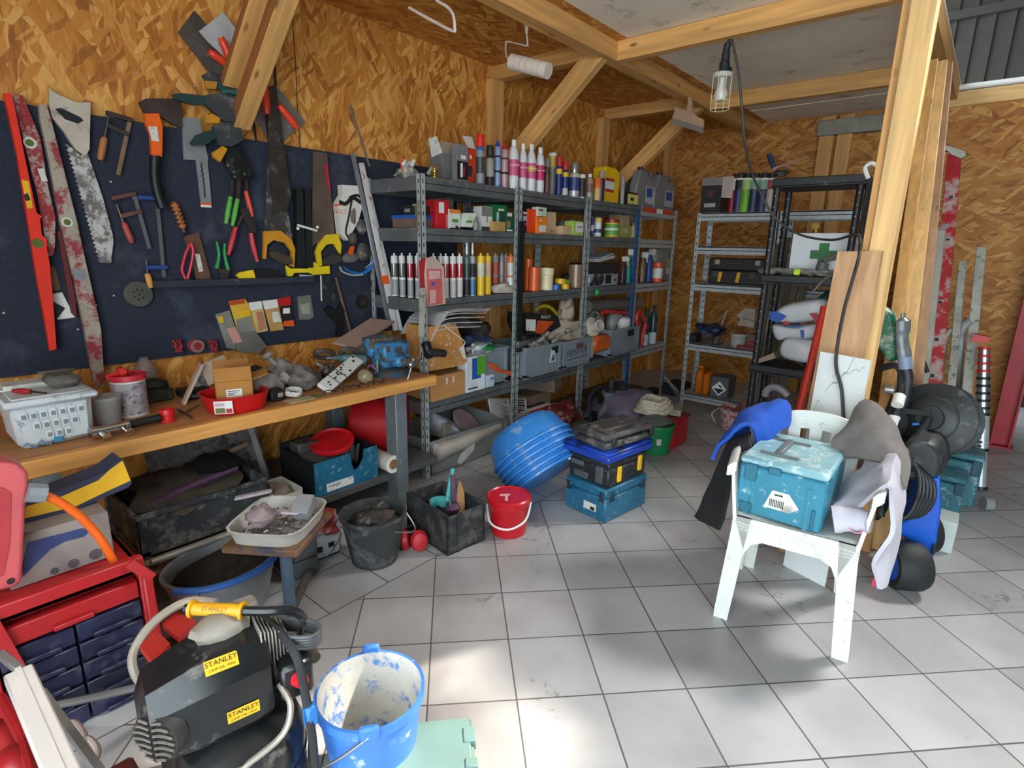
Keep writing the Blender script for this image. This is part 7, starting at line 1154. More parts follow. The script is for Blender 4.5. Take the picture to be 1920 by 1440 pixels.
b = MB(); b.T = H; b.tube([(.12, -.07, .07), (.13, -.12, .04), (.1, -.135, -.02), (.0, -.145, -.05), (-.1, -.15, -.09), (-.13, -.14, -.13)], .008, 8); b.build('pipe', mat('a39a8e', .4, .5, .15), T); b = MB(); b.T = H; b.cyl((-.13, -.14, -.115), (-.13, -.14, -.15), .016, n=6); b.build('pipe_nut', mat('a5802f', .4, .7), T)
P0, P1 = onz(358, 1141, .60), onz(458, 1145, .60); b = MB(); b.cyl(P0, P1, .016, n=18); 
for p, d in ((P0, P1), (P1, P0)): e = (d - p).normalized(); b.cyl(p, p + e * .008, .022, n=18)
m_ = (P0 + P1) / 2; xd = (P1 - P0).normalized(); zd = (CAM - m_).normalized(); zd = (zd - xd * zd.dot(xd)).normalized(); b.text('STANLEY', Tm(m_ + zd * .0175, xd, zd.cross(xd), zd), .016, 1); b.build('grip', [mat('d59a1a', .4), mat('a06c10', .5)], T)
b = MB(); b.tube([P0 + (P0 - P1) * .1, P1 + (P1 - P0) * .25, onz(545, 1145, .58), onz(570, 1165, .52), onz(562, 1200, .44), onz(560, 1260, .36)], .012, 8); b.build('handle_bar', CBK, T)
b = MB(); b.tube([onz(x, y, z) for x, y, z in ((480, 1150, .56), (520, 1180, .54), (555, 1230, .5), (570, 1290, .42), (585, 1380, .3), (590, 1440, .2))], .011, 8); b.build('hose', mat('232426', .5), T)
for k in range(5): b = MB(); b.tube([onz(x, y + k * 5, .53 - k * .012) for x, y in ((470, 1165), (530, 1160), (585, 1165), (600, 1180), (575, 1195), (510, 1190), (470, 1180))], .0055, 6, closed=True, sub=4); b.build('cable', mat('4b4d4f', .5), T)
b = MB(); p = onz(582, 1340, .35); b.cbox(p, (.03, .03, .06), .006); b.build('hose_plug', mat('2a78c8', .4), T)
T = thing('sander', 'red panelled machine with worn beige frame behind the compressor', 'machine', (1.68, .42, 0)); b = MB(); b.tube([onz(x, y, z) for x, y, z in ((405, 1130, .5), (350, 1128, .5), (290, 1165, .49), (252, 1220, .45), (255, 1265, .4), (285, 1300, .3), (300, 1330, .05))], .012, 8); b.build('frame', mat('958a7d', .6, 0, .2), T)
for pts in ((B2((1285, 290), (1400, 195), (1560, 270), (1420, 400))), (B2((1110, 470), (1235, 340), (1350, 450), (1215, 600)))): b = MB(); P = [onz(*p, .47) for p in pts]; b.prism(P, (0, 0, -.02)); b.build('panel', mat('a8261f', .45, 0, .12), T)
b = MB(); b.box(1.6, .34, 0, 1.74, .47, .44, .02); b.build('body', mat('2a2220', .6, 0, .3), T)
# white profile, cables and red tool at the lower left edge
b = MB(); P0, P1 = onz(35, 1262, .47), onz(125, 1470, .40); b.bar(P0, P1, .055, .03, (0, 0, 1), .004); b.bar(P0 + V((.0, 0, .014)), P1 + V((0, 0, .014)), .012, .006); T2 = solo('cable_trunking', 'white plastic trunking leaning in the bottom left corner', 'trunking', b, mat('cfc6bf', .4, 0, .06), P1)
b = MB(); P0, P1 = onz(0, 1225, .42), onz(45, 1262, .40); b.bar(P0, P1, .02, .02, (0, 0, 1), .003); b.bar(onz(80, 1300, .4), onz(190, 1450, .33), .016, .025); solo('grey_profile', 'thin grey rail lying under the white trunking', 'rail', b, mat('7d7a78', .5, .2), P1)
b = MB(); b.tube([onz(x, y, .22) for x, y in ((112, 1362), (140, 1355), (158, 1380), (150, 1405), (165, 1385), (183, 1405), (175, 1440), (170, 1470))], .008, 8); solo('white_cable', 'loops of dirty white cable beside the white trunking', 'cable', b, mat('c0ada2', .5), onz(150, 1400, .2)); b = MB(); b.tube([onz(x, y, .3) for x, y in ((0, 1308), (22, 1345), (45, 1390), (60, 1440), (65, 1480))], .014, 8); b.ball(onz(28, 1425, .28), .05, .04, .03); b.cyl(onz(-10, 1360, .26), onz(40, 1440, .2), .02); solo('red_tool', 'dark red tool and strap at the bottom left corner', 'tool', b, mat('9c1d22', .4, 0, .15), onz(30, 1420, .2))
b = MB(); b.tube([onz(x, y, .12) for x, y in ((90, 1325), (140, 1315), (200, 1302), (260, 1288))], .012, 8); solo('grey_pipe', 'thin dusty grey pipe crossing behind the white trunking', 'pipe', b, mat('5f5d5a', .6), onz(150, 1313, .1)); b = MB(); b.box(1.50, .1, 0, 1.72, .30, .05, .01); solo('red_block', 'small dark red block on the floor in the shade left of the compressor', 'block', b, mat('5a221c', .6), (1.6, .2, 0))
# pale green case at the bottom edge
T = thing('tool_case', 'pale green-grey tool case cut off at the bottom edge', 'tool case', (2.28, .76, 0)); F = rot(2.345, .86, -.72); b = MB(); b.T = F; b.box(-.2, -.25, 0, 0, 0, .12, .008); b.build('body', mat('5a746e', .45, 0, .08), T); b = MB(); b.T = F; b.box(-.19, -.24, .12, -.01, -.01, .13, .004); b.box(-.05, -.03, .1, -.02, .006, .135, .003); b.box(-.15, -.03, .1, -.1, .006, .135, .003); b.build('lid', mat('667f79', .45, 0, .08), T)
# ------------------------------------------------------------ back shelving, black plastic shelf, hanging things
C5, C6, C7 = crop(1240, 280, 300), crop(1240, 480, 400), crop(1420, 280, 300)
D1, D2, D3, D4, D6, D7, D8 = crop(1300, 720, 460), crop(1300, 920, 460), crop(1580, 560, 340), crop(1580, 780, 340), crop(1640, 240, 280), crop(740, 0, 400), crop(1100, 0, 400)
def bshelf(label, x0, x1, tiers):
    T = thing('shelving_unit', label, 'shelving', ((x0 + x1) / 2, 5.23, 0), 'galvanised shelving along the back')
    for x, s in ((x0, 1), (x1, -1)):
        for y, t in ((5.08, 1), (5.38, -1)): b = MB(); angle_post(b, x, y, s, t, 1.82); b.build('post', [GALV, SLOT], T)
    for z in tiers:
        b = MB(); b.box(x0 + .004, 5.083, z - .012, x1 - .004, 5.377, z - .002)
        for y, s in ((5.083, 1), (5.377, -1)): b.box(x0 + .004, y, z - .07, x1 - .004, y + s * .016, z); b.mi = 1; b.box(x0 + .03, y - s * .0006, z - .04, x1 - .03, y, z - .034); b.mi = 0
        b.build('shelf', [GALV, SLOT], T)
bshelf('galvanised shelving unit at the back left, half behind the black shelf', 1.045, 1.74, (1.82, 1.53, 1.2, .64, .15)); bshelf('galvanised shelving unit farther right behind the black shelf', 1.75, 2.5, (1.82, 1.53, 1.2, .64))
ZA, ZB_, ZC_, ZD = 1.821, 1.201, .641, .151
def ybox(name, label, cat, l, r, t, z, y, dep, m, prints=(), bev=.003):   # box facing the camera along y, given in photo pixels
    x0 = ony(l, (t + 400) / 2, y).x; P = ony((l + r) / 2, t, y); pz = P.z; x0 = ony(l, t, y).x; x1 = ony(r, t, y).x; T = thing(name, label, cat, ((x0 + x1) / 2, y + dep / 2, z)); b = MB(); b.box(x0, y, z, x1, y + dep, pz, bev); b.build('box', m, T)
    for u0, u1, v0, v1, pm in prints: b = MB(); b.box(x0 + (x1 - x0) * u0, y - .001, z + (pz - z) * v0, x0 + (x1 - x0) * u1, y, z + (pz - z) * v1); b.build('print', pm, T)
    return T, x0, x1, pz
T, x0, x1, pz = ybox('speaker_carton', 'black printed carton with grey top and open white flap on the back shelf', 'carton', 1318, 1356, 333, ZA, 5.1, .2, mat('1d1a1a', .5), ((0, 1, .78, 1, mat('77726e', .6)), (.2, .75, .16, .27, mat('a09c98', .5)), (.3, .6, .45, .65, mat('4b2a2a', .5))))
b = MB(); b.prism([(x1, 5.1, pz), (x1 + .1, 5.08, pz), (x1 + .1, 5.08, pz - .18), (x1, 5.1, pz - .17)], (0, .003, 0)); b.build('flap', mat('b3a49a', .7), T)
for l, r, m, m2, lab in ((1369, 1378, mat('a5242c', .45), OFFW, 'red and white cartridge, first from the black carton on the back shelf'), (1377, 1394, mat('2e2f5e', .45), INK, 'navy cartridge with black cap beside the red one on the back shelf'), (1389, 1408, mat('6da822', .45), mat('9ab06a', .5), 'bright green cartridge on the back shelf'), (1405, 1423, mat('2c3550', .45), mat('7a9a86', .5), 'navy and pale green cartridge, left of a pair on the back shelf'), (1421, 1440, mat('2b3158', .45), mat('7a9a86', .5), 'navy and pale green cartridge, right of a pair on the back shelf'), (1437, 1452, mat('b5a8a0', .45), mat('a33a3a', .5), 'whitish cartridge at the edge of the black shelf')):
    c = ony((l + r) / 2, 365, 5.15); rad = (r - l) / 2 * dist(c) / FPX; h = ony(l, 328, 5.15).z - ZA; c = V((c.x, 5.15, ZA)); T = thing('foam_cartridge', lab, 'cartridge', c, 'cartridges on the back shelf'); b = MB(); b.lathe([(rad, 0, 0), (rad, h * .6, 1), (rad, h * .85, 2), (rad * .9, h * .9)], c, 16); b.build('body', [m, m2, OFFW], T); b = MB(); b.cyl(c + V((0, 0, h * .9)), c + V((0, 0, h * 1.03)), rad * .75); b.build('cap', INK, T)
T = thing('foam_gun', 'foam gun with blue grip lying on top of the cartridges', 'foam gun', ony(1460, 318, 5.15)); P = [ony(*p, 5.15) for p in C5((1340, 235), (1740, 95), (1290, 60), (1350, 220))]
b = MB(); b.tube([P[0], P[0].lerp(P[1], .35), P[1]], [.016, .009, .006], 8); b.build('barrel', mat('b59a8a', .4, .3), T); b = MB(); b.tube([P[2], P[3]], .02, 8, False); b.build('grip', mat('1e2c56', .5), T); b = MB(); b.ball(ony(*C5((1440, 290))[0], 5.15), .06, .04, .03, 10, .2, 3); b.build('body', mat('4a4542', .5), T)
for i, (t, z, lab) in enumerate(((480, 1.325, 'upper of two black tool cases on the back shelf'), (505, ZB_, 'lower black tool case with yellow catches on the back shelf'))):
    x0, x1 = 1.2, 1.68; T = thing('tool_case', lab, 'tool case', (1.44, 5.22, z)); b = MB(); b.box(x0, 5.09, z, x1, 5.33, z + (.105 if i == 0 else .122), .01); b.build('body', mat('1e1b1a', .5, 0, .3), T)
    if i == 0:
        b = MB(); b.box(1.34, 5.075, z + .05, 1.5, 5.09, z + .075, .006); b.build('handle', mat('3a2a26', .5), T)
        for x in (1.25, 1.6): b = MB(); b.box(x, 5.082, z + .05, x + .04, 5.09, z + .09); b.build('catch', mat('9a958e', .4, .4), T)
    else:
        for x in (1.30, 1.46): b = MB(); b.bar((x, 5.083, z + .02), (x + .012, 5.083, z + .11), .03, .014, (0, 1, 0), .004); b.build('catch', mat('d8981c', .45), T)
        for x in (1.24, 1.56): b = MB(); b.box(x, 5.08, z + .06, x + .05, 5.09, z + .115); b.build('latch', mat('3d3a38', .5), T)
b = MB(); b.ball(ony(1322, 520, 5.07), .027); solo('white_ball', 'round white ball at the left end of the black tool cases', 'knob', b, mat('9c938a', .5), ony(1322, 525, 5.07))
T = thing('wire_basket', 'black wire basket of blue tools on the back shelf', 'basket', (1.23, 5.2, ZC_)); b = MB()
for k in range(12): a = 2 * PI * k / 12; b.cyl((1.23 + .12 * cos(a), 5.21 + .1 * sin(a), ZC_ + .003), (1.23 + .14 * cos(a), 5.21 + .12 * sin(a), ZC_ + .1), .003, n=5)
for r, z in ((.12, .004), (.13, .05), (.14, .1)): b.tube([(1.23 + r * cos(t), 5.21 + (r - .02) * sin(t), ZC_ + z) for t in [2 * PI * i / 12 for i in range(12)]], .003, 5, closed=True, sub=2)
b.build('wires', BLK, T); b = MB(); b.ball((1.23, 5.21, ZC_ + .12), .13, .1, .06, 16, .35, 3, flat=-.1); solo('tool_heap', 'heap of blue and dark tools in the black wire basket', 'tools', b, mat('24406e', .5, 0, .5, 16, '1a1a1c', .35, 14), (1.23, 5.21, ZC_ + .02)); b = MB(); b.box(1.07, 5.1, ZC_, 1.14, 5.25, ZC_ + .08, .01); solo('dark_pouch', 'dark pouch left of the black wire basket', 'pouch', b, INK, (1.1, 5.17, ZC_))
c = V((1.5, 5.2, ZC_)); T = thing('pail', 'small white pail with red lid rim on the back shelf', 'pail', c); b = MB(); b.lathe([(.06, 0), (.075, .1), (.08, .105), (.08, .12), (.06, .125), (.001, .125)], c, 20); b.build('body', mat('b7b2ad', .4), T); b = MB(); b.lathe([(.05, .126), (.05, .13), (.001, .13)], c, 16); b.build('lid', mat('8c3a36', .5), T)
b = MB(); b.prism([ony(*p, 5.2) for p in C6((680, 620), (720, 560), (840, 590), (830, 650))], (0, .1, 0)); b.prism([ony(*p, 5.25) for p in C6((670, 540), (750, 470), (850, 480), (840, 590), (790, 600))], (0, .02, 0)); b.mi = 1; b.box(1.6, 5.15, ZC_, 1.72, 5.35, ZC_ + .13); solo('paper_stack', 'crumpled white and kraft paper stacked behind the small white pail', 'paper', b, [mat('a89a90', .8), mat('6d625c', .7)], (1.66, 5.25, ZC_))
b = MB(); b.box(1.52, 5.085, ZC_, 1.72, 5.13, ZC_ + .03, .006); b.box(1.6, 5.13, ZC_, 1.7, 5.2, ZC_ + .07, .006); solo('red_tool', 'faded red tool lying at the front of the back shelf', 'tool', b, mat('8a3230', .5), (1.62, 5.12, ZC_)); b = MB(); b.bar((1.25, 5.3, ZC_), (1.31, 5.34, ZC_ + .3), .02, .01); solo('metal_strip', 'thin metal strip leaning behind the black wire basket', 'strip', b, GALV, (1.25, 5.3, ZC_))
T = thing('jerrycan', 'orange ribbed jerrycan on the bottom back shelf', 'jerrycan', (1.23, 5.2, ZD)); b = MB(); b.box(1.165, 5.1, ZD, 1.235, 5.3, ZD + .24, .02); b.box(1.24, 5.1, ZD, 1.305, 5.3, ZD + .22, .02); b.build('body', mat('c2650f', .42), T); b = MB(); b.box(1.17, 5.15, ZD + .24, 1.22, 5.22, ZD + .27, .008); b.build('cap', mat('c2650f', .42), T)
T = thing('battery_box', 'grey box with a black and white diamond warning sign on the bottom back shelf', 'box', (1.4, 5.2, ZD)); b = MB(); b.box(1.32, 5.1, ZD, 1.49, 5.3, ZD + .2, .01); b.build('box', mat('55565a', .5), T); b = MB(); q = lambda u, v, e=0: V((1.405 + u, 5.099 - e, ZD + .09 + v)); b.raw([q(-.07, 0), q(0, -.07), q(.07, 0), q(0, .07)], [(0, 1, 2, 3)], 0); b.raw([q(-.052, 0, .001), q(0, -.052, .001), q(.052, 0, .001)], [(0, 1, 2)], 1); b.raw([q(-.012, .03, .001), q(.02, .01, .001), q(.03, .02, .001), q(.0, .04, .001)], [(0, 1, 2, 3)], 1); b.build('sign', [WHITE, INK], T)
c = V((1.69, 4.72, 0)); T = thing('paint_pail', 'red pail splashed with white paint on the floor by the black shelf', 'pail', c); b = MB(); b.lathe([(.09, 0), (.12, .17), (.128, .175), (.128, .19), (.115, .19), (.085, .01), (.001, .01)], c, 24); b.build('body', mat('a3262a', .45, 0, .12, 8, 'b9a8a6', .4, 30), T); b = MB(); b.tube([c + V((-.12, -.05, .175)), c + V((-.17, -.06, .12)), c + V((-.12, -.1, .06))], .004, 5); b.build('handle', OFFW, T)
T = thing('paint_roller', 'paint-stained roller standing in the red splashed pail', 'roller', c + V((.03, 0, .02))); b = MB(); b.cyl(c + V((.04, 0, .02)), c + V((.06, .02, .27)), .018); b.cyl(c + V((-.04, .03, .1)), c + V((.05, .05, .22)), .03); b.build('sleeve', mat('7a4a48', .8, 0, .2), T)
# black plastic shelf
T = thing('plastic_shelf', 'black plastic shelf unit with round perforated legs right of the back shelving', 'shelving', (2.2, 4.25, 0)); PL = mat('1b1c1e', .5, 0, .2, 8, '4c4a47', .08, 20); SX0, SX1, SY0, SY1 = 1.945, 2.49, 4.1, 4.45
for z in (1.965, 1.34, .71, .1):
    b = MB(); b.box(SX0, SY0, z - .052, SX1, SY1, z, .006); b.box(SX0 - .006, SY0 - .006, z - .06, SX1 + .006, SY1 + .006, z - .05, .002); b.build('shelf', PL, T)
for x in (SX0 + .03, SX1 - .03):
    for y in (SY0 + .03, SY1 - .03):
        b = MB(); b.cyl((x, y, 0), (x, y, 1.92), .022, n=16)
        for k in range(26): b.mi = 1; b.box(x - .003, y - .0226, .1 + k * .07, x + .003, y - .018, .11 + k * .07); b.mi = 0
        b.build('leg', [PL, mat('8f8f8d', .5)], T)
T = thing('first_aid_cabinet', 'white first aid cabinet with green cross on the black shelf', 'cabinet', (2.27, 4.32, 1.341)); b = MB(); b.box(2.08, 4.25, 1.341, 2.46, 4.40, 1.62, .004); b.build('box', mat('cfd3d6', .4, 0, .04), T); b = MB(); g = mat('116a2c', .4); b.box(2.255, 4.248, 1.40, 2.315, 4.25, 1.555); b.box(2.205, 4.2475, 1.452, 2.365, 4.25, 1.508); b.build('cross', g, T)
T = thing('work_gloves', 'grey and lime work gloves lying along the front of the black shelf', 'gloves', (2.15, 4.16, 1.341)); GG = mat('77746c', .85, 0, .25, 16)
for i, (l, y_, w_) in enumerate(((1442, 508, .05), (1475, 505, .05), (1515, 510, .055), (1545, 505, .05))): b = MB(); c = ony(l, y_, 4.16); b.ball((c.x, 4.17, 1.362), .07, .05, .022, 14, .3, i); b.build('palm', GG, T)
for i in range(6): random.seed(i); b = MB(); p = V((2.0 + .07 * i, 4.15, 1.365)); b.tube([p, p + V((.04, -.02, .012)), p + V((.08, -.01, .0))], .012, 7); b.build('finger', GG, T)
b = MB(); b.box(2.15, 4.108, 1.343, 2.19, 4.125, 1.385, .006); b.build('tab', mat('b5d42a', .5), T)
T = thing('drill', 'grey power drill with long bit in front of the green cross', 'drill', (2.38, 4.18, 1.341)); b = MB(); b.tube([ony(x, y, 4.17) for x, y in ((1545, 492), (1540, 505), (1550, 520))], [.035, .035, .028], 10); b.tube([ony(x, y, 4.15) for x, y in ((1545, 488), (1575, 478), (1590, 480))], [.02, .022, .018], 8); b.build('body', mat('5e605f', .45, 0, .25), T); b = MB(); b.cyl(ony(1536, 533, 4.08), ony(1522, 549, 4.08), .006, n=8); b.tube([ony(x, y, 4.09) for x, y in ((1560, 515), (1545, 525), (1536, 533))], .012, 8); b.build('bit', STEEL, T)
BG = mat('c5c8cc', .35, 0, .08, 6)
def sack(label, pts, y, th, m, pr=()):
    T = thing('sack', label, 'sack', ony(*pts[-1], y)); b = MB(); P = [ony(*p, y) for p in pts]; c = sum(P, V()) / len(P); n = len(P); rings = []
    for k, (s, dy) in enumerate(((.55, -.0), (.88, .02), (1, th * .4), (.95, th * .8), (.6, th))): rings.append([c + (p - c) * s + V((0, dy, .006 * sin(i * 2 + k))) for i, p in enumerate(P)])
    loft(b, rings); o = b.build('sack', m, T); md = o.modifiers.new('smooth', 'SUBSURF'); md.levels = 1; md.render_levels = 2
    for q, pm in pr: b = MB(); b.prism([ony(*p, y + .001) for p in q], (0, -.008, 0)); b.build('print', pm, T)
BLUE2, RED2 = mat('1c4fa8', .45), mat('a3212e', .45)
sack('upper white sack with blue and red print on the black shelf', C6((950, 560), (1010, 480), (1100, 425), (1300, 400), (1470, 365), (1480, 470), (1460, 590), (1300, 610), (1100, 620), (980, 600)), 4.14, .22, BG, ((C6((985, 500), (1040, 498), (1130, 540), (1100, 570), (1050, 600), (975, 570)), BLUE2), (C6((1330, 515), (1400, 510), (1430, 560), (1390, 610), (1370, 560)), RED2), (C6((1090, 590), (1130, 585), (1160, 620), (1110, 618)), RED2)))
sack('middle white sack with small blue print on the black shelf', C6((940, 600), (1060, 630), (1250, 640), (1400, 600), (1400, 700), (1350, 770), (1100, 740), (1050, 790), (980, 750)), 4.12, .24, BG, ((C6((1130, 632), (1280, 618), (1250, 640), (1160, 642)), BLUE2), (C6((1250, 665), (1285, 665), (1285, 735), (1260, 735)), BLUE2)))
sack('lowest white sack lying on the middle black shelf board', C6((1030, 840), (1060, 770), (1110, 715), (1250, 735), (1400, 780), (1400, 985), (1250, 990), (1100, 950), (1040, 900)), 4.11, .24, BG, ((C6((1180, 935), (1290, 985), (1285, 992), (1180, 942)), INK),))
b = MB(); b.prism([ony(*p, 4.13) for p in C6((870, 965), (880, 925), (1010, 870), (1030, 920))], (0, .1, 0)); solo('carton_scrap', 'torn piece of cardboard beside the lowest white sack', 'cardboard', b, mat('94806f', .8), (2.05, 4.15, .711))
b = MB(); b.ball((2.36, 4.36, 1.12), .1, .06, .12, 14, .2, 5); solo('green_bag', 'dark green bag behind the upper white sack', 'bag', b, mat('1f3a34', .6), (2.36, 4.36, 1.0)); 
T = thing('grey_jug', 'pale grey jug with curved handle low on the black shelf', 'jug', (2.05, 4.15, .2)); b = MB(); b.tube([ony(*p, 4.13) for p in C6((930, 1260), (960, 1200), (1020, 1180), (1090, 1210), (1140, 1260))], .025, 8); b.box(1.98, 4.12, .101, 2.3, 4.4, .36, .02); b.build('body', mat('8f9196', .45), T)
b = MB(); P = [ony(1505, 741, 3.75), ony(1546, 575, 3.95)]; d = (P[1] - P[0]).normalized(); P[0] = P[0] - d * (P[0].z / d.z); b.cyl(P[0], P[1], .022); solo('red_bar', 'bright red steel tube leaning in front of the black shelf', 'tube', b, mat('c8331f', .4), P[0]); b = MB(); 
for k in range(5): b.bar((1.8 + k * .06, 4.62, 0), (1.86 + k * .06, 4.75, 1.55 + .05 * (k % 2)), .045, .02, (0, 1, 0))
solo('timber_battens', 'dark wooden battens leaning behind the black shelf', 'battens', b, mat('5f564a', .8, 0, .25), (1.9, 4.62, 0)); b = MB(); p = ony(1531, 425, 4.62); b.cyl(p, p + V((0, -.03, 0)), .025); b.cyl(p + V((0, 0, -.06)), p, .02); solo('brass_valve', 'brass valve hanging behind the first aid cabinet', 'valve', b, mat('a3803a', .35, .7), p)
T = thing('extension_lead', 'white-ended dark cable hung over the right end of the black shelf', 'cable', (2.5, 4.09, 1.97)); b = MB(); b.tube([ony(x, y, 4.07) for x, y in ((1628, 335), (1622, 315), (1635, 306), (1648, 318), (1640, 345))], .012, 8); b.build('plug', WHITE, T)
for k in range(4): b = MB(); b.tube([ony(x + k * 4, y, 4.07 + k * .008) for x, y in ((1630, 335), (1622, 380), (1615, 430), (1622, 440), (1632, 390), (1640, 340))], .009, 6); b.build('cable', mat('2f2e2e', .5), T)
# post and boards
trim(lambda b: b.box(2.715, 3.05, 0, 2.81, 3.15, 2.82, .004), PZ2); trim(lambda b: b.box(2.682, 3.08, 0, 2.712, 3.12, 2.82, .003), PZ)
for i, (a0, a1, w_, lab, m) in enumerate((((1722, 300), (1686, 560), .055, 'leaning pine board nearest the timber post', PZ), ((1737, 300), (1707, 560), .09, 'middle leaning pine board right of the timber post', PZ2), ((1752, 300), (1727, 560), .085, 'greyish pine board at the right of the leaning boards', pine('dull_pine', (170, 130, 96), 2)))):
    q0, q1 = ony(*a0, 3.85 + .06 * i), ony(*a1, 3.6 + .06 * i); d = (q0 - q1).normalized(); p0 = q1 - d * (q1.z / d.z); p1 = p0 + d * (2.52 / d.z); b = MB(); b.bar(p0, p1, w_, .03, (0, -1, .2), .003); solo('timber_board', lab, 'board', b, m, p0, 'boards leaning behind the post')
b = MB(); b.prism([(2.57, 2.87, .0), (2.79, 2.83, .0), (2.77, 3.02, 1.505), (2.595, 3.03, 1.5)], (.005, .018, 0)); solo('board_offcut', 'tall wood-grain board leaning against the timber post', 'board', b, pine('board_grain', (196, 150, 108), 2, False), (2.7, 2.9, 0))
MAR = mat('d5d8d6', .25, 0, .04, 3); mm = MAR.node_tree
b = MB(); b.prism([(2.625, 2.735, 0), (2.82, 2.67, 0), (2.828, 2.80, 1.045), (2.622, 2.85, 1.05)], (.003, .01, 0)); T = thing('marble_panel', 'white grey-veined marble panel leaning behind the chair stack', 'panel', (2.72, 2.7, 0)); b.build('panel', MAR, T)
f = lambda u, v: V((2.625, 2.735, 0)).lerp(V((2.82, 2.67, 0)), u).lerp(V((2.622, 2.85, 1.05)).lerp(V((2.828, 2.80, 1.045)), u), v) + V((-.0006, -.0022, 0)); vv = []; n = 24
b = MB()
for (u0, v0, u1, v1, w_) in ((.02, .74, .75, .995, .006), (.35, .9, .95, .97, .003), (.1, .1, .9, .35, .02)):
    for k in range(n - 1): t0, t1 = k / n, (k + 1) / n; g = lambda t: (u0 + (u1 - u0) * t + .03 * noise.noise(V((t * 9, u0 * 9, 0))), v0 + (v1 - v0) * t + .03 * noise.noise(V((t * 7, v0 * 9, 5)))); a_, c_ = g(t0), g(t1); b.raw([f(a_[0], a_[1]), f(c_[0], c_[1]), f(c_[0], c_[1] + w_), f(a_[0], a_[1] + w_)], [(0, 1, 2, 3)])
b.build('veins', mat('8f9492', .3), T)
# hanging lamp with its cable
T = thing('inspection_lamp', 'caged inspection lamp with black rubber grip hanging from the ceiling joist', 'lamp', ony(1365, 75, 3.6)); q = lambda x, y: ony(*D8((x, y))[0], 3.6); top, bot = q(1285, 350), q(1245, 650)
b = MB(); b.tube([top, q(1262, 430), q(1250, 520), q(1240, 590), bot], [.008, .02, .024, .03, .04], 14); b.build('grip', mat('1a2024', .5), T); ax = V((0, 0, 1)); cc = q(1222, 700); r = .056; z0 = q(1205, 985).z; b = MB(); b.lathe([(r, 0), (r + .004, .006), (r, .012), (r + .004, .018), (r, .026), (.03, .03), (.001, .03)], V((cc.x, cc.y, bot.z - .03)), 20); b.build('collar', mat('c9c5b8', .45, .2), T)
b = MB()
for k in range(8): a = 2 * PI * k / 8; b.cyl((cc.x + r * cos(a), cc.y + r * sin(a), bot.z - .03), (cc.x + r * cos(a), cc.y + r * sin(a), z0), .0022, n=6)
for z in (z0, z0 + .045): b.tube([(cc.x + r * cos(t), cc.y + r * sin(t), z) for t in [2 * PI * i / 14 for i in range(14)]], .0022, 5, closed=True, sub=2)
b.build('cage', mat('d3cfae', .45, .2), T); b = MB(); zb = z0 + .045; b.lathe([(.001, zb), (.026, zb + .005), (.039, zb + .03), (.036, zb + .052), (.02, zb + .08), (.016, bot.z - .02), (.001, bot.z - .02)], V((cc.x, cc.y, 0)), 20); b.build('bulb', mat('cfccc4', .2, 0, .03), T)
b = MB(); b.tube([top] + [ony(x, y, yy) for x, y, yy in ((1374, 82, 3.6), (1385, 140, 3.62), (1391, 200, 3.65), (1396, 260, 3.7), (1405, 310, 3.8), (1425, 360, 3.9), (1455, 410, 3.95), (1500, 440, 3.95), (1560, 450, 3.9), (1606, 440, 3.7), (1612, 470, 2.95), (1600, 520, 2.93), (1583, 580, 2.9), (1570, 650, 2.83), (1568, 690, 2.80), (1578, 730, 2.78), (1582, 790, 2.76))], .0075, 8, sub=6); b.build('cable', mat('35332f', .5), T); b = MB(); h = q(1290, 235); b.cyl(h + V((0, .02, 0)), h + V((0, -.02, 0)), .003, n=6); b.cyl(h, top, .002, n=6); b.build('hook', DSTEEL, T)
# paint roller, bare roller frame and smoothing brush hung on the long beam
T = thing('paint_roller', 'white striped paint roller hanging from the long ceiling beam', 'roller', (1.03, 2.75, 2.7)); q = lambda x, y, yy=2.75: ony(*D7((x, y))[0], yy)
b = MB(); b.tube([q(1180, -40), q(1175, 60), q(1185, 180), q(1188, 300)], [.013, .017, .014, .009], 10); b.build('handle', mat('b5a394', .45), T); b = MB(); b.tube([q(1188, 300), q(1195, 390), q(1180, 410), q(1020, 375), q(1000, 400), q(1005, 500), q(1045, 560)], .0045, 8, sub=6); b.build('frame', mat('cfc6b8', .3, .4), T)
A_, C_ = q(1050, 555), q(1385, 640, 2.79); b = MB(); b.cyl(A_, C_, .043, n=24); d = (C_ - A_)
for k in range(1, 6): p = A_ + d * (k / 6.2); b.mi = 1; b.cyl(p, p + d * .012, .0436, n=24, cap=False); b.mi = 0
b.build('sleeve', [mat('cbbcae', .9, 0, .06, 40), mat('a58f84', .9)], T)
b = MB(); b.tube([q(130, 70, 1.8), q(300, 165, 1.8), q(520, 278, 1.8), q(540, 240, 1.8), q(525, 130, 1.8), q(470, 60, 1.8), q(360, -20, 1.8), q(340, -200, 1.8)], .006, 8, sub=6); solo('wire_hanger', 'bare bent white wire hook hanging near the strand board ceiling', 'frame', b, mat('c9bdb8', .35, .2), q(340, -200, 1.8))
T = thing('smoothing_brush', 'pale wallpaper smoothing brush hanging at the far end of the ceiling beam', 'brush', ony(1295, 185, 4.6)); q = lambda x, y: ony(*D8((x, y))[0], 4.7); b = MB(); b.prism([q(x, y) for x, y in ((770, 1060), (800, 960), (900, 1000), (915, 870), (945, 880), (950, 1000), (985, 1045), (1050, 1075), (1050, 1150))], (0, .02, 0)); b.build('handle', mat('b08c70', .6), T); b = MB(); b.prism([q(x, y) for x, y in ((768, 1062), (1050, 1148), (1045, 1200), (762, 1105))], (0, .018, 0)); b.build('bristles', mat('77706c', .8), T)
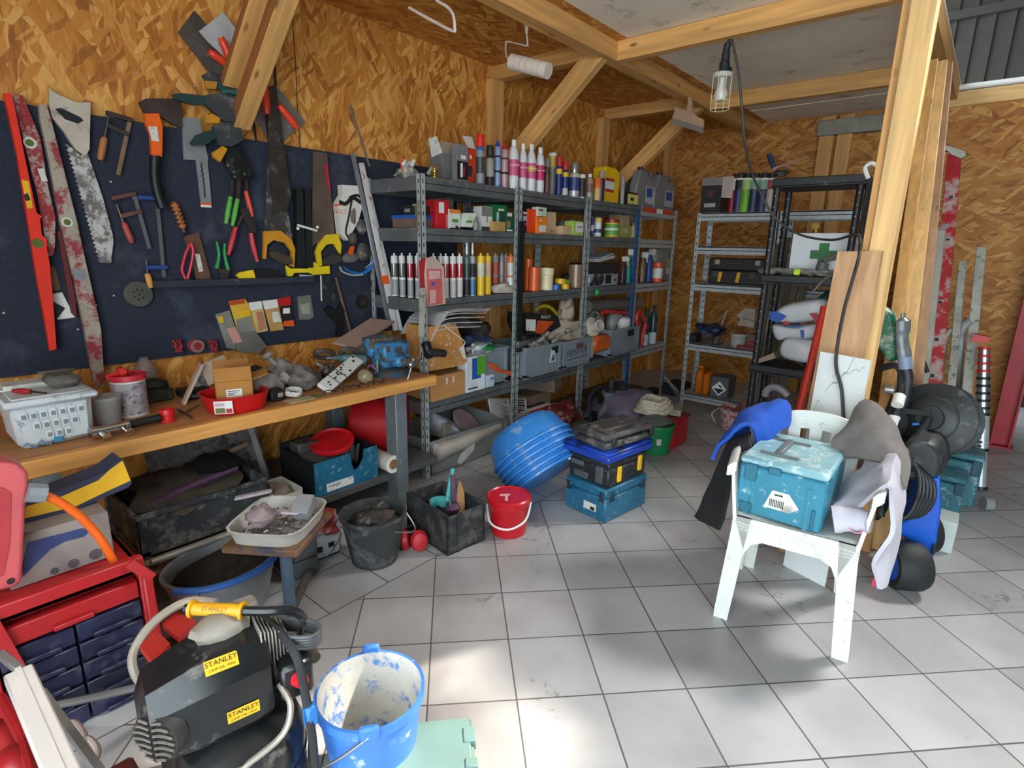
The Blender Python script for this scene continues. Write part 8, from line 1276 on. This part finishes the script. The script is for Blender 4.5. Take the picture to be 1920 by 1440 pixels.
# ------------------------------------------------------------ chair stack and the clutter by the post
PLA2 = mat('d2d3cd', .38, 0, .05, 5, 'a8a69b', .06, 30); CP = V((2.725, 2.385, 0)); CR = .13
def chair(z0, label):
    T = thing('garden_chair', label, 'chair', CP + V((0, 0, z0)), 'stacked white garden chairs', CR); F = rot(CP.x, CP.y, CR, z0); H = .445
    b = MB(); b.T = F; b.sheet(lambda u, v: V(((u - .5) * (.44 - .05 * v), -.225 + .42 * v, H + .012 * cos((u - .5) * 3) * 0 - .02 * sin(PI * u) * sin(PI * v) - .012 * v - .03 * max(0, .08 - v) / .08)), 14, 14, .008); b.build('seat', PLA2, T)
    b = MB(); b.T = F; out = [(-.245, 0), (-.215, H - .005), (.215, H - .005), (.245, 0), (.185, 0), (.165, H - .14), (.14, H - .085), (.1, H - .065), (-.1, H - .065), (-.14, H - .085), (-.165, H - .14), (-.185, 0)]
    # front arch of apron and legs, then the side panels
    f = lambda x, z: V((x, -.235 + .03 * z, z))
    b.prism([f(x, z) for x, z in out[:3] + [(.165, H - .14), (.14, H - .085), (.1, H - .065), (-.1, H - .065), (-.14, H - .085), (-.165, H - .14)]][1:], (0, .012, 0)); b.build('apron', PLA2, T)
    for s in (-1, 1):
        b = MB(); b.T = F; b.prism([f(s * .245, 0), f(s * .215, H - .005), f(s * .15, H - .005), f(s * .165, H - .14), f(s * .19, 0)], (0, .012, 0)); g = lambda y, z: V((s * (.245 - .03 * z / H), y, z)); b.prism([g(-.235, 0), g(-.222, H), g(-.13, H), g(-.165, H - .14), g(-.19, 0)], (-s * .01, 0, 0)); b.build('leg', PLA2, T)
        b = MB(); b.T = F; g = lambda y, z: V((s * (.225 - .025 * z / H), y, z)); b.prism([g(.255, 0), g(.17, H - .02), g(.05, H - .02), g(.15, H - .12), g(.2, 0)], (-s * .01, 0, 0)); b.prism([V((s * .225, .255, 0)), V((s * .2, .17, H - .02)), V((s * .14, .17, H - .02)), V((s * .17, .255, 0))], (0, -.01, 0)); b.build('leg', PLA2, T)
        b = MB(); b.T = F; b.prism([V((s * .215, -.222, H - .02)), V((s * .245, -.215, .64)), V((s * .245, -.15, .64)), V((s * .215, -.13, H - .02))], (-s * .01, 0, 0)); b.tube([V((s * .245, -.22, .645)), V((s * .262, -.05, .655)), V((s * .262, .08, .66)), V((s * .25, .14, .68))], .024, 10, flat=.4); b.build('armrest', PLA2, T)
    R_ = lambda a: V((.265 * sin(a), .10 + .165 * cos(a), .625 + .17 * max(0, cos(a)) ** .8)); B_ = lambda a: V((.20 * sin(a), .10 + .10 * cos(a), H - .01))
    A0 = 1.62; b = MB(); b.T = F; b.sheet(lambda u, v: R_((u - .5) * 2 * A0) + V((0, .008 * v, -.055 * v)), 30, 3, .012); b.build('top_rail', PLA2, T)
    for k in range(9):
        a = (k - 4) * .33; b = MB(); b.T = F; b.sheet(lambda u, v: B_(a + (u - .5) * .15).lerp(R_(a + (u - .5) * .19) + V((0, 0, -.045)), v) + V((0, .02 * sin(PI * v), 0)), 2, 8, .007); b.build('slat', PLA2, T)
    return T
chair(.0, 'lowest of three stacked white plastic garden chairs'); chair(.013, 'middle one of three stacked white plastic garden chairs'); chair(.026, 'topmost of three stacked white plastic garden chairs, carrying the teal case')
# teal case on the chair
TL = mat('2d7a91', .4, 0, .1, 8, 'a4c0c6', .08, 26); TLT = mat('7fa9b3', .42, 0, .1, 10, 'b9ccd0', .2, 20)
X0, X1, Y0, Y1, Z0, Z1_ = 2.525, 2.835, 2.175, 2.57, .474, .712
T = thing('systainer', 'teal tool case with dusty lid standing on the chair seat', 'tool case', (2.68, 2.37, Z0)); F = MT((2.68, 2.37, 0)) @ MR(.02, 4, 'Z') @ MT((-2.68, -2.37, 0))
b = MB(); b.T = F; b.box(X0, Y0, Z0, X1, Y1, Z1_ - .035, .008); b.box(X0 + .03, Y0 - .004, Z0 + .0, X0 + .05, Y0, Z1_ - .07); b.box(X1 - .06, Y0 - .004, Z0, X1 - .045, Y0, Z1_ - .07); b.build('body', TL, T)
b = MB(); b.T = F; b.box(X0 - .002, Y0 - .002, Z1_ - .033, X1 + .002, Y1 + .002, Z1_, .01); b.build('lid', TLT, T)
for c, d in (((X0 + .045, Y0 - .004, Z1_ - .06), (.045, .012, .07)), ((X0 + .13, Y0 - .004, Z1_ - .035), (.045, .012, .03)), ((X0 + .04, Y0 - .004, Z0 + .03), (.045, .01, .04)), ((X1 - .03, Y0 - .004, Z0 + .05), (.012, .01, .08)), ((X1 + .002, Y0 + .06, Z1_ - .07), (.01, .04, .07))): b = MB(); b.T = F; b.cbox(c, d, .003); b.build('latch', mat('23647a', .42), T)
b = MB(); b.T = F; hx, hy = X0 + .1, Y0 + .12; b.box(hx, hy - .03, Z1_, hx + .03, hy + .16, Z1_ + .018, .006); b.box(hx - .05, hy - .045, Z1_, hx + .09, hy - .03, Z1_ + .008); b.box(hx - .05, hy + .16, Z1_, hx + .09, hy + .175, Z1_ + .008); b.build('handle', mat('5d6366', .45, 0, .15), T)
b = MB(); b.text('makita', Tm(F @ V((X1 - .075, Y0 + .17, Z1_ + .0012)), (0, -1, 0) if 0 else (.25, .97, 0), (-.97, .25, 0), (0, 0, 1)), .075, 0); b.build('lettering', mat('c3d2d4', .5), T)
q = lambda u, v, e=0: F @ V((X0 + .17 + u, Y0 - .0015 - e, Z0 + .085 + v)); b = MB(); b.raw([q(-.065, -.035), q(.03, -.035), q(.06, -.01), q(.02, .04), q(-.04, .04)], [(0, 1, 2, 3, 4)], 0)
for k in range(9): b.raw([q(-.045 + k * .006, -.025, .001), q(-.042 + k * .006, -.025, .001), q(-.042 + k * .006, .005, .001), q(-.045 + k * .006, .005, .001)], [(0, 1, 2, 3)], 1)
b.raw([q(-.03, .022, .001), q(0, .022, .001), q(0, .028, .001), q(-.03, .028, .001)], [(0, 1, 2, 3)], 1); b.build('sticker', [OFFW, INK], T)
# clothes on the chair
def drape(name, label, pts, m, th=.012, wr=.012, nu=16, cat='cloth', seed=0):
    """pts: rows of 3D points, smoothed into a wrinkled cloth"""
    rows = [spline([V(p) for p in r], False, 5) for r in pts]; n = len(rows[0]); cols = [spline([r[i] for r in rows], False, 5) for i in range(n)]; m_ = len(cols[0])
    fn = lambda u, v: (lambda p: p + V((noise.noise(p * 9 + V((seed, 0, 0))), noise.noise(p * 9 + V((0, seed, 5))), noise.noise(p * 14 + V((3, 0, seed))))) * wr)(cols[int(round(u * (n - 1)))][int(round(v * (m_ - 1)))])
    b = MB(); b.sheet(fn, n - 1, m_ - 1, th); return solo(name, label, cat, b, m, cols[0][0])
C_ = lambda x, y, z=0: tuple(rot(CP.x, CP.y, CR) @ V((x, y, z)))
drape('work_jacket', 'bright blue fleece draped over the left arm of the chair stack', [[C_(-.36, .05, .60), C_(-.34, .14, .64), C_(-.30, .24, .60)], [C_(-.30, .03, .73), C_(-.28, .14, .77), C_(-.22, .25, .80)], [C_(-.22, .02, .74), C_(-.20, .1, .79), C_(-.14, .22, .85)], [C_(-.19, .03, .64), C_(-.17, .1, .70), C_(-.10, .17, .74)]], mat('1d4fb0', .9, 0, .12), .016, .035, cat='jacket')
drape('black_trousers', 'black work trousers hanging down the left side of the chair stack', [[C_(-.42, .02, .30), C_(-.36, -.06, .31), C_(-.29, -.12, .33)], [C_(-.37, .04, .48), C_(-.32, -.03, .48), C_(-.275, -.1, .5)], [C_(-.33, .06, .66), C_(-.29, .0, .67), C_(-.255, -.08, .66)], [C_(-.25, .09, .735), C_(-.235, .02, .73), C_(-.215, -.07, .72)]], mat('1a1b1e', .85, 0, .2), .016, .014, cat='trousers', seed=4)
T = thing('carabiner', 'silver key ring and carabiner clipped to the black trousers', 'carabiner', V(C_(-.26, -.12, .70)))
for (x, y), r in (((1388, 836), .02), ((1391, 850), .026)): b = MB(); c = V(C_(-.235, -.15, 0)); c = CAM + ray(x, y) * ((c - CAM).dot(FWD)); b.tube([c + RGT * (r * cos(t)) + UPV * (r * .9 * sin(t)) for t in [2 * PI * i / 10 for i in range(10)]], .0045, 7, closed=True, sub=3); b.build('ring', mat('b8b8b4', .3, .6), T)
drape('blanket', 'grey-brown fleece blanket thrown over the right corner of the chair back', [[C_(.10, .20, .78), C_(.07, .14, .73), C_(.09, .1, .68)], [C_(.16, .25, .90), C_(.17, .15, .84), C_(.20, .05, .72)], [C_(.26, .22, .85), C_(.27, .10, .79), C_(.285, .0, .70)], [C_(.325, .2, .74), C_(.335, .08, .70), C_(.34, .0, .64)]], mat('6f6864', .95, 0, .14, 20), .022, .02, cat='blanket', seed=9)
SW = mat('b9b6c0', .85, 0, .06, 8)
drape('sweatshirt', 'pale lilac-grey sweatshirt hanging over the right arm of the chair stack', [[C_(.12, -.20, .53), C_(.13, -.02, .54), C_(.14, .1, .56)], [C_(.2, -.16, .60), C_(.2, -.02, .64), C_(.2, .1, .66)], [C_(.255, -.2, .70), C_(.275, -.03, .73), C_(.285, .1, .74)], [C_(.285, -.25, .6), C_(.315, -.08, .6), C_(.32, .06, .6)], [C_(.27, -.26, .46), C_(.315, -.12, .46), C_(.32, .02, .5)], [C_(.275, -.24, .34), C_(.31, -.15, .33), C_(.315, -.06, .40)]], SW, .014, .022, cat='sweatshirt', seed=13)
b = MB(); b.tube([C_(.12, -.19, .535), C_(.18, -.185, .55), C_(.23, -.20, .56)], [.05, .045, .04], 12); solo('cloth_roll', 'rolled bundle of pale cloth lying on the chair seat beside the teal case', 'cloth', b, SW, C_(.12, -.19, .51))
b = MB(); b.T = MT(C_(.2, -.19, .53)) @ Matrix.Scale(.8, 4) @ MR(1.2, 4, 'X'); b.lathe([(.028, 0, 1), (.031, .01, 0), (.031, .05, 0), (.026, .05, 0), (.025, .012, 1), (.001, .01, 1)], n=20); solo('pink_cup', 'pink cup lying on its side under the sweatshirt on the chair seat', 'cup', b, [mat('c47a92', .45), mat('8f1f3f', .5)], C_(.215, -.215, .5))
for x, m, lab in ((1411, RED, 'red handled tool standing on the floor behind the chair legs'), (1435, YEL, 'yellow handled tool standing on the floor behind the chair legs')):
    p = onz(x, 1062, .01) + V((0, .25, 0)); T = thing('hand_tool', lab, 'tool', p); d = (V(C_(0, .3, .4)) - p).normalized(); b = MB(); b.cyl(p + V((0, 0, .10)), p + V((-.005, .05, .30)), .012); b.build('grip', m, T); b = MB(); b.cyl(p, p + V((0, 0, .1)), .005); b.bar(p + V((-.04, 0, .01)), p + V((.04, .03, .03)), .008, .008); b.build('shaft', STEEL, T)
# pressure washer with hose reel
T = thing('pressure_washer', 'blue pressure washer with black wheels and hose behind the chairs', 'pressure washer', (3.12, 3.05, 0)); PW = mat('0f52b8', .35, 0, .08)
b = MB(); P = [ony(*p, 3.02) for p in D4((600, 1150), (760, 1030), (800, 690), (1040, 640), (1050, 1000), (1020, 1190), (985, 1440), (950, 1560), (840, 1440), (700, 1320), (590, 1260))]; b.prism(P, (-.05, .2, 0)); o = b.build('body', PW, T); md = o.modifiers.new('bevel', 'BEVEL'); md.width = .012; md.segments = 2
b = MB(); b.prism([ony(*p, 2.995) for p in D4((560, 400), (700, 250), (950, 300), (1040, 420), (1045, 640), (800, 690), (700, 700), (560, 500))], (.02, .26, 0)); o = b.build('motor_cover', mat('1f2225', .5, 0, .25, 9, '4b4e50', .15, 20), T); md = o.modifiers.new('bevel', 'BEVEL'); md.width = .02; md.segments = 2
for k in range(5): b = MB(); c = ony(*D4((672, 800))[0], 2.93 + .012 * k); b.tube([c + V(((.045 + .008 * k) * cos(t), .02 * sin(t), (.125 - .004 * k) * sin(t))) + V((.006 * k, 0, 0)) for t in [2 * PI * i / 14 for i in range(14)]], .011, 8, closed=True, sub=3); b.build('hose', mat('17191b', .45), T)
for s, c in ((1, V((3.07, 2.90, .112))), (-1, V((3.08, 3.33, .112)))):
    ax = V((-.8, -.55, 0)).normalized(); M_ = MT(c) @ ax.to_track_quat('Z', 'Y').to_matrix().to_4x4(); b = MB(); b.T = M_; b.lathe([(.075, -.09), (.1, -.09), (.111, -.07), (.111, .03), (.098, .05), (.075, .05), (.075, -.09)], n=32); w_ = b.build('wheel', mat('1b1c1d', .65, 0, .2, 14), T)
    b = MB(); b.T = M_; b.lathe([(.001, .04), (.074, .036), (.074, -.03)], n=28); b.build('hub', PW, w_)
b = MB(); b.box(3.17, 3.0, .16, 3.18, 3.019, .21, .002); b.build('vent', INK, T)
T = thing('red_strip', 'thin pinkish-red strip standing beside the blue wheel hub', 'strip', (2.98, 2.86, 0)); b = MB(); b.bar(onz(1637, 1098, .0), onz(1637, 1098, 0) + V((.03, .02, .17)), .02, .008, (0, -1, 0)); b.build('strip', mat('c2375a', .45), T)
HR = mat('1d2022', .5, 0, .25, 9, '4a4d50', .12, 24); T = thing('hose_reel', 'black hose reel with crank handle leaning above the pressure washer', 'hose reel', (3.05, 3.3, .5)); c = ony(1748, 785, 3.3); ax = (V((-.25, -1, .25))).normalized(); M_ = MT(c) @ ax.to_track_quat('Z', 'Y').to_matrix().to_4x4()
for z, r in ((.0, .175), (-.09, .18)): b = MB(); b.T = M_; b.lathe([(.001, z), (.1, z + .004), (.11, z + .012), (.15, z), (r, z - .004), (r, z - .014), (.001, z - .012)], n=40); b.build('flange', HR, T)
b = MB(); b.T = M_; b.lathe([(.001, -.08), (.11, -.08), (.11, .02), (.1, .03), (.06, .035), (.055, .05), (.001, .05)], n=32); b.build('drum', mat('25282a', .5), T); b = MB(); b.T = M_
for k in range(4): b.lathe([(.11 + .012 * k, -.07), (.135 + .01 * k, -.04), (.11 + .012 * k, -.015)], n=32)
b.build('hose', mat('1a1c1e', .5), T); b = MB(); b.tube([c + ax * .05, ony(1725, 812, 3.2), ony(1708, 835, 3.18)], [.02, .022, .016], 10); b.build('crank', HR, T); b = MB(); b.bar(ony(1685, 770, 3.24), ony(1745, 775, 3.22), .03, .02); b.build('bracket', HR, T); b = MB(); b.cbox(ony(1717, 795, 3.2), (.03, .015, .012), .003, MR(-.3, 3, 'Y')); b.build('clip', mat('2a66c8', .4), T)
T = thing('shop_lance', 'black tube with three white and silver bands standing left of the hose reel', 'tube', ony(1670, 860, 3.12)); P0, P1 = ony(1666, 865, 3.1), ony(1690, 700, 3.3); b = MB(); d = P0 - P1; b.tube([P0 + d * .6, P0, P1, ony(1650, 690, 3.36)], .017, 10); b.build('tube', HR, T)
for (a_, c_, m) in (((1687, 742), (1682, 760), WHITE), ((1677, 781), (1669, 811), WHITE)): b = MB(); b.cyl(ony(*a_, 3.2), ony(*c_, 3.16), .026, n=16); b.build('band', m, T)
b = MB(); b.cyl(ony(1660, 730, 3.22), ony(1677, 732, 3.22), .022); b.build('band', STEEL, T); b = MB(); b.ball((3.0, 3.25, .42), .12, .1, .18, 16, .2, 7); b.ball((2.92, 3.35, .65), .07, .1, .14, 14, .25, 9); b.tube([(2.9, 3.3, .02), (2.93, 3.3, .3), (2.92, 3.33, .65)], .04, 10); solo('black_bag', 'black nylon bags and hoses piled between the post and the pressure washer', 'bags', b, mat('212427', .7, 0, .3, 9), (3.0, 3.25, 0))
b = MB(); P = [ony(*p, 3.36) for p in D3((330, 480), (400, 70), (520, 150), (580, 300), (600, 640), (480, 690), (400, 560))]; b.prism(P, (.01, .08, 0)); o = solo('leaf_bag', 'plastic bag printed with green leaves leaning against the pine boards', 'bag', b, mat('a9aca4', .35, 0, .12, 9, '1f6a4a', .42, 9), P[0]); md = o.modifiers.new('bevel', 'BEVEL'); md.width = .02; md.segments = 3
T = thing('vacuum_nozzle', 'grey vacuum cleaner nozzle with blue-grey collar standing on end', 'nozzle', ony(1705, 715, 3.3)); b = MB(); q = [ony(*p, 3.3) for p in D3((640, 150), (640, 300), (630, 420), (655, 610))]; b.tube(q, [.012, .035, .03, .034], 12, flat=.7); b.build('head', mat('5f6466', .25, 0, .2, 14), T); b = MB(); b.cyl(ony(*D3((655, 612))[0], 3.3), ony(*D3((665, 740))[0], 3.3), .031); b.build('collar', mat('76839a', .45), T); b = MB(); p = ony(*D3((665, 740))[0], 3.3); b.tube([p, p + V((.02, 0, -.15)), V((p.x + .0, 3.3, .02))], .025, 10); b.build('tube', HR, T)
# rails, ladder and tubes leaning by the right-hand partition
def pole(name, label, cat, a0, a1, y0, y1, wd, th, m, group=None, ext=True):
    q0, q1 = ony(*a0, y0), ony(*a1, y1); d = (q0 - q1).normalized(); p = q1 - d * (q1.z / d.z) if ext else q1; T = thing(name, label, cat, p, group); b = MB(); b.bar(p, q0, wd, th, (0, -1, .1), .003); b.build('rail', m, T); return T, p, q0
RRL = mat('b32a30', .5, 0, .14, 9, 'b8a29c', .26, 9); MOT = mat('a8a89c', .6, 0, .2, 9, '5e6358', .14, 24)
T, p, q0 = pole('scaffold_rail', 'red painted steel rail with square holes and a grey bracket on top', 'rail', (1790, 288), (1752, 716), 5.2, 4.6, .082, .05, RRL)
for u in (D3((1030, 40))[0], D3((995, 430))[0], D3((950, 815))[0], (1777, 450), (1783, 370)): t = (u[1] - 288) / (716 - 288); c = ony(u[0], u[1], 5.2 - .6 * t - .03); b = MB(); b.cbox(c, (.036, .006, .036)); b.mi = 1; b.cbox(c + V((0, -.004, 0)), (.022, .004, .022)); b.build('hole', [mat('9c9a92', .5), INK], T)
b = MB(); b.prism([ony(*p, 5.14) for p in D6((855, 250), (880, 215), (1000, 245), (1160, 300), (1175, 350), (1110, 390), (985, 340), (940, 290), (870, 280))], (0, .08, 0)); b.build('bracket', mat('a9a697', .5, .2, .2), T)
T, p, q0 = pole('ladder_rail', 'pale grey angled rail leaning left of the red rail', 'rail', (1762, 436), (1731, 700), 4.7, 4.2, .06, .05, mat('b9b4a8', .5, .1, .14)); b = MB(); b.prism([ony(*p, 4.97) for p in D6((690, 1380), (820, 1290), (940, 1225), (970, 1250), (850, 1340), (840, 1440), (700, 1440))], (0, .06, 0)); b.build('bracket', GREY, T)
T, p, q0 = pole('ladder_rail', 'paint-spotted thin rail right of the red rail', 'rail', (1805, 492), (1782, 745), 5.1, 4.6, .045, .04, MOT); b = MB(); b.tube([ony(*p, 4.85) for p in D3((1165, 330), (1090, 400), (1060, 600), (1030, 880))], .02, 8); b.build('hook', MOT, T)
T, p, q0 = pole('ladder_rail', 'paint-spotted thick pole left of the telescopic ladder', 'rail', (1840, 466), (1808, 790), 5.2, 4.65, .055, .05, MOT); b = MB(); b.tube([ony(*p, 4.9) for p in D3((1350, 230), (1270, 310), (1240, 500), (1210, 1000))], .026, 8); b.build('brace', mat('8e918f', .5, .2), T)
T = thing('telescopic_ladder', 'telescopic ladder stile of silver sections and black rings with red clip', 'ladder', (3.345, 4.6, 0)); P0, P1 = V((3.345, 4.6, 0)), ony(1846, 640, 4.75); d = P1 - P0; b = MB(); b.cyl(P0 + d * .02, P0 + d * .26, .034, n=18); b.cyl(P0 + d * .27, P0 + d * .5, .04, n=18); b.build('stile', mat('b9bcbe', .35, .4), T)
for k in range(9): t = .51 + k * .05; b = MB(); b.cyl(P0 + d * t, P0 + d * (t + .032), .038 - k * .001, n=18); b.build('section', STEEL, T); b = MB(); b.cyl(P0 + d * (t + .032), P0 + d * (t + .05), .041 - k * .001, n=18); b.build('ring', BLK if k < 5 else RED, T)
for t in (0, .26, .5): b = MB(); b.cyl(P0 + d * t, P0 + d * (t + .02), .041, n=18); b.build('foot' if t == 0 else 'ring', BLK, T)
b = MB(); b.prism([ony(*p, 4.7) for p in D3((1350, 460), (1390, 375), (1560, 410), (1540, 465))], (0, .08, 0)); b.build('clip', RED, T); b = MB(); 
for k in range(6): z = P0.lerp(P1, .3 + .03 * k); b.cbox(z + V((-.008, -.04, 0)), (.02 + .01 * (k % 2), .004, .012))
b.build('label', INK, T)
b = MB(); q = [ony(*p, 4.3) for p in D3((755, 70), (770, 300), (800, 560), (860, 860))]; d = q[3] - q[2]; q.append(q[3] + d * (q[3].z / -d.z)); b.tube(q, .022, 8); solo('red_pipe', 'thin red tube with dark top leaning left of the red rail', 'tube', b, mat('b8271f', .45), q[-1]); b = MB(); q = [ony(*p, 4.0) for p in D3((715, 470), (790, 530), (850, 660), (900, 780))]; b.tube(q, .012, 8); solo('bent_rod', 'dark curved handle crossing the thin red tube', 'handle', b, INK, q[-1])
b = MB(); b.box(2.92, 4.0, 0, 3.02, 4.06, .5, .01); solo('white_board', 'chipped white panel standing behind the vacuum nozzle', 'panel', b, OFFW, (2.97, 4.03, 0)); b = MB(); q = ony(1734, 708, 4.2); b.bar(q, q + V((.02, 0, -.15)), .03, .01); solo('blue_tag', 'small sky-blue strip stuck at the foot of the thin red tube', 'strip', b, mat('4d9ad0', .4), q)
# teal cases and white box on the right
TR_ = mat('2f6470', .42, 0, .14, 9, '7fa3a6', .15, 26)
for i, (x, y, z, h, lab) in enumerate(((3.06, 3.95, .0, .24, 'lower teal case right of the pressure washer'), (3.12, 4.2, .0, .33, 'taller teal case with clips behind the lower one'))):
    T = thing('systainer', lab, 'tool case', (x + .1, y + .1, z)); b = MB(); b.box(x, y, z, x + .2, y + .2, z + h * .85, .01); b.build('body', TR_, T); b = MB(); b.box(x - .004, y - .004, z + h * .87, x + .204, y + .204, z + h, .012); b.build('lid', TR_, T); b = MB(); b.box(x + .15, y - .008, z + h * .6, x + .19, y, z + h * .9, .004); b.build('latch', mat('1c424e', .45), T)
b = MB(); b.box(3.1, 3.43, 0, 3.25, 3.6, .17, .004); solo('white_box', 'plain white box on the floor in front of the teal cases', 'box', b, mat('bcc6c2', .5, 0, .05), (3.17, 3.5, 0)); b = MB(); b.cyl((3.36, 4.22, .04), (3.40, 4.24, .04), .04); solo('caster', 'small grey caster wheel beside the teal cases', 'caster', b, GREY, (3.38, 4.23, 0))
b = MB(); b.prism([(3.05, 4.4, 0), (3.2, 4.45, 0), (3.16, 4.75, .62), (3.06, 4.72, .62)], (.02, .02, 0)); solo('dirty_board', 'narrow grubby board leaning between the poles and the hose reel', 'board', b, mat('6f655c', .8, 0, .25), (3.1, 4.42, 0))
# beyond the red column
T = thing('step_stool', 'white plastic step stool seen beyond the red column', 'stool', (3.85, 7.0, 0)); b = MB(); b.box(3.7, 6.85, .3, 4.1, 7.2, .34, .02); b.build('top', WHITE, T)
for x in (3.72, 4.02): b = MB(); b.box(x, 6.87, 0, x + .06, 7.15, .3, .01); b.build('leg', WHITE, T)
for k in range(3): b = MB(); b.box(3.62, 7.5 + .05 * k, .55 + .16 * k, 5.2, 8.2, .64 + .16 * k, .01); solo('cement_slab', ('lowest', 'middle', 'uppermost')[k] + ' pale slab of the stack beyond the red column', 'slab', b, mat('a39f98', .8, 0, .15), (4.4, 7.9, .55 + .16 * k))
b = MB(); b.box(3.6, 7.55, 0, 5.2, 8.2, .54, .01); solo('pallet_box', 'dark pallet box under the pale slabs beyond the red column', 'box', b, mat('3a322c', .8), (4.4, 7.9, 0))
for x, y, z0, w_, lab in ((3.3, 8.6, 3.0, .22, 'grey downpipe high on the ribbed steel wall of the hall'),): b = MB(); b.box(x, y, z0 + .9, x + .3, y + .12, 5.4, .05); b.cyl((x + .15, y + .06, z0), (x + .15, y + .06, z0 + .9), .06); solo('downpipe', lab, 'pipe', b, mat('8b8784', .5), (x, y, z0))
